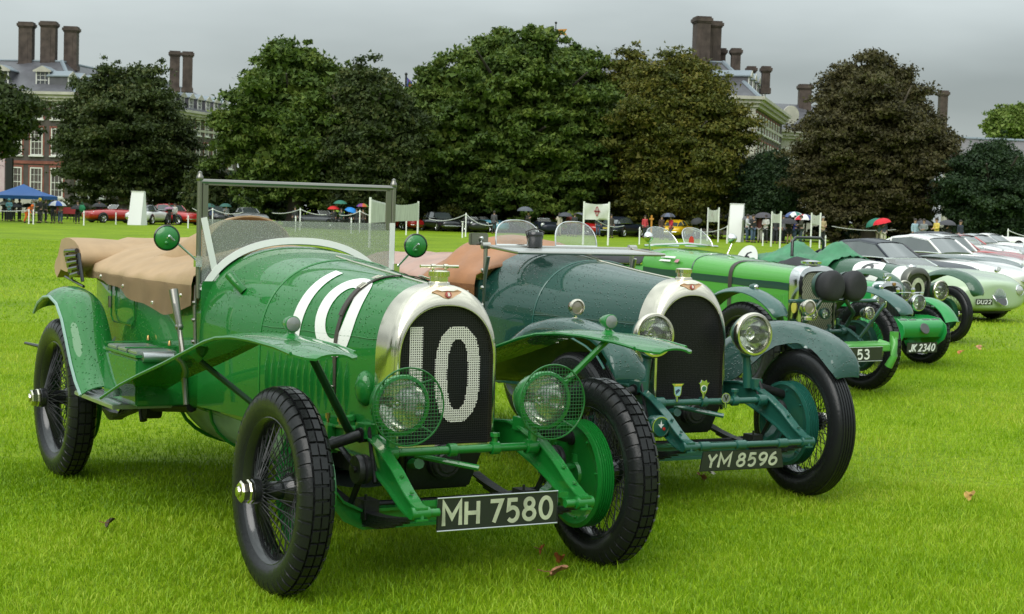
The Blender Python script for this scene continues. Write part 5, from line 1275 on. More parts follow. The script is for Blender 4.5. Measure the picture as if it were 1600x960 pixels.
# --- lime green racer
LIME = paint('lime_green', (.075, .33, .045), .35, .3); LIMED = mat('lime_enamel', (.09, .36, .06), .35, 0, .5)
DKG = mat('dark_green_stripe', (.012, .055, .038), .4, 0, .5)
DTEAL = paint('slate_teal_wing', (.03, .095, .080), .5, .35)
BLACKC = mat('black_canvas', (.022, .022, .025), .75, bump=(70, .4, .004), noise=.25, nscale=6)
c3 = car_root('vintage_car', 2.498, 14.43, .60, 'lime green vintage racer with dark stripe, chrome radiator and black covered headlamps', 'vintage car')
TAB3 = [(.02, .225, .42, .88, 1.05), (-.6, .30, .42, .90, 1.09), (-1.10, .36, .42, .92, 1.13), (-1.75, .43, .42, .95, 1.17)]
def car3():
    rt = c3; spec = dict(rx=-3.0, bead=DKG, hinge_s=.30, louvres=2, lz0=.50, lz1=.80)
    for x, y in ((0, -.70), (0, .70), (-3.0, -.70), (-3.0, .70)): wheel(rt, x, y, .39, 'knob', DKG, 1.0, spin=y*3+x)
    front_end(rt, DTEAL, spec)
    PP = 3.6
    def rng(a, b, n): return [lerp(a, b, i/n) for i in range(n+1)]
    bn = None
    for name, a, b in (('bonnet', .0, -1.10), ('scuttle', -1.095, -1.72)):
        mb = MB(); mb.rings([arch(x, *interp(TAB3, x), PP, 36, 8) for x in rng(a, b, 10)], False); o = mb.build(name, LIME, rt, ang=60); bn = bn or o
    w, zb, zs, zt = interp(TAB3, -1.10); mb = MB(); mb.rings([[q+d for q in arch(-1.10, w+o_, zb, zs, zt+o_, PP, 36, 8)] for o_, d in ((.001, Vector((-.008, 0, 0))), (.005, Vector((0, 0, 0))), (.001, Vector((.008, 0, 0))))], False); mb.build('joint_bead', DKG, bn)
    for s in (-1, 1):
        rows = []
        for x in rng(.0, -1.70, 14):
            zsx = interp(TAB3, x)[2]; row = []
            for zz in (-.005, .015, .035, .055):
                s_ = .05
                while s_ < 1:
                    q, nr = bonnet_pt(TAB3, x, s_, .003, PP)
                    if q.z <= zsx+zz: break
                    s_ += .006
                row.append((q.x, q.y if s < 0 else -q.y, q.z))
            rows.append(row)
        st = MB(); st.rings(rows, False); st.build('stripe', DKG, bn, ang=70)
        n = 44
        for k in range(n):
            x = lerp(-.05, -1.04, k/(n-1)); hw = interp(TAB3, x)[0]; l = MB(); l.rings([[(x-.008, s*(hw-.002), z), (x, s*(hw+.008), z), (x+.008, s*(hw-.002), z)] for z in (.48, .52, .80, .835)], True); l.build('louvre', LIME, bn, ang=20)
    tub(rt, LIME, [(-1.7, .43, .42, .42, 1.02), (-2.3, .46, .44, .44, .98), (-3.0, .42, .40, .50, .98), (-3.6, .25, .22, .60, .92)], None)
    # strap
    g = []
    hw, zb_, zs_, zt_ = interp(TAB3, -.62)
    q = arch(-.62, hw+.008, zb_+.02, zs_, zt_+.008, PP, 40, 6); q2 = arch(-.665, hw+.012, zb_+.02, zs_, zt_+.010, PP, 40, 6)
    st = MB(); st.rings([q, q2], False); so_ = st.build('bonnet_strap', LEATHER, rt, ang=60); b = MB(); b.box((-.64, -hw-.02, .80), (.05, .012, .03)); b.build('buckle', BRASS, so_)
    # radiator: chrome shell with mesh
    sh = MB(); zb_, zs_, zt_, w_ = .45, .90, 1.085, .225
    sh.rings([arch(x, ww, zb_, zs_, t, 3.4, 30, 6) for x, ww, t in ((0, w_, zt_), (.09, w_+.003, zt_), (.115, w_-.004, zt_-.010), (.125, w_-.03, zt_-.045), (.11, w_-.035, zt_-.05))], False); ro = sh.build('radiator_shell', CHROME, rt, ang=50)
    c = MB(); pts = arch(.10, w_-.035, zb_, zs_, zt_-.05, 3.4, 30, 6); c.add([tuple(q) for q in pts], [tuple(range(len(pts)))]); c.build('radiator_core', mat('core_dark', (.03, .035, .03), .5), rt)
    me = MB(); k = -30
    while k < 60:      # diagonal wire mesh clipped to the opening
        for sg in (-1, 1):
            pr = None
            for i in range(31):
                z = zb_+(zt_-zb_)*i/30; y = sg*((z-zb_)*.75+k*.024-.25)
                ok = abs(y) < w_-.04 and z < zs_+(zt_-.055-zs_)*max(0, 1-(abs(y)/(w_-.035))**3.4)**(1/3.4)
                if ok and pr is None: pr = (y, z)
                if not ok and pr is not None:
                    if z-pr[1] > .03: me.tube([(.112, pr[0], pr[1]), (.112, sg*((z-.02-zb_)*.75+k*.024-.25), z-.02)], .0022, 4)
                    pr = None
            if pr is not None and z-pr[1] > .03: me.tube([(.112, pr[0], pr[1]), (.112, y, z)], .0022, 4)
        k += 1
    me.build('radiator_mesh', mat('mesh_bronze', (.30, .32, .22), .4, .8), rt, kind='stuff')
    c = MB(); c.lathe([(0, 0), (.05, 0), (.05, .012), (.085, .018), (.088, .036), (.04, .048), (0, .05)], (.02, 0, 1.08), (0, 0, 1), 28); c.build('radiator_cap', CHROME, rt)
    em = MB(); em.lathe([(.0, .0), (.03, 0), (.03, .004), (0, .005)], (.075, -.23, .72), (0, -1, 0), 18); em.v = [(x, y, .70+(z-.70)*1.6) for x, y, z in em.v]; em.build('side_badge', mat('yellow_badge', (.55, .52, .08), .5), rt)
    # covered headlamps
    LY = {-1: -.165, 1: .09}
    for s in (-1, 1):
        b = MB(); n = 26; rs = []
        for h, r_ in ((-.14, .02), (-.13, .06), (-.09, .10), (0, .122), (.04, .124), (.065, .113), (.08, .09), (.085, .045), (.086, .002)):
            rs.append([(.42+h, LY[s]+cos(2*pi*k/n)*r_*.93*(1+.03*sin(3*2*pi*k/n+h*40)), .93+sin(2*pi*k/n)*r_*1.04*(1+.02*sin(5*2*pi*k/n))) for k in range(n)])
        b.rings(rs, True, False, False); ho = b.build('headlight_cover', BLACKC, rt)
        q = MB(); q.lathe([(.108, -.05), (.116, -.02), (.116, 0)], (.36, LY[s], .93), (1, 0, 0), 24); q.tube([(.34, LY[s], .82), (.30, s*.24, .70), (.2, s*.26, .58)], .018, 8); q.build('headlight', DKG, ho)
        for (yy, zz, r_, mm) in ((s*.33, .70, .052, NICKEL),): headlamp(rt, (.38, yy, zz), r_, DKG, mm, (1, 0, 0), .09, ribs=False, name='fog_lamp')
    headlamp(rt, (.36, -.16, .70), .047, DKG, None, (1, 0, 0), .06, ribs=False, name='fog_lamp')
    b = MB(); b.tube([(.30, -.50, .80), (.30, .50, .80)], .015, 8); b.build('lamp_bar', DTEAL, rt)
    # wings: long sweep with a shield nose
    for s in (-1, 1):
        path = [(.46, .68), (.42, .74), (.33, .80), (.18, .855), (.02, .875), (-.15, .86), (-.30, .81), (-.44, .72), (-.56, .61), (-.66, .50)]
        w_o = wing_sheet(path, s*.62, s*.83, .008, .03, .008, 9, .16).build('front_wing', DTEAL, rt)
        l = MB(); l.lathe([(.002, -.06), (.02, -.045), (.028, -.01), (.028, .02), (.0, .03)], (.12, s*.72, .905), (1, 0, 0), 16); lo = l.build('side_lamp', DTEAL, w_o); q = MB(); q.lathe([(.024, .021), (.018, .034), (0, .038)], (.12, s*.72, .905), (1, 0, 0), 14); q.build('lamp_glass', CHROME, lo)
        b = MB(); b.tube([(.40, s*.70, .70), (.18, s*.44, .50)] if s < 0 else [(.40, .50, .78), (.30, .40, .56), (.24, .36, .46)], .030, 8, flat=.5); b.build('wing_stay', DTEAL, rt)
    # lime chassis nose with plate
    b = MB(); g = [[(.62+.02*cos(a), y, .52) for y in (-.30, .30)] for a in (0,)]
    b.rings([[(.46, y, .475), (.58, y, .465), (.62, y, .45), (.62, y, .40), (.56, y, .39), (.46, y, .41)] for y in (-.30, -.12, .12, .36)], True); b.build('front_cowl', LIMED, rt, bevel=.006)
    b = MB(); b.tube([(.60, .36, .27), (.64, .38, .36), (.62, .39, .46), (.60, .41, .53)], [.035, .03, .035, .03], 10); b.tube([(.60, .38, .43), (.5, .34, .46)], .035, 10); b.box((.61, .405, .53), (.05, .05, .06)); b.build('shackle', LIMED, rt)
    plate(rt, '53', (.66, .0, .385), .44, .115, ALU, .085, tw=.13, letter=WHITE)
    # screens, mirrors, lettering on scuttle
    for yc in (-.22, .20):
        pts = []
        for i in range(21):
            a = pi*i/20; pts.append((-1.66-.14*sin(a), yc-.17*math.copysign(abs(cos(a))**.8, cos(a)), 1.19+.17*sin(a)**.8))
        q = MB(); q.tube(pts, .004, 5); q.tube([pts[0], pts[-1]], .008, 6); fo = q.build('aero_screen', CHROME, rt); q = MB(); q.add(pts, [tuple(range(len(pts)))]); q.build('aero_glass', glassmat('green_tint_screen', (.75, .86, .76), .05, .1, .3), fo, smooth=False)
    tx = MB(); tx.lathe([(0, 0), (.045, 0), (0, .001)], (-1.67, .11, 1.24), (1, 0, 0), 20); tx.v = [(x, .11+(y-.11)*.7, z) for x, y, z in tx.v]; tx.build('screen_sticker', mat('red_sticker', (.65, .05, .03), .5), rt)
    for s in (-1, 1):
        m = MB(); m.lathe([(.002, .05), (.03, .04), (.045, .015), (.05, 0), (.046, -.004)], (-1.55, s*.50, 1.27), (1, 0, .1), 20); mo = m.build('mirror', CHROME, rt); a = MB(); a.tube([(-1.56, s*.45, 1.10), (-1.54, s*.50, 1.23)], .008, 6); a.build('mirror_arm', CHROME, mo)
    cb = MB(); cb.tube([(-1.68, -.44, 1.19), (-1.60, 0, 1.215), (-1.68, .44, 1.19)], .012, 8); cb.build('cowl_rail', CHROME, rt)
    # small white lettering and flag transfer on the scuttle side
    for zz, x0_, L_ in ((1.098, -1.42, .26), (1.066, -1.44, .20)):
        q = MB(); q.box((x0_, -.375-.02*(zz < 1.08), zz), (L_, .002, .020), Matrix.Rotation(radians(-7), 3, 'Z') @ Matrix.Rotation(radians(-38), 3, 'X')); q.build('white_transfer', WHITE, rt, smooth=False)
    q = MB(); q.box((-1.28, -.382, 1.068), (.06, .002, .035), Matrix.Rotation(radians(-7), 3, 'Z') @ Matrix.Rotation(radians(-38), 3, 'X')); q.build('flag_transfer', mat('transfer_pink', (.55, .25, .32), .5), rt, smooth=False)
    # black tonneau behind the screens
    t = MB(); g = []
    for i in range(13):
        x = -1.72-1.75*i/12; hw = interp([(-3.6, .27), (-3.0, .44), (-2.3, .48), (-1.7, .45)], x)[0]; g.append([Vector((x, -hw+2*hw*j/12, 1.03+.12*(1-abs(-1+j/6)**2.2)*(1-.3*i/12)+.012*sin(3*i+j))) for j in range(13)])
    t.grid(g, (0, 0, .01)); t.build('tonneau_cover', BLACKC, rt, ang=80)
car3()

# --- small bright green sports car with a black cover
EMER = paint('emerald_green', (.012, .27, .055), .3, .3)
c4 = car_root('vintage_car', 3.831, 17.5068, .60, 'small emerald green sports car with chrome lamps, louvred front apron and plate JK 2340', 'vintage car'); c4.scale = (1, 1, .91)
def car4():
    rt = c4
    for x, y in ((0, -.58), (0, .58), (-2.2, -.58), (-2.2, .58)): wheel(rt, x, y, .335, 'knob', EMER, .86, spin=y*2+x)
    T = [(-.02, .165, .40, .78, .93), (-.6, .24, .40, .80, .96), (-1.3, .36, .40, .82, 1.0)]
    mb = MB(); mb.rings([arch(x, *interp(T, x), 2.6, 30, 6) for x in [lerp(-.02, -1.3, i/8) for i in range(9)]], False); bn = mb.build('bonnet', EMER, rt, ang=60)
    for s in (-1, 1):
        for k in range(16):
            x = -.12-1.0*k/15; hw = interp(T, x)[0]; l = MB(); l.rings([[(x-.012, s*(hw-.002), z), (x, s*(hw+.01), z), (x+.012, s*(hw-.002), z)] for z in (.5, .54, .70, .74)], True); l.build('louvre', EMER, bn, ang=20)
    tub(rt, EMER, [(-1.28, .36, .36, .40, .90), (-1.9, .42, .40, .42, .86), (-2.6, .36, .34, .5, .86), (-3.0, .22, .2, .58, .82)], None)
    sh = MB(); sh.rings([arch(x, ww, .36, zz, t, 3.2, 24, 5) for x, ww, t, zz in ((-.05, .17, .95, .82), (.05, .172, .95, .82), (.07, .165, .94, .82), (.075, .14, .90, .81), (.05, .135, .895, .81))], False); ro = sh.build('radiator_shell', CHROME, rt, ang=50)
    c = MB(); pts = arch(.045, .137, .36, .81, .897, 3.2, 24, 5); c.add([tuple(q) for q in pts], [tuple(range(len(pts)))]); c.build('radiator_core', BLACKP, rt)
    slat_grille(ro, .058, .128, .37, .885, mat('dark_slat', (.06, .065, .065), .3, .6), 12)
    c = MB(); c.lathe([(0, 0), (.035, 0), (.035, .03), (.045, .035), (.045, .06), (0, .075)], (.0, 0, .945), (0, 0, 1), 16); c.tube([(.0, -.05, 1.03), (.0, .05, 1.03)], .007, 6); c.tube([(.03, .0, 1.0), (.05, -.09, .96), (.05, -.09, 1.05)], .008, 6); c.build('radiator_cap', CHROME, rt)
    c = MB(); c.lathe([(0, 0), (.022, 0), (.02, .006), (0, .008)], (.078, .03, .918), (1, 0, 0), 8); c.build('badge', mat('brown_badge', (.4, .22, .08), .4, .5), rt)
    for s in (-1, 1):
        h = headlamp(rt, (.17, s*.285, .715), .092, EMER if s < 0 else BLACKP, CHROME, (1, 0, 0), .12, ribs=True)
        headlamp(rt, (.12, s*.60, .66) if s > 0 else (.0, s*.56, .80), .040, EMER, CHROME, (1, 0, 0), .05, ribs=False, name='side_lamp')
        cycle_wing(rt, 0, s*.60, .33, .41, 25, 150, .20, EMER)
    q = MB(); q.tube([(.17, -.36, .83), (.17, .36, .83)], .007, 6); q.build('badge_bar', CHROME, rt)
    for y in (-.02, .20): q = MB(); q.lathe([(0, -.01), (.025, -.008), (.03, .004), (0, .01)], (.175, y, .86), (1, 0, 0), 14); q.build('bar_badge', CHROME, rt)
    # rounded apron between the dumb irons with louvres and round mesh
    a = MB(); rs = []
    for i in range(13):
        t = i/12; y = -.30+.60*t; sec = []
        for k in range(9): 
            an = pi*.62*k/8-.1; sec.append((.36+.19*sin(an+.35)-.03, y, .40+.16*cos(an)*1.0))
        rs.append(sec+[(.22, y, .30), (.12, y, .56)])
    a.rings(rs, True); ao = a.build('front_apron', EMER, rt, ang=40)
    for s in (-1, 1):
        e = MB(); pr = [(.12, .58), (.30, .585), (.45, .56), (.535, .49), (.55, .41), (.52, .33), (.44, .27), (.34, .22), (.24, .26), (.14, .38)]
        e.prism(pr, s*.30, s*.312, 'xz'); e.build('apron_end', EMER, ao)
        for k in range(2):
            for j in range(2): l = MB(); l.box((.455+.028*k, s*(.10+.13*j), .545-.035*k), (.02, .10, .012), Matrix.Rotation(.6, 3, 'Y')); l.build('apron_louvre', BLACKP, ao, smooth=False)
    l = MB(); l.lathe([(0, 0), (.062, 0), (.058, .008), (0, .010)], (.525, .01, .455), (1, 0, .35), 24); l.build('mesh_roundel', mat('grey_mesh', (.12, .12, .12), .5, .5), ao)
    plate(rt, 'JK 2340', (.52, -.01, .245), .44, .115, None, .085, tw=.36, shear=.22, letter=WHITE)
    a = MB(); a.tube([(0, -.55, .335), (0, .55, .335)], .025, 8); a.build('front_axle', IRON, rt); a = MB(); a.tube([(-2.2, -.55, .335), (-2.2, .55, .335)], .04, 8); a.build('rear_axle', IRON, rt)
    for s in (-1, 1):
        a = MB(); a.box((-1.3, s*.28, .37), (3.2, .05, .09)); a.build('chassis_rail', EMER, rt)
    # black tonneau cover stretched high over the cockpit
    t = MB(); g = []
    for i in range(15):
        x = -.95-1.75*i/14; hw = interp([(-3.0, .28), (-2.4, .44), (-1.9, .47), (-.9, .36)], x)[0]; pk = .17*math.exp(-((x+1.30)/.30)**2)
        g.append([Vector((x, -hw+2*hw*j/14, .90+.10*(1-abs(-1+j/7)**2.5)+pk*(1-abs(-1+j/7)**1.4)+.01*sin(2*i+1.3*j))) for j in range(15)])
    t.grid(g, (0, 0, .01)); t.build('tonneau_cover', BLACKC, rt, ang=80)
car4()

# --- dark green racer with white radiator band, green tarpaulin and white roundels
BRG = paint('deep_racing_green', (.012, .072, .030), .3, .32); TARP = mat('green_tarpaulin', (.035, .20, .085), .55, 0, .2, bump=(20, .4, .01), noise=.2, nscale=4)
c5 = car_root('vintage_car', 4.9082, 20.938, .56, 'dark green vintage racer with white radiator band, numbered roundels and green tarpaulin over its cockpit', 'vintage car', sc=.90)
def car5():
    rt = c5
    for x, y in ((0, -.72), (0, .72), (-3.0, -.72), (-3.0, .72)): wheel(rt, x, y, .39, 'rib', BRG, 1.0, spin=y+x)
    front_end(rt, BRG, dict(rx=-3.0))
    T = [(.0, .23, .50, .80, 1.02), (-.6, .32, .50, .80, 1.07), (-1.2, .42, .50, .82, 1.12), (-1.7, .48, .50, .84, 1.13)]
    mb = MB(); mb.rings([arch(x, *interp(T, x), 2.3, 36, 6) for x in [lerp(-.16, -1.7, i/12) for i in range(13)]], False); bn = mb.build('bonnet', BRG, rt, ang=60)
    mb = MB(); mb.rings([[q*1.0 for q in arch(x, interp(T, x)[0]+.003, *interp(T, x)[1:3], interp(T, x)[3]+.003, 2.3, 36, 6)] for x in (.0, -.09, -.20)], False); mb.build('white_band', WHITE, bn, ang=60)
    sh = MB(); sh.rings([arch(x, ww, .48, .80, t, 2.3, 24, 5) for x, ww, t in ((-.02, .235, 1.03), (.08, .235, 1.03), (.10, .225, 1.01), (.10, .20, .95), (.07, .195, .94))], False); ro = sh.build('radiator_shell', mat('dull_steel_shell', (.16, .16, .14), .35, .9), rt, ang=50)
    c = MB(); pts = arch(.075, .198, .48, .79, .945, 2.3, 24, 5); c.add([tuple(q) for q in pts], [tuple(range(len(pts)))]); c.build('radiator_core', BLACKP, rt)
    c = MB(); c.lathe([(.07, 0), (.12, 0), (.12, .006), (.07, .006)], (.085, 0, .74), (1, 0, 0), 32); c.v = [(x, y, .74+(z-.74)*1.25) for x, y, z in c.v]; c.build('grille_number', CREAM, rt)
    c = MB(); c.lathe([(0, 0), (.05, 0), (.07, .015), (.06, .04), (0, .05)], (-.05, 0, 1.02), (0, 0, 1), 20); c.build('radiator_cap', CHROME, rt)
    for s in (-1, 1):
        headlamp(rt, (.17, s*.34, .72), .135, BRG, NICKEL, (1, 0, 0), .24)
        path = [(.50, .66), (.46, .76), (.36, .86), (.18, .925), (-.02, .95), (-.25, .93), (-.50, .84), (-.75, .70), (-1.1, .56), (-1.5, .48)]
        wing_sheet(path, s*.60, s*.87, .008, .06, .014, 9, .12).build('front_wing', BRG, rt)
        rp = [(-3.45, .70), (-3.3, .90), (-3.0, .97), (-2.75, .90), (-2.6, .72), (-2.5, .55)]
        wing_sheet(rp, s*.60, s*.87, .008, .05, .014, 9, .0).build('rear_wing', BRG, rt)
        # numbered roundels: bonnet side and tail side
        for x0, txt in ((-.62, '9'), (-3.0, '6')):
            g = MB(); n = 30
            if x0 > -2:
                cen, nr = bonnet_pt(T, x0, .27, .006); rad = .25
                def P_(u, v):
                    q, nn = bonnet_pt(T, x0+u, .27-v, .006); return Vector((q.x, q.y if s < 0 else -q.y, q.z))
            else:
                def P_(u, v): return Vector((x0+u, s*(.47-.30*max(0, v+.06)), .98+v))
                rad = .25
            rs = [[P_(cos(2*pi*k/n)*rad*f, sin(2*pi*k/n)*rad*f) for k in range(n)] for f in (1, .66, .33, .02)]
            g.rings(rs, True, False, False); go = g.build('roundel', WHITE, rt, ang=80)
            d = MB(); rr = []
            for k in range(25):
                a = 2*pi*k/24; rr.append([P_(cos(a)*.055*f, sin(a)*.07*f-.03)+Vector((0, s*.003, .002)) for f in (1, 1.75)])
            d.rings(rr, False)
            tail = [(-.085, -.02), (-.075, .06), (-.03, .13), (.05, .155)]; d.rings([[P_(u, v)+Vector((0, s*.003, .002)), P_(u+.04, v-.01)+Vector((0, s*.003, .002))] for u, v in tail], False); d.build('roundel_digit', BLACKP, go, ang=80)
    tub(rt, BRG, [(-1.68, .48, .46, .50, .98), (-2.3, .52, .50, .5, .98), (-2.9, .50, .46, .5, 1.04), (-3.4, .38, .34, .6, 1.02), (-3.9, .16, .14, .7, .90)], None)
    # tarpaulin with two peaks over seat and roll bar
    t = MB(); g = []
    for i in range(25):
        x = -1.20-1.75*i/24; hw = .53+.03*sin(1.7*i)
        row = []
        for j in range(21):
            u = -1+j/10; z = 1.0+.12*(1-abs(u)**2.4)+.22*math.exp(-((x+1.50)/.20)**2-((u+.0)/.55)**2)+.20*math.exp(-((x+2.45)/.24)**2-((u-.1)/.5)**2)+.012*sin(1.9*i+2.3*j)
            z -= .16*max(0, abs(u)-.86)/.14; row.append(Vector((x, hw*u, z)))
        g.append(row)
    t.grid(g, (0, 0, .008)); t.build('tarpaulin', TARP, rt, ang=60)
    b = MB(); b.tube([(-2.15, -.30, .95), (-2.15, -.30, 1.32), (-2.15, -.24, 1.37), (-2.15, .24, 1.37), (-2.15, .30, 1.32), (-2.15, .30, .95)], .024, 10); b.build('roll_bar', BLACKP, rt)
car5()

# ============================================================ CLOSED AND MODERN CARS
_sw = {}
def simple_wheel(root, x, y, R_, rimm, w=.17):
    key = (round(R_, 3), rimm.name)
    if key not in _sw:
        t = MB(); t.lathe([(R_*.66, -w/2), (R_*.9, -w/2-.004), (R_*.98, -w/2+.02), (R_, 0), (R_*.98, w/2-.02), (R_*.9, w/2), (R_*.66, w/2)], (0, 0, 0), (0, 1, 0), 32); a = t.build('wheel', RUBBER)
        r = MB(); r.lathe([(R_*.67, -w/2), (R_*.62, -w/2+.02), (R_*.58, -w/2+.05), (R_*.2, -w/2+.035), (R_*.14, -w/2+.0), (0, -w/2-.01)], (0, 0, 0), (0, 1, 0), 24)
        for k in range(10):
            aa = 2*pi*k/10; r.tube([(R_*.15*cos(aa), -w/2+.02, R_*.15*sin(aa)), (R_*.62*cos(aa), -w/2+.02, R_*.62*sin(aa))], .012, 5)
        b = r.build('rim', rimm); _sw[key] = (a.data, b.data); bpy.data.objects.remove(a); bpy.data.objects.remove(b)
    ms = _sw[key]; o = bpy.data.objects.new('wheel', ms[0]); COL.objects.link(o); o.parent = root; o.location = (x, y, R_); o.rotation_euler = (0, 0, pi if y > 0 else 0)
    c = bpy.data.objects.new('rim', ms[1]); COL.objects.link(c); c.parent = o; return o
def shell_ring(x, hw, zb, zm, zt, fender=0, pu=2.4, pl=3.2, n=40, dip=0):
    pts = []
    for k in range(n):
        t = 2*pi*k/n; c, s = cos(t), sin(t); y = hw*math.copysign(abs(c)**(2/(pu if s > 0 else pl)), c)
        if s >= 0: z = zm+(zt-zm)*abs(s)**(2/pu); z += fender*math.exp(-((abs(y)/hw-.74)/.20)**2)*min(1, abs(s)*2.2)
        else: z = zm-(zm-zb)*abs(s)**(2/pl)
        pts.append((x, y, z))
    return pts
def sports(X, Y, th, label, st, m, wb, R_=.32, cabin=None, roofm=None, lights=None, grille=None, plate_=None, group=None, name='parked_car', tail=None, track=.64, arch_=.05, screen=None, cat='car', smooth_st=3, bumper=None):
    rt = car_root(name, X, Y, th, label, cat, group, sc=.90 if Y > 28 and Y < 80 else 1)
    # refine stations
    S = []
    P = [st[0]]+list(st)+[st[-1]]
    for i in range(1, len(P)-2):
        for k in range(smooth_st):
            t = k/smooth_st; a, b, c, d = P[i-1], P[i], P[i+1], P[i+2]
            S.append(tuple(.5*((2*b[j])+(-a[j]+c[j])*t+(2*a[j]-5*b[j]+4*c[j]-d[j])*t*t+(-a[j]+3*b[j]-3*c[j]+d[j])*t**3) for j in range(6)))
    S.append(st[-1])
    mb = MB(); mb.rings([shell_ring(*s_[:5], s_[5]) for s_ in S], True); body = mb.build('body', m, rt, ang=60)
    hwf = interp([(s_[0], s_[1]) for s_ in S], 0)[0]; hwr = interp([(s_[0], s_[1]) for s_ in S], -wb)[0]
    for x, hw in ((0, hwf), (-wb, hwr)):
        for s in (-1, 1):
            a = MB(); a.lathe([(0, 0), (R_+arch_, 0), (R_+arch_, .014), (0, .018)], (x, s*(hw-.006), R_+.01), (0, s, 0), 32); a.v = [(p[0], p[1], max(p[2], .16)) for p in a.v]; a.build('wheel_arch', BLACKP, rt)
            simple_wheel(rt, x, s*(hw-.055), R_, CHROME)
    u = MB(); u.box((-wb/2, 0, .20), (wb*1.35, hwf*1.5, .14)); u.build('underside', IRON, rt, bevel=.02)
    if cabin:   # (x, halfwidth low, z low, halfwidth top, z top) stations
        g = MB(); g.rings([[(x, -wl, zl), (x, -wt, zt-.03), (x, -wt*.72, zt-.005), (x, 0, zt+.006), (x, wt*.72, zt-.005), (x, wt, zt-.03), (x, wl, zl)] for x, wl, zl, wt, zt in cabin], True); go = g.build('window', CARGLASS, rt, ang=25)
        r = MB(); rs = []
        for i, (x, wl, zl, wt, zt) in enumerate(cabin):
            if zt-zl > .18: rs.append([(x, -wt-.012, zt-.05), (x, -wt*.96-.006, zt-.012), (x, -wt*.6, zt+.014), (x, 0, zt+.022), (x, wt*.6, zt+.014), (x, wt*.96+.006, zt-.012), (x, wt+.012, zt-.05)])
        r.rings(rs, False); ro = r.build('roof', roofm or m, rt, ang=60)
        c0 = cabin[0]; c1_ = [c for c in cabin if c[4]-c[2] > .18][0]; cl_ = [c for c in cabin if c[4]-c[2] > .18][-1]; ce = cabin[-1]
        for s in (-1, 1):
            for a_, b_ in ((c0, c1_), (ce, cl_)):
                p = MB(); p.tube([(a_[0], s*a_[1], a_[2]+.01), (b_[0], s*(b_[3]+.006), b_[4]-.03)], .024, 6); p.build('pillar', roofm or m, rt)
            mid = cabin[len(cabin)//2]; p = MB(); p.tube([(mid[0], s*(mid[1]+.005), mid[2]), (mid[0]-.03, s*(mid[3]+.006), mid[4]-.03)], .018, 6); p.build('pillar', roofm or m, rt)
            p = MB(); p.tube([(c[0], s*(c[1]+.006), c[2]+.012) for c in cabin], .014, 6); p.build('window_trim', CHROME, rt)
    if screen:
        x, hw, z, h = screen; g = MB(); g.rings([[(x+.12*(1-abs(u)**2)+.0, hw*u, z) for u in (-1, -.6, 0, .6, 1)], [(x-.25+.10*(1-abs(u)**2), hw*.88*u, z+h) for u in (-1, -.6, 0, .6, 1)]], False); so2 = g.build('windscreen', SCREEN2, rt)
        f = MB(); f.tube([(x, -hw, z), (x-.25, -hw*.88, z+h), (x-.17, 0, z+h+.01), (x-.25, hw*.88, z+h), (x, hw, z)], .012, 6); f.build('screen_frame', CHROME, so2)
        ck = MB(); ck.sph((x-.75, 0, z-.02), 1, 20, 8, (.55, hw*.85, .05)); co = ck.build('cockpit', BLACKC, rt)
        for s in (-1, 1): q = MB(); q.box((x-.9, s*hw*.45, z-.02), (.16, .36, .20)); q.build('seat', LEATHER, rt, bevel=.05)
    for lt in (lights or []):
        x, y, z, r_, kind = lt
        for s in (-1, 1):
            h = MB(); h.lathe([(r_*1.12, -.04), (r_*1.15, .0), (r_*1.05, .015), (r_, .012)], (x, s*y, z), (1, s*.12, .1), 20); ho = h.build('headlight' if kind == 'h' else 'tail_light', CHROME, rt)
            q = MB(); q.lathe([(r_, .008), (r_*.7, .03), (0, .04)], (x, s*y, z), (1, s*.12, .1), 20)
            q.build('lens', mat_get('lamp_lens_w' if kind == 'h' else 'lamp_lens_r'), ho)
    if grille:
        x, z, ry, rz, nn = grille; g = MB(); g.lathe([(1, -.05), (1.06, 0), (1.0, .012), (.94, 0), (.93, -.04)], (x, 0, z), (1, 0, .12), 28)
        g.v = [(p[0], p[1]*ry, z+(p[2]-z)*rz) for p in g.v]; go = g.build('grille', CHROME, rt)
        q = MB(); q.lathe([(0, .004), (.95, .004), (.95, -.03)], (x, 0, z), (1, 0, .12), 28); q.v = [(p[0], p[1]*ry, z+(p[2]-z)*rz) for p in q.v]; q.build('grille_opening', BLACKP, go)
        for k in range(nn):
            y = -ry+2*ry*(k+.5)/nn; h = rz*sqrt(max(0, 1-(y/ry)**2))*.95; q = MB(); q.tube([(x+.018-.12*h, y, z+h), (x+.022, y, z), (x+.018+.12*h, y, z-h)], .006, 5); q.build('grille_bar', CHROME, go)
    if bumper:
        x, hw, z = bumper; q = MB(); q.tube([(x-.25, -hw, z), (x-.05, -hw*.85, z), (x, 0, z), (x-.05, hw*.85, z), (x-.25, hw, z)], .03, 8); q.build('bumper', CHROME, rt)
    if tail:
        x, hw, z = tail; q = MB(); q.tube([(x+.22, -hw, z), (x+.03, -hw*.85, z), (x, 0, z), (x+.03, hw*.85, z), (x+.22, hw, z)], .03, 8); q.build('bumper', CHROME, rt)
        q = MB(); q.box((x-.03, 0, z+.14), (.02, .45, .11)); q.build('number_plate', mat_get('plate_yellow'), rt)
    return rt
_mg = {}
def mat_get(n):
    if n not in _mg:
        _mg[n] = {'lamp_lens_w': lambda: mat('pale_lamp_lens', (.45, .47, .45), .08, .3, 1), 'lamp_lens_r': lambda: mat('red_lamp_lens', (.40, .02, .02), .1, 0, 1), 'plate_yellow': lambda: mat('rear_plate_yellow', (.55, .45, .10), .4)}[n]()
    return _mg[n]
def P_(name, col): return mat(name, col, .3, 0, 1, wet=.2)
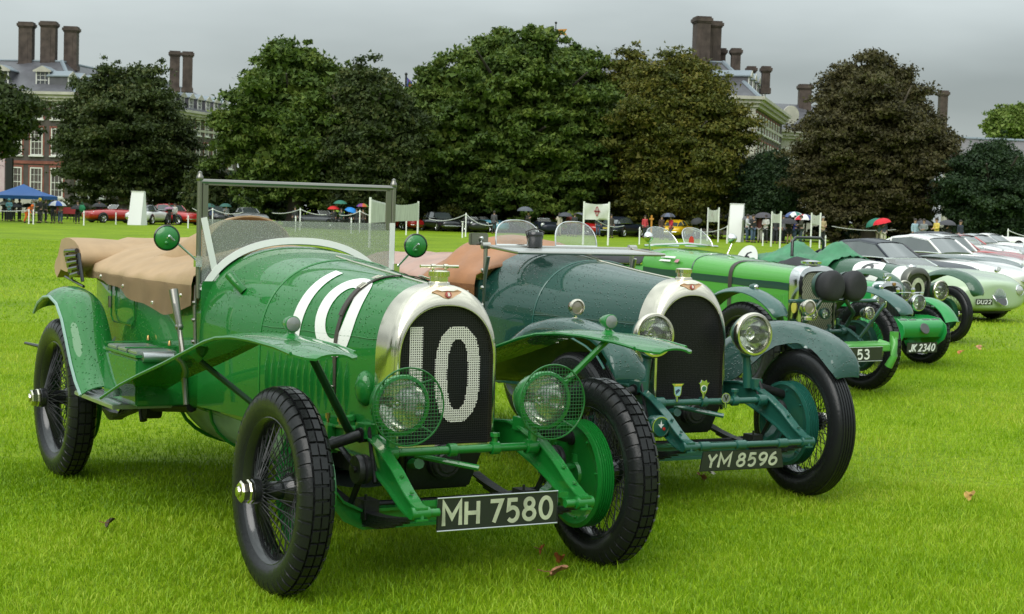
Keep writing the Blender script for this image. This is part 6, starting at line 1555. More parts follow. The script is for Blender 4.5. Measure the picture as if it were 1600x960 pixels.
RED = P_('car_red', (.42, .012, .012)); REDX = P_('car_deep_red', (.30, .018, .02)); NAVY = mat('car_navy', (.010, .014, .026), .45, 0, .35, spec=.3); WHT = P_('car_white', (.82, .82, .80)); SAGE = P_('sage_green', (.37, .48, .31))
YEL = P_('car_yellow', (.72, .44, .01)); BLK = P_('car_black', (.015, .017, .02)); GRY = P_('car_dark_grey', (.05, .055, .06)); SIL = P_('car_silver', (.34, .36, .37)); PBL = P_('car_light_blue', (.12, .36, .45)); DBG = P_('car_bottle', (.02, .06, .05))
# station = (x, half width, z bottom, z widest, z top, fender bulge)
ST_RACER = [(.86, .10, .36, .50, .60, 0), (.82, .42, .26, .50, .68, .0), (.66, .64, .20, .50, .73, .03), (.40, .74, .17, .50, .78, .07), (0, .79, .17, .50, .83, .10), (-.45, .76, .17, .52, .88, .07), (-1.0, .74, .17, .55, .91, .02), (-1.5, .76, .17, .55, .90, .0), (-2.0, .80, .17, .56, .86, .06), (-2.44, .81, .17, .56, .84, .08), (-2.9, .72, .20, .55, .78, .03), (-3.2, .52, .28, .52, .68, 0), (-3.3, .15, .40, .50, .56, 0)]
ST_COUPE = [(.85, .30, .34, .50, .60, 0), (.80, .62, .26, .52, .72, .0), (.55, .76, .20, .54, .80, .04), (0, .82, .18, .56, .86, .05), (-.7, .82, .18, .58, .92, .02), (-1.3, .82, .18, .58, .94, .0), (-2.0, .84, .18, .58, .93, .0), (-2.6, .83, .18, .58, .90, .03), (-3.1, .76, .22, .58, .84, .01), (-3.4, .58, .34, .56, .74, 0), (-3.48, .30, .42, .55, .64, 0)]
ST_ETYPE = [(1.02, .12, .40, .50, .56, 0), (.98, .34, .32, .50, .62, 0), (.75, .60, .24, .50, .70, .03), (.40, .74, .20, .50, .76, .07), (0, .80, .18, .52, .80, .09), (-.6, .80, .18, .54, .86, .05), (-1.2, .80, .18, .56, .90, .0), (-1.8, .80, .18, .56, .90, .0), (-2.4, .80, .18, .56, .86, .05), (-2.9, .70, .24, .56, .76, .02), (-3.3, .48, .36, .54, .64, 0), (-3.4, .2, .42, .52, .58, 0)]
CAB_FAST = [(-.95, .60, .90, .58, .93), (-1.40, .66, .91, .50, 1.22), (-1.75, .68, .91, .52, 1.27), (-2.15, .68, .90, .50, 1.24), (-2.6, .62, .87, .42, 1.08), (-3.0, .50, .82, .34, .88)]
CAB_SALOON = [(-.80, .64, .92, .62, .95), (-1.15, .68, .93, .56, 1.30), (-1.6, .70, .93, .58, 1.36), (-2.2, .70, .92, .56, 1.34), (-2.7, .66, .90, .50, 1.18), (-3.0, .58, .88, .46, .93)]
ST_C = [(.86, .22, .30, .46, .62, 0), (.85, .42, .25, .46, .67, .0), (.79, .60, .21, .47, .72, .01), (.64, .72, .18, .48, .76, .04), (.38, .78, .17, .50, .80, .08)]+ST_RACER[4:]
jag = sports(6.95, 26.6, .47, 'pale sage green streamlined racer with oval grille and plate DU22 at the row end', ST_C, SAGE, 2.44, .33, lights=[(.835, .45, .56, .085, 'h')], grille=(.875, .45, .12, .15, 9), name='sports_racer', screen=(-1.05, .50, .89, .12))
jag.scale = (1.02, .96, .88)
plate(jag, "DU22", (.87, -.30, .36), .34, .10, None, .075, tw=.28, shear=.15, letter=WHITE)
q = MB(); q.box((-.55, 0, .30), (2.2, 1.1, .2)); q.build('underside', IRON, jag, bevel=.03)
ST_DB = [(a[0], a[1], a[2], a[3]+.05, a[4]+.10, a[5]) for a in ST_COUPE]
CAB_DB = [(-.75, .60, .98, .58, 1.02), (-1.15, .64, 1.0, .50, 1.31), (-1.6, .66, 1.0, .53, 1.38), (-2.1, .66, .99, .50, 1.34), (-2.7, .60, .95, .40, 1.14), (-3.05, .50, .90, .34, .96)]
nv = sports(7.45, 30.2, .74, 'navy blue fastback coupe with domed roof parked behind the sage green racer', ST_DB, NAVY, 2.5, .33, CAB_DB, lights=[(.70, .52, .74, .085, 'h')], grille=(.84, .56, .30, .14, 9), bumper=(.92, .72, .42)); nv.scale = (.84, .84, .84)
sports(9.25, 33.5, .72, 'white sports coupe with a thin red stripe along its long bonnet', ST_ETYPE, WHT, 2.44, .32, CAB_DB, lights=[(.66, .52, .68, .075, 'h')], grille=(1.0, .50, .20, .07, 1))
sports(10.2, 36.8, .72, 'dark bottle green low sports racer with a broad white nose band', ST_RACER, DBG, 2.44, .33, lights=[(.60, .52, .66, .085, 'h')], grille=(.83, .50, .16, .13, 5), screen=(-1.05, .50, .89, .18))
sports(11.2, 40.3, .72, 'white hardtop coupe with upright glasshouse behind the red striped white car', ST_COUPE, WHT, 2.5, .32, CAB_SALOON, lights=[(.70, .56, .66, .08, 'h')], grille=(.82, .48, .35, .10, 1), bumper=(.92, .74, .38))
sports(12.4, 44.0, .70, 'crimson long nosed coupe with white oval number patch on its bonnet', ST_ETYPE, REDX, 2.44, .32, CAB_FAST, lights=[(.66, .52, .68, .075, 'h')], grille=(1.0, .50, .20, .07, 1), bumper=(1.0, .6, .42))
sports(13.8, 48.5, .70, 'bright red open sports car, last red one of the row', ST_ETYPE, RED, 2.44, .32, lights=[(.66, .52, .68, .075, 'h')], grille=(1.0, .50, .20, .07, 1), screen=(-1.0, .60, .89, .25))
sports(14.3, 53, .68, 'pale blue roofed saloon far along the row behind the white hardtop', ST_COUPE, SIL, 2.5, .32, CAB_SALOON, roofm=NAVY, lights=[(.70, .56, .66, .08, 'h')], bumper=(.92, .74, .38))
sports(16.4, 58, .68, 'white car with red blue and orange flashes far along the row', ST_RACER, WHT, 2.44, .33, CAB_FAST, roofm=RED, lights=[(.60, .52, .66, .1, 'h')], grille=(.83, .50, .2, .12, 1))
sports(18.5, 64, .66, 'silver grey sports coupe near the end of the row', ST_ETYPE, SIL, 2.44, .32, CAB_FAST, lights=[(.66, .52, .68, .075, 'h')])
sports(21.0, 71, .66, 'white racing coupe with amber lamps at the far end of the row', ST_RACER, WHT, 2.44, .33, CAB_FAST, lights=[(.60, .52, .66, .12, 'h')], grille=(.83, .45, .3, .10, 1))
# cars parked along the far edge of the lawn
def far(px, Y, th, label, st, m, **k): return sports(gx(px, Y), Y, th, label, st, m, 2.5 if st is ST_COUPE else 2.44, group='cars parked along the far edge of the lawn', **k)
HL = [(.62, .56, .66, .09, 'h')]
far(152, 112, -.85, 'bright red open sports car by the iron fence left of the white wedge panel', ST_COUPE, RED, lights=HL, screen=(-1.0, .62, .92, .28))
far(243, 112, 2.95, 'small white roadster seen from behind, right of the left white panel', ST_COUPE, WHT, cabin=CAB_FAST, roofm=BLK, tail=(-3.5, .70, .45))
far(293, 113, .95, 'red two door coupe parked between the white roadster and the tall screen post', ST_COUPE, RED, cabin=CAB_SALOON, lights=HL, bumper=(.92, .74, .4))
far(345, 115, .6, 'black coupe partly behind the tall windscreen post', ST_COUPE, BLK, cabin=CAB_SALOON, lights=HL)
far(400, 116, .5, 'silver grey car low behind the beige hood hump', ST_COUPE, SIL, cabin=CAB_FAST, lights=HL)
far(527, 114, 1.0, 'dark grey open roadster below the red and blue umbrellas', ST_COUPE, GRY, lights=HL, screen=(-1.0, .62, .92, .30))
far(640, 118, 1.0, 'red coupe half hidden behind the sagging white banner', ST_COUPE, RED, cabin=CAB_FAST, lights=HL, bumper=(.92, .74, .4))
far(700, 118, .45, 'black sports car right of the red coupe beside the sagging banner', ST_COUPE, BLK, cabin=CAB_SALOON, lights=HL, bumper=(.92, .74, .4))
far(745, 117, .35, 'black open racer with white round number patch', ST_RACER, BLK, lights=HL, screen=(-1.05, .5, .89, .15))
far(776, 120, .9, 'light blue sports car behind the person in grey', ST_RACER, PBL, lights=HL, screen=(-1.05, .5, .89, .2))
far(857, 118, .25, 'dark blue roadster with white front lamps left of the printed banner', ST_RACER, NAVY, lights=[(.62, .56, .66, .13, 'h')], screen=(-1.05, .5, .89, .2))
far(888, 122, .6, 'red tall estate car under the grey umbrellas', ST_COUPE, RED, cabin=[(a, b, c, d, e+.18 if e-c > .1 else e) for a, b, c, d, e in CAB_SALOON], lights=HL)
far(928, 121, .9, 'red sports car low behind the printed banner', ST_RACER, RED, lights=HL)
far(985, 117, 2.6, 'navy blue coupe with white round patch at its tail', ST_COUPE, NAVY, cabin=CAB_SALOON, tail=(-3.5, .70, .45))
far(1010, 119, .4, 'dark roadster with white and red nose beside the navy coupe', ST_RACER, DBG, lights=HL)
far(1068, 118, 2.75, 'yellow sports coupe seen from behind, by the person in red', ST_COUPE, YEL, cabin=CAB_FAST, tail=(-3.5, .70, .45))
far(1608, 98, .6, 'white open car at the far right rope post', ST_RACER, WHT, lights=HL)
# ============================================================ PEOPLE, UMBRELLAS, BARRIERS
SKIN = mat('skin', (.42, .25, .18), .6); HAIRD = mat('dark_hair', (.03, .022, .018), .7); HAIRG = mat('grey_hair', (.3, .29, .27), .7); SHOE = mat('dark_shoes', (.02, .018, .016), .5)
def skinmesh(verts, edges, sub=1):
    """verts: (x, y, z, r); grown into one smooth surface"""
    me = bpy.data.meshes.new('s'); me.from_pydata([v[:3] for v in verts], edges, []); o = bpy.data.objects.new('s', me); COL.objects.link(o)
    md = o.modifiers.new('s', 'SKIN'); sv_ = me.skin_vertices[0].data
    for i, v in enumerate(verts): sv_[i].radius = (v[3], v[3] if len(v) < 5 else v[4]); sv_[i].use_root = (i == 0)
    ss = o.modifiers.new('u', 'SUBSURF'); ss.levels = sub
    dg = bpy.context.evaluated_depsgraph_get(); r = bpy.data.meshes.new_from_object(o.evaluated_get(dg)); bpy.data.objects.remove(o)
    r.polygons.foreach_set('use_smooth', [True]*len(r.polygons)); return r
def person_meshes(pose):
    # x = sideways (+ is the person's left), y = forward is -y, z up; 1.74 m tall
    st = {'stand': dict(bend=0, la=[(.20, .02, 1.20), (.22, -.06, .95)], ra=[(-.20, .02, 1.20), (-.22, -.06, .95)], dz=0, knee=0),
          'hold': dict(bend=0, la=[(.21, .03, 1.20), (.20, -.05, .96)], ra=[(-.23, -.03, 1.18), (-.15, -.26, 1.28)], dz=0, knee=0),
          'fold': dict(bend=0, la=[(.22, -.02, 1.19), (.05, -.24, 1.16)], ra=[(-.22, -.02, 1.19), (-.05, -.26, 1.12)], dz=0, knee=0),
          'walk': dict(bend=.03, la=[(.21, -.08, 1.20), (.20, -.24, 1.02)], ra=[(-.21, .12, 1.20), (-.20, .16, .96)], dz=0, knee=.18),
          'crouch': dict(bend=.34, la=[(.22, -.36, .92), (.16, -.52, .72)], ra=[(-.22, -.36, .92), (-.16, -.52, .72)], dz=-.12, knee=.12)}[pose]
    b, dz, kn = st['bend'], st['dz'], st['knee']
    def sh(x, y, z): k = max(0, z-.95)/.5; return (x, y-b*k, z+dz-b*.55*k)
    pel = (0, 0, .95+dz); ch = sh(0, 0, 1.22); nk = sh(0, 0, 1.46); hd0 = sh(0, -.01, 1.55); hd = sh(0, -.02, 1.66)
    sl, sr = sh(.17, 0, 1.42), sh(-.17, 0, 1.42)
    el, hl_ = [(p[0], p[1]-(b*.3 if pose != 'crouch' else 0), p[2]+(dz if pose != 'crouch' else 0)) for p in st['la']]; er, hr_ = [(p[0], p[1], p[2]) for p in st['ra']]
    kl, kr = (.10, -.03-kn, .50+dz*.5), (-.10, -.03+kn*.2, .50+dz*.5); al, ar = (.11, .02-kn*.5, .09), (-.11, .02+kn*1.3, .09); tl, tr_ = (.12, -.14-kn*.5, .04), (-.12, -.14+kn*1.3, .04)
    V = [(*pel, .14, .11), (*ch, .15, .105), (*sh(0, 0, 1.40), .12, .085), (*nk, .052), (*hd0, .070), (*hd, .088, .098), (*sh(0, -.01, 1.715), .06),
         (*sl, .058), (*el, .042), (*hl_, .030), (*sr, .058), (*er, .042), (*hr_, .030), (*(.09, 0, .88+dz), .095), (*kl, .062), (*al, .042), (*tl, .034), (*(-.09, 0, .88+dz), .095), (*kr, .062), (*ar, .042), (*tr_, .034)]
    E_ = [(0, 1), (1, 2), (2, 3), (3, 4), (4, 5), (5, 6), (2, 7), (7, 8), (8, 9), (2, 10), (10, 11), (11, 12), (0, 13), (13, 14), (14, 15), (15, 16), (0, 17), (17, 18), (18, 19), (19, 20)]
    # hands: palm, four fingers, thumb, as short chains
    def hand(i, s):
        nonlocal V, E_
        h = Vector(V[i][:3]); e = Vector(V[i-1][:3]); d = (h-e).normalized(); side = Vector((0, 1, 0)).cross(d).normalized() if abs(d.y) < .9 else Vector((1, 0, 0)); up = d.cross(side)
        p = h+d*.06; V.append((*p, .026)); j = len(V)-1; E_.append((i, j))
        for k in range(4):
            q = p+d*(.055+.01*(k in (1, 2)))+up*(-.024+.016*k)+side*.01*s; V.append((*q, .0085)); E_.append((j, len(V)-1))
            q2 = q+d*.015+side*.02*s; V.append((*q2, .007)); E_.append((len(V)-2, len(V)-1))
        q = h+d*.05-up*.045; V.append((*q, .010)); E_.append((i, len(V)-1))
    hand(9, 1); hand(12, -1)
    body = skinmesh(V, E_)
    # nose, ears, brows as small additions to the same mesh
    f = MB(); f.v = [tuple(v.co) for v in body.vertices]; f.f = [tuple(p.vertices) for p in body.polygons]; f.mi = [0]*len(f.f)
    c = Vector(hd); f.sph(c+Vector((0, -.095, -.015)), .016, 8, 6, (.8, 1.2, 1.4)); 
    for s in (-1, 1): f.sph(c+Vector((s*.086, 0, -.01)), .018, 8, 6, (.4, .8, 1.3))
    o = f.build('body', SKIN, ang=80); body = o.data; bpy.data.objects.remove(o)
    J = [(*(0, 0, .98+dz), .165, .135), (*ch, .172, .125), (*sh(0, 0, 1.40), .135, .10), (*sh(0, 0, 1.48), .070), (*sl, .078), (*el, .060), (*(Vector(el).lerp(Vector(hl_), .85)), .046), (*sr, .078), (*er, .060), (*(Vector(er).lerp(Vector(hr_), .85)), .046), (*(0, 0, .84+dz), .165, .14)]
    jac = skinmesh(J, [(0, 1), (1, 2), (2, 3), (2, 4), (4, 5), (5, 6), (2, 7), (7, 8), (8, 9), (0, 10)])
    coat = skinmesh(J[:10]+[(*(0, 0, .75+dz), .20, .17), (*(0, .01, .48+dz*.5), .23, .20)], [(0, 1), (1, 2), (2, 3), (2, 4), (4, 5), (5, 6), (2, 7), (7, 8), (8, 9), (0, 10), (10, 11)])
    Tr = [(*(0, 0, .95+dz), .150, .125), (*(.09, 0, .86+dz), .105), (*kl, .080), (*(Vector(kl).lerp(Vector(al), .93)), .066), (*(-.09, 0, .86+dz), .105), (*kr, .080), (*(Vector(kr).lerp(Vector(ar), .93)), .066)]
    tro = skinmesh(Tr, [(0, 1), (1, 2), (2, 3), (0, 4), (4, 5), (5, 6)])
    shorts = skinmesh([Tr[0], Tr[1], (*(Vector(Tr[1][:3]).lerp(Vector(kl), .8)), .10), Tr[4], (*(Vector(Tr[4][:3]).lerp(Vector(kr), .8)), .10)], [(0, 1), (1, 2), (0, 3), (3, 4)])
    shs = []
    for a, t in ((al, tl), (ar, tr_)):
        f = MB(); f.sph((Vector(a)+Vector(t))/2+Vector((0, -.01, -.015)), .10, 12, 8, (.48, 1.25, .50)); o = f.build('shoe', SHOE); shs.append(o.data); bpy.data.objects.remove(o)
    f = MB(); rs = []
    for i in range(7):
        a = i/6*pi*.62; rs.append([(c.x+sin(a)*cos(t)*.098, c.y+.012+sin(a)*sin(t)*.108, c.z+.02+cos(a)*.098-(.05 if i == 6 and sin(t) > .2 else 0)) for t in [2*pi*k/16 for k in range(16)]])
    f.rings(rs, True, True, False); o = f.build('hair', HAIRD); hair = o.data; bpy.data.objects.remove(o)
    f = MB(); rs = []
    for i in range(8):
        a = .1+i/7*pi*.78; rs.append([(c.x+sin(a)*cos(t)*.125, c.y+.02+sin(a)*sin(t)*.130-(0 if sin(t) > -.5 else -.03), c.z+.01+cos(a)*.125) for t in [2*pi*k/16 for k in range(16)]])
    f.rings(rs, True, True, False); o = f.build('hood', HAIRD); hood = o.data; bpy.data.objects.remove(o)
    return dict(body=body, jacket=jac, coat=coat, trousers=tro, shorts=shorts, shoe=shs[0], shoe2=shs[1], hair=hair, hood=hood)
_pm = {}
CL = {}
def cloth(c):
    if c not in CL: CL[c] = mat('cloth_%02d' % len(CL), c, .8, noise=.12, nscale=9)
    return CL[c]
def person(px, Y, label, top, bottom, pose='stand', th=0.0, hair='d', long_coat=False, legs='trousers', hood=None, hgt=1.0, group='spectators behind the rope'):
    Y = min(Y, 112.8)
    if pose not in _pm: _pm[pose] = person_meshes(pose)
    M_ = _pm[pose]; hgt *= .80 if px < 700 else .86 if px < 1100 else 1.0; rt = tag(empty('person', (gx(px, Y), Y, 0), th, sc=hgt), label, 'person', group)
    for n, me, m in (('body', M_['body'], SKIN), ('coat' if long_coat else 'jacket', M_['coat' if long_coat else 'jacket'], cloth(top)), (legs, M_[legs], cloth(bottom)), ('shoe', M_['shoe'], SHOE), ('shoe', M_['shoe2'], SHOE), ('hood', M_['hood'], cloth(hood)) if hood else ('hair', M_['hair'], HAIRG if hair == 'g' else HAIRD)):
        o = bpy.data.objects.new(n, me); COL.objects.link(o); o.parent = rt
        if not me.materials: me.materials.append(m)
        o.material_slots[0].link = 'OBJECT'; o.material_slots[0].material = m
    return rt
def umbrella(px, Y, zc_, label, cols, tilt=(0, 0), r_=.55, group='umbrellas held by spectators'):
    k_ = .84 if px < 700 else .9 if px < 1100 else 1.0; rt = tag(empty('umbrella', (gx(px, Y), Y, zc_-.75*k_), sc=k_), label, 'umbrella', group); rt.rotation_euler = (tilt[0], tilt[1], R.uniform(0, 1))
    b = MB()
    ms = [cloth(c) for c in cols]
    for k in range(8):
        b.cm = k % len(ms); g = []
        for i in range(6):
            t = i/5; row = []
            for j in range(4):
                a = 2*pi*(k+j/3)/8; sag = 1-.06*sin(pi*j/3)*t; q = r_*sin(t*1.25)/sin(1.25)*sag
                row.append((cos(a)*q, sin(a)*q, .75-.30*r_/.55*(1-cos(t*1.25))/(1-cos(1.25))+.015*sin(pi*j/3)*t))
            g.append(row)
        b.grid(g)
    b.build('canopy', ms, rt, ang=60); s = MB(); s.tube([(0, 0, -.12), (0, 0, .80)], .008, 6); s.tube([(0, 0, -.1), (0, 0, -.15), (.03, 0, -.18), (.06, 0, -.14)], .013, 6); s.build('shaft', BLACKP, rt); return rt
def U(px, py, Y, label, cols, **k):
    Y = min(Y, 113); return umbrella(px, Y, at(px, py, Y).z, label, cols, **k)
K = (.03, .032, .035); DK = (.02, .022, .03); GYc = (.16, .17, .18); JE = (.06, .09, .15); OR = (.85, .16, .02); WT = (.62, .62, .58)
# left group by the gazebo
person(6, 107, 'person in dark jacket under grey umbrella at the left edge', K, DK, 'hold', .3); U(9, 314, 107, 'grey and white umbrella at the left edge under the gazebo', [(.3, .31, .33), (.5, .5, .5)])
person(14, 105.5, 'person in light blue waterproof jacket beside the gazebo', (.18, .42, .50), DK, 'fold', .2, hood=(.18, .42, .50))
person(21, 106.5, 'person in black coat below the low black umbrella', K, K, 'hold', -.4); U(26, 318, 106.5, 'low black umbrella second from the left edge', [K])
person(30, 107.5, 'person in charcoal jacket between blue jacket and orange suit', (.05, .05, .055), K, 'stand', 2.6)
person(42, 101, 'person in bright orange waterproof suit bending forward', OR, OR, 'crouch', 1.2, hood=OR, hgt=1.0)
person(52, 103, 'person in pale grey jacket standing beside the orange suit', (.38, .42, .42), K, 'stand', -1.0, hair='g')
person(62, 102.5, 'person in long black coat with yellow hood', K, K, 'fold', -.6, long_coat=True, hood=(.70, .55, .05), hgt=1.06)
person(71, 105, 'person in black waterproof behind the long black coat', K, DK, 'stand', 2.0, hgt=1.02); U(44, 318, 109, 'wide black umbrella behind the orange suit', [K], r_=.62)
person(83, 103, 'person in dark navy jacket holding the blue and white umbrella', DK, K, 'hold', -.3); U(89, 314, 103, 'blue and white panelled golf umbrella near the gazebo', [(.04, .10, .36), (.6, .62, .64)], r_=.66)
person(94, 103, 'person in khaki brown jacket under the blue and white umbrella', (.22, .16, .10), JE, 'fold', 2.8)
person(121, 104, 'person in black with black umbrella by the red car', K, K, 'hold', .3); U(121, 321, 104, 'black umbrella left of the red convertible', [K])
b_ = tag(empty('balloon', (gx(128, 103.5), 103.5, .95)), 'dark green round bag held beside the red convertible', 'bag', None); q = MB(); q.sph((0, 0, 0), .20, 14, 10, (1, .7, 1.1)); q.tube([(-.12, 0, .17), (0, 0, .38), (.12, 0, .17)], .015, 6); q.build('bag_body', cloth((.02, .20, .09)), b_); b_.name = 'bag'
person(155, 116, 'person in dark anorak behind the red convertible', K, K, 'stand', 0); U(155, 317, 116, 'dark umbrella above the red convertible', [K], r_=.6)
U(231, 320, 116, 'dark charcoal umbrella right of the white wedge panel', [(.035, .035, .04)], r_=.6); person(229, 116, 'person in charcoal behind the white roadster', K, K, 'hold', 0)
person(264, 110, 'person in black under the mauve umbrella', K, K, 'hold', .6); U(264, 323, 110, 'mauve pink umbrella between white roadster and red coupe', [(.30, .17, .24)], r_=.38)
person(273, 110.5, 'person in pale blouse beside the mauve umbrella', (.5, .48, .46), DK, 'stand', -.4)
U(326, 318, 116, 'dark green umbrella behind the windscreen post', [(.03, .10, .08)]); person(330, 116, 'person in navy under the dark green umbrella', (.03, .05, .12), K, 'hold', 0)
U(352, 318, 116, 'deep green umbrella inside the windscreen frame at left', [(.03, .11, .09)], r_=.5); person(353, 116.5, 'person in grey fleece behind the black coupe', GYc, K, 'hold', .3)
person(461, 119, 'person in dark jacket at the foot of the bright maple', K, K, 'stand', 0)
# middle group
U(521, 322, 118, 'red umbrella above the dark grey roadster', [(.55, .02, .02)], r_=.50); person(521, 118, 'person in black under the red umbrella', K, K, 'hold', 0)
U(531, 313, 120, 'dark green umbrella behind the red one', [(.03, .16, .11)], r_=.55); person(533, 120, 'person in dark green under the green umbrella', (.02, .05, .04), K, 'hold', .3)
U(546, 324, 116, 'bright blue tilted umbrella over the grey roadster', [(.02, .22, .62)], tilt=(.25, .2), r_=.55); person(548, 116, 'person in black coat under the bright blue umbrella', K, K, 'hold', .5)
U(566, 318, 118, 'rainbow striped umbrella right of the blue one', [(.25, .05, .18), (.45, .10, .03), (.15, .25, .05), (.10, .05, .25)], r_=.5); person(567, 118, 'person in dark brown under the rainbow umbrella', (.06, .045, .035), K, 'hold', 0); person(557, 119, 'person in black between blue and rainbow umbrellas', K, K, 'stand', 0)
person(772, 112, 'person in dark grey jacket walking past the light blue car', (.07, .07, .08), K, 'stand', 2.9)
person(825, 110, 'person in black leather jacket under dark umbrella', (.05, .045, .045), DK, 'hold', .9, hgt=1.03); U(820, 323, 110, 'dark grey umbrella left of the navy roadster', [(.09, .10, .12)], r_=.60)
person(874, 112, 'person in cream jacket under grey umbrella', (.50, .46, .38), (.3, .28, .22), 'hold', -.5); U(883, 332, 112, 'dark grey umbrella over the red estate car', [(.06, .065, .08)], r_=.56)
person(890, 112.5, 'person in dark red top behind the navy roadster', (.20, .03, .03), K, 'fold', 0); U(904, 332, 113, 'tilted grey umbrella left of the printed banner', [(.09, .10, .12)], tilt=(0, .5), r_=.52)
person(898, 111, 'person in black beside the red top', K, K, 'stand', 2.8)
person(955, 109, 'person in dark brown coat right of the printed banner', (.05, .04, .035), K, 'stand', .5); person(935, 113, 'person in jeans behind the printed banner', K, JE, 'stand', 0)
person(1049, 107, 'person in red jacket bending beside the yellow car', (.55, .03, .05), (.10, .10, .09), 'walk', -1.0); U(1044, 333, 107, 'slate blue and grey umbrella over the red jacket', [(.10, .12, .18), (.06, .06, .07)], r_=.52)
person(1034, 109, 'person in brown coat left of the red jacket', (.06, .035, .025), K, 'stand', .4); U(1091, 340, 116, 'dark tilted umbrella right of the yellow car', [K], tilt=(.2, -.5), r_=.45)
# right group behind the tall panel
person(1168, 107.5, 'person in white T-shirt beside the tall white panel', (.55, .56, .58), JE, 'fold', 1.2, legs='trousers'); U(1171, 337, 108, 'grey umbrella peeping out behind the tall white panel', [(.10, .10, .11)], r_=.5)
person(1177, 106.5, 'person in black jacket and blue jeans right of the tall panel', K, (.07, .11, .18), 'hold', .6)
person(1188, 108, 'person in rust brown jacket and pale trousers', (.10, .03, .025), (.42, .40, .36), 'hold', 2.5); U(1193, 332, 108, 'large dark umbrella with red mark, over the rust brown jacket', [(.07, .065, .075)], r_=.66)
person(1197, 107.5, 'person in off-white jacket and black trousers under the large dark umbrella', (.50, .50, .46), K, 'fold', -.6)
person(1212, 105, 'person in navy jeans behind the first of the two right banners', K, DK, 'stand', 0); person(1224, 107, 'person in grey jacket with blue bag behind the banner', GYc, DK, 'stand', .8)
person(1234, 106, 'person in black jacket and shorts with bare legs', K, DK, 'hold', 2.6, legs='shorts'); U(1231, 341, 105.5, 'low black umbrella between the two right banners', [(.035, .035, .04)], r_=.66)
person(1243, 107, 'person in royal blue jacket with arm out', (.03, .04, .22), (.05, .08, .12), 'fold', -1.3); U(1241, 331, 108, 'white green and blue golf umbrella', [(.62, .64, .64), (.05, .20, .16), (.60, .62, .62), (.08, .12, .28)], r_=.66)
person(1252, 106, 'person in olive brown jacket pointing right', (.05, .05, .035), (.04, .06, .08), 'fold', -1.4, hgt=1.02); U(1257, 335, 106.5, 'red white and navy golf umbrella', [(.60, .03, .05), (.66, .66, .66), (.04, .05, .16), (.66, .66, .66)], r_=.66)
person(1286, 106, 'person in tan jacket standing right of the last banner', (.42, .33, .18), K, 'fold', .4, hair='g')
person(1381, 104, 'person in dark shirt and cream trousers under the red umbrella', (.06, .07, .10), (.50, .47, .38), 'hold', .3); U(1381, 341, 104, 'bright red umbrella at the foot of the copper beech', [(.62, .015, .03)], tilt=(0, -.25), r_=.58)
U(1371, 341, 106, 'dark green umbrella behind the bright red one', [(.02, .16, .11)], tilt=(0, -.5), r_=.56); person(1374, 106, 'person in dark green coat behind the red umbrella', (.02, .05, .04), (.2, .18, .12), 'hold', 0)
person(1430, 98, 'person in pale blue shirt, leftmost of the group behind the white coupes', (.30, .42, .50), JE, 'stand', .5); person(1438, 99, 'person in grey jacket and jeans under the first black umbrella', (.28, .30, .31), JE, 'hold', .2); U(1443, 344, 99, 'black umbrella left of the yellow jacket', [(.06, .06, .07)], r_=.56)
person(1444, 98, 'person in mottled grey top leaning on the car', (.20, .22, .22), JE, 'fold', -.5); person(1464, 98, 'person in yellow jacket taking a photograph', (.62, .48, .10), DK, 'fold', -1.2, hgt=1.05)
person(1481, 99, 'person in black under the second black umbrella', K, K, 'hold', .2); U(1480, 344, 99, 'black umbrella right of the yellow jacket', [(.06, .06, .07)], r_=.56); person(1501, 99, 'person in dark blue coat, rightmost of the group', (.03, .04, .06), K, 'stand', .6)
person(1008, 121, 'person in red and white between the navy coupe and the orange post', (.5, .05, .06), K, 'stand', .3)

# ------------------------------------------------------------ rope barrier, banners, white panels
ROPE = mat('white_rope', (.52, .53, .52), .8)
def post(px, Y, h, label, cap=False):
    rt = tag(empty('barrier_post', (gx(px, Y), Y, 0)), label, 'post', 'white barrier posts along the edge of the lawn')
    q = MB(); q.lathe([(0, 0), (.045, 0), (.04, .04), (.035, .06), (.033, h-.03), (.02, h), (0, h+.005)], (0, 0, 0), (0, 0, 1), 10); q.build('shaft', WHITE, rt)
    q = MB(); q.lathe([(.04, h-.16), (.05, h-.14), (.05, h-.11), (.04, h-.09)], (0, 0, 0), (0, 0, 1), 10)
    if cap: q.box((0, 0, h+.02), (.16, .16, .04))
    q.build('rope_collar', WHITE, rt); return rt
def rope(pts, label, sag=.25):
    b = MB()
    for (x0, Y0, z0), (x1, Y1, z1) in zip(pts, pts[1:]):
        a = Vector((gx(x0, Y0), Y0, z0)); c = Vector((gx(x1, Y1), Y1, z1)); b.tube([a.lerp(c, i/10)-Vector((0, 0, sag*4*(i/10)*(1-i/10))) for i in range(11)], .022, 5)
    o = b.build('barrier_rope', ROPE); tag(o, label, 'rope', 'ropes slung between the barrier posts'); return o
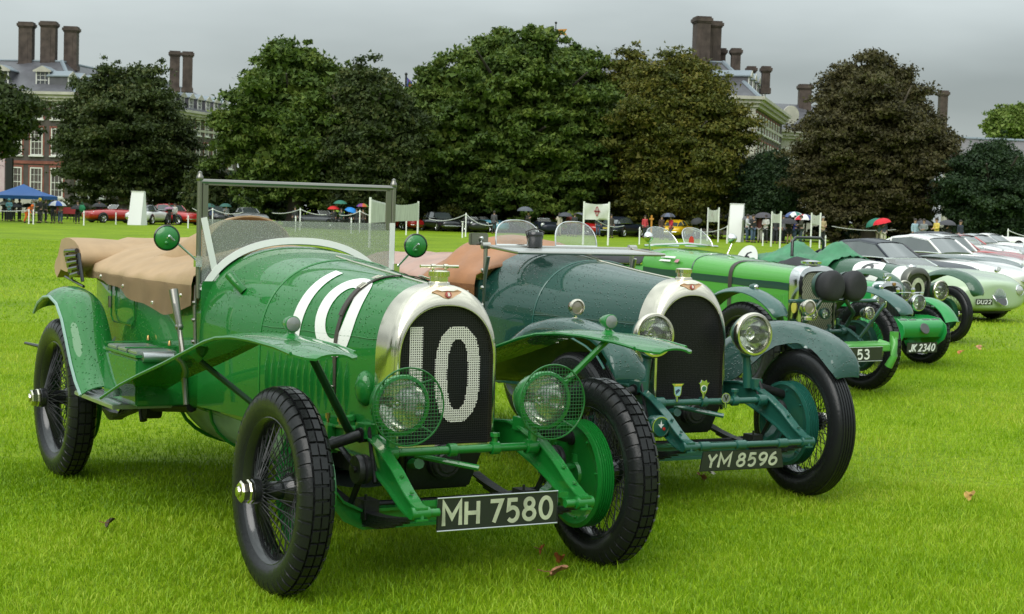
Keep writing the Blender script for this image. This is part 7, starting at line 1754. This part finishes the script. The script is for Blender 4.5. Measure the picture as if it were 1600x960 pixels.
for px, Y, h, l in ((45, 98, .85, 'short white post left of the orange suit'), (52, 97, .85, 'short white post right of the orange suit'), (131, 98, .85, 'white post in front of the red convertible nose'), (181, 106, .75, 'white post touching the left white panel'),
                    (294, 99, .75, 'white post in front of the red coupe'), (332, 104, 1.2, 'tall white post seen inside the windscreen frame at left'), (469, 103, 1.35, 'tall white rope post under the bright maple'), (462, 98, .9, 'short white post beside the tall rope post under the maple'),
                    (549, 97, .9, 'short white post in front of the grey roadster'), (562, 102, 1.35, 'tall white rope post right of the grey roadster'), (635, 97, .85, 'short white post below the sagging banner'), (728, 97, 1.35, 'tall white rope post with square cap, right of the sagging banner'),
                    (723, 93, .85, 'short white post beside the capped tall post'), (1000, 88, .9, 'white post in front of the navy coupe'), (1096, 96, .85, 'short white post left of the small banner'), (1137, 100, 1.05, 'white rope post at the left foot of the tall white panel'),
                    (1193, 95, .72, 'short white post below the large dark umbrella'), (1291, 93, .70, 'short white post below the tan jacket'), (1392, 96, .45, 'short white post by the cream trousers'), (1576, 84, 1.35, 'tall white rope post at the right edge of the row')):
    post(px, Y, h, l, 'capped' in l)
rope([(300, 104, 1.15), (332, 104, 1.15), (380, 103.5, 1.0)], 'thin rope sagging each side of the post at the left of the windscreen', .2)
rope([(425, 104, 1.0), (469, 103, 1.28), (510, 103, 1.0)], 'white rope falling away both sides of the post under the maple', .12)
rope([(530, 102, 1.0), (562, 102, 1.28), (600, 102, .9)], 'white rope behind the grey roadster running to the sagging banner', .12)
rope([(670, 98, .95), (728, 97, 1.28), (770, 97, .7)], 'white rope in front of the black sports car', .22)
rope([(931, 90, 1.2), (975, 95, .9)], 'white rope from the printed banner towards the navy coupe', .2)
rope([(1080, 98, .8), (1137, 100, 1.0)], 'white rope left of the tall white panel', .25)
rope([(1300, 112, 1.15), (1400, 112, 1.05)], 'grey rope in the shade under the copper beech', .15)
rope([(1576, 84, 1.28), (1640, 82, 1.0)], 'white rope at the right edge of the picture', .15)
rope([(-30, 98, .82), (45, 98, .80)], 'rope at the left edge in front of the umbrellas', .12)
def banner(pa, Ya, pb, Yb, zt, zb, label, sag, emblem=None, za=None):
    A = Vector((gx(pa, Ya), Ya, 0)); B = Vector((gx(pb, Yb), Yb, 0)); rt = tag(empty('banner', tuple(A)), label, 'banner')
    d = B-A
    for p in (Vector((0, 0, 0)), d): q = MB(); q.tube([p+Vector((0, 0, -.05)), p+Vector((0, 0, zt+.06))], .045, 8); q.build('banner_post', WHITE, rt)
    g = []
    for i in range(21):
        u = i/20; row = []
        for j in range(9):
            v = j/8; top = zt-sag*4*u*(1-u)*(1-v); z = lerp(top, zb, v)+.02*sin(7*u+4*v)*sag*2
            row.append(d*u+Vector((.0, -.03*sin(6*u+5*v)-sag*.5*sin(pi*u)*sin(pi*v), 0))+Vector((0, 0, z)))
        g.append(row)
    q = MB(); q.grid(g, (0, .01, 0)); c = q.build('cloth', mat_b(), rt, ang=80)
    if emblem:
        n = Vector((d.y, -d.x, 0)).normalized(); mid = d*.52+Vector((0, 0, (zt+zb)/2))+n*.10; u = d.normalized(); s = emblem
        q = MB(); q.add([mid+u*s*.10*cos(2*pi*k/20)+Vector((0, 0, s*.30*sin(2*pi*k/20))) for k in range(20)]+[mid+u*s*.05*cos(2*pi*k/20)+Vector((0, 0, s*.22*sin(2*pi*k/20))) for k in range(20)], [(k, (k+1) % 20, (k+1) % 20+20, k+20) for k in range(20)])
        q.add([mid+u*a*s+Vector((0, 0, b_*s)) for a, b_ in ((-.18, .05), (.18, .05), (.18, -.05), (-.18, -.05))], [(0, 1, 2, 3)]); q.build('emblem', mat('banner_print_red', (.30, .04, .05), .7), c, smooth=False)
    return rt
_b = []
def mat_b():
    if not _b: _b.append(mat('banner_cloth', (.56, .58, .53), .8, noise=.12, nscale=2))
    return _b[0]
banner(578, 63, 653, 84, 1.80, .92, 'large plain white banner sagging between two posts behind the first windscreen', .16)
banner(912, 82, 951, 82, 2.02, 1.22, 'square white banner with red oval emblem between two posts', .06, .8)
banner(1106, 108, 1123, 104, 2.05, 1.22, 'small printed white banner left of the tall white panel', .12, .6)
banner(1206, 93, 1220, 88, 1.85, 1.30, 'small white banner, left of the pair under the golf umbrellas', .10, .5)
banner(1268, 95, 1282, 92, 1.85, 1.25, 'small white banner, right of the pair under the golf umbrellas', .10, .5)
PANELW = mat('panel_white', (.80, .80, .79), .6)
def wedge(pl, pr, Y, tl, tr, zt, label, dp=.9):
    a, b_, c, d = gx(pl, Y), gx(pr, Y), gx(tl, Y), gx(tr, Y); m = (a+b_)/2; rt = tag(empty('advertising_stand', (m, Y, 0)), label, 'stand')
    fr = MB(); V = [(a-m, 0, 0), (b_-m-.28, 0, 0), (d-m-.06, dp*.42, zt), (c-m, dp*.42, zt)]; fr.add(V+[(v[0], v[1]+.04, v[2]) for v in V], [(0, 1, 2, 3), (7, 6, 5, 4), (0, 4, 5, 1), (1, 5, 6, 2), (2, 6, 7, 3), (3, 7, 4, 0)]); fr.build('front_panel', PANELW, rt, smooth=False)
    V = [(a-m, dp, 0), (b_-m-.28, dp, 0), (d-m-.06, dp*.55, zt), (c-m, dp*.55, zt)]; fr = MB(); fr.add(V+[(v[0], v[1]-.04, v[2]) for v in V], [(3, 2, 1, 0), (4, 5, 6, 7), (0, 1, 5, 4), (1, 2, 6, 5), (2, 3, 7, 6), (3, 0, 4, 7)]); fr.build('back_panel', PANELW, rt, smooth=False)
    fr = MB(); V = [(b_-m-.278, 0, 0), (b_-m, dp*.5, 0), (b_-m-.278, dp, 0), (d-m, dp*.55, zt), (d-m-.05, dp*.42, zt)]; fr.add(V, [(0, 1, 4), (1, 3, 4), (1, 2, 3)]); fr.build('side_panel', mat('panel_side', (.70, .71, .71), .7), rt, smooth=False)
    fr = MB(); fr.box(((c+d)/2-m-.03, dp*.485, zt+.01), (d-c, dp*.2, .03)); fr.build('top_cap', PANELW, rt); return rt
wedge(199, 227, 106, 202, 223, 2.08, 'tall tapering white display wedge left of the windscreen', 1.2)
wedge(1139, 1165, 108, 1142, 1165, 2.40, 'tall white display panel in front of the olive tree and the crowd', 1.2)
# orange post with a cross arm
op = tag(empty('marker_post', (gx(1018, 104), 104, 0)), 'thin orange wooden marker post with short cross arm beside the yellow car', 'post'); q = MB(); q.box((0, 0, .75), (.10, .10, 1.55)); q.build('upright', mat('orange_wood', (.50, .22, .03), .7), op); q = MB(); q.box((0, -.06, 1.30), (.26, .05, .10)); q.build('cross_arm', mat('orange_wood2', (.52, .24, .04), .7), op)
# blue gazebo
gz = tag(empty('gazebo', (gx(36, 108), 108, 0)), 'blue pop-up gazebo with peaked roof over the crowd at the left', 'gazebo'); BLUE = mat('gazebo_blue', (.015, .10, .33), .6)
q = MB(); w = gx(78, 108)-gx(36, 108); w = max(w, 1.5); zt = at(38, 288, 108).z; ze = at(38, 306, 108).z
n = 8; rings = []
for t in (0, .25, .5, .75, 1):
    z = lerp(ze, zt, t**1.25); rings.append([(sx*w*(1-t)+.001*sx, sy*w*(1-t)+.001*sy, z) for sx, sy in ((-1, -1), (0, -1.0), (1, -1), (1, 0), (1, 1), (0, 1), (-1, 1), (-1, 0))])
q.rings(rings, True, False, True); q.build('roof', BLUE, gz, ang=25)
for sx, sy, dx, dy in ((0, -1, 1, 0), (0, 1, 1, 0), (1, 0, 0, 1), (-1, 0, 0, 1)):
    q = MB(); q.box((sx*w, sy*w, ze-.11), (2*w*dx+.02, 2*w*dy+.02, .22)); q.build('valance', BLUE, gz, smooth=False)
for sx in (-1, 1):
    for sy in (-1, 1): q = MB(); q.box((sx*(w-.05), sy*(w-.05), ze/2-.1), (.05, .05, ze)); q.build('leg', STEEL, gz)
# screen board at the far left, iron fence
sb = tag(empty('display_board', (gx(2, 113), 113, 0)), 'tall pink printed board on a dark frame cut by the left edge', 'board'); zt = at(2, 247, 113).z; zb = at(2, 300, 113).z
q = MB(); q.box((-1.0, 0, (zt+zb)/2), (2.4, .12, zt-zb)); q.build('printed_face', mat('pink_print', (.48, .30, .36), .5, noise=.5, nscale=1.5, col2=(.6, .5, .5)), sb, smooth=False); q = MB(); q.box((.50, .05, zt/2), (.42, .3, zt)); q.build('frame', BLACKP, sb, smooth=False)
fe = tag(empty('iron_fence', (0, 0, 0)), 'thin dark iron railings behind the crowd at the left', 'fence')
x0, x1 = gx(-20, 121), gx(235, 121)
for z in (.25, 1.05): q = MB(); q.box(((x0+x1)/2, 121, z), (x1-x0, .04, .04)); q.build('rail', IRON, fe, smooth=False)
bm_ = MB(); bm_.box((0, 0, .58), (.03, .03, 1.15)); bo = bm_.build('railing', IRON, fe, smooth=False); bo.location = (x0, 121, 0)
n = int((x1-x0)/.28)
for k in range(1, min(n, 60)): c = bo.copy(); COL.objects.link(c); c.parent = fe; c.location = (x0+k*(x1-x0)/min(n, 60), 121, 0)
rb_ = tag(empty('red_sign', (gx(103, 110), 110, 0)), 'low red box sign behind the khaki jacket', 'sign'); q = MB(); q.box((0, 0, .75), (1.35, .1, .42)); q.build('panel', mat('sign_red', (.40, .04, .05), .6), rb_, smooth=False)
for s in (-1, 1): q = MB(); q.box((s*.5, 0, .28), (.05, .05, .56)); q.build('leg', IRON, rb_, smooth=False)

# ------------------------------------------------------------ fallen leaves on the lawn
def leaf(px, py, size, col, label, seed):
    r = ray(px, py); t = -CAMH/r[2]; rr = random.Random(seed); rt = tag(empty('fallen_leaf', (r[0]*t, r[1]*t, .035), rr.uniform(0, 6)), label, 'leaf', None)
    out = []
    for k in range(40):
        a = 2*pi*k/40; q = .55+.45*abs(cos(2.5*a))**.7-.08*(k % 2); out.append((cos(a)*size*q, sin(a)*size*q*.85, .012*sin(2*a)+.02*cos(a+1)+.012))
    q = MB(); q.rings([out, [(x*.45, y*.45, z*.6) for x, y, z in out], [(0, 0, .004)]*40], True, False, False); q.build('blade', mat('dry_leaf', col, .7, noise=.35, nscale=30), rt, ang=80)
    q = MB(); q.tube([(0, 0, .008), (-size*1.1, .01, .012), (-size*1.5, .03, .02)], .0022, 5); q.build('stalk', mat('leaf_stalk', (.25, .12, .05), .7), rt)
leaf(871, 909, .058, (.42, .20, .11), 'largest brown leaf on the grass in front of the first car', 1)
leaf(874, 888, .026, (.38, .10, .03), 'small orange leaf just behind the largest leaf', 2)
leaf(846, 874, .015, (.4, .12, .03), 'tiny orange leaf left of the large one', 3)
leaf(171, 832, .03, (.06, .04, .02), 'dark curled leaf on the empty lawn at lower left', 4)
leaf(1104, 745, .055, (.45, .42, .33), 'pale dry leaf below the second number plate', 5)
leaf(1096, 757, .035, (.30, .12, .05), 'brown leaf beside the pale one under the teal car', 6)
leaf(1514, 786, .035, (.42, .26, .06), 'yellowish leaf on the open lawn at lower right', 7)
leaf(1501, 556, .05, (.45, .16, .04), 'orange leaf on the lawn right of the green apron car', 8)
leaf(1528, 548, .05, (.42, .22, .10), 'tan leaf near the orange one at the right', 9)
leaf(1381, 593, .035, (.35, .12, .03), 'rusty leaf behind the lime car front wheel', 10)
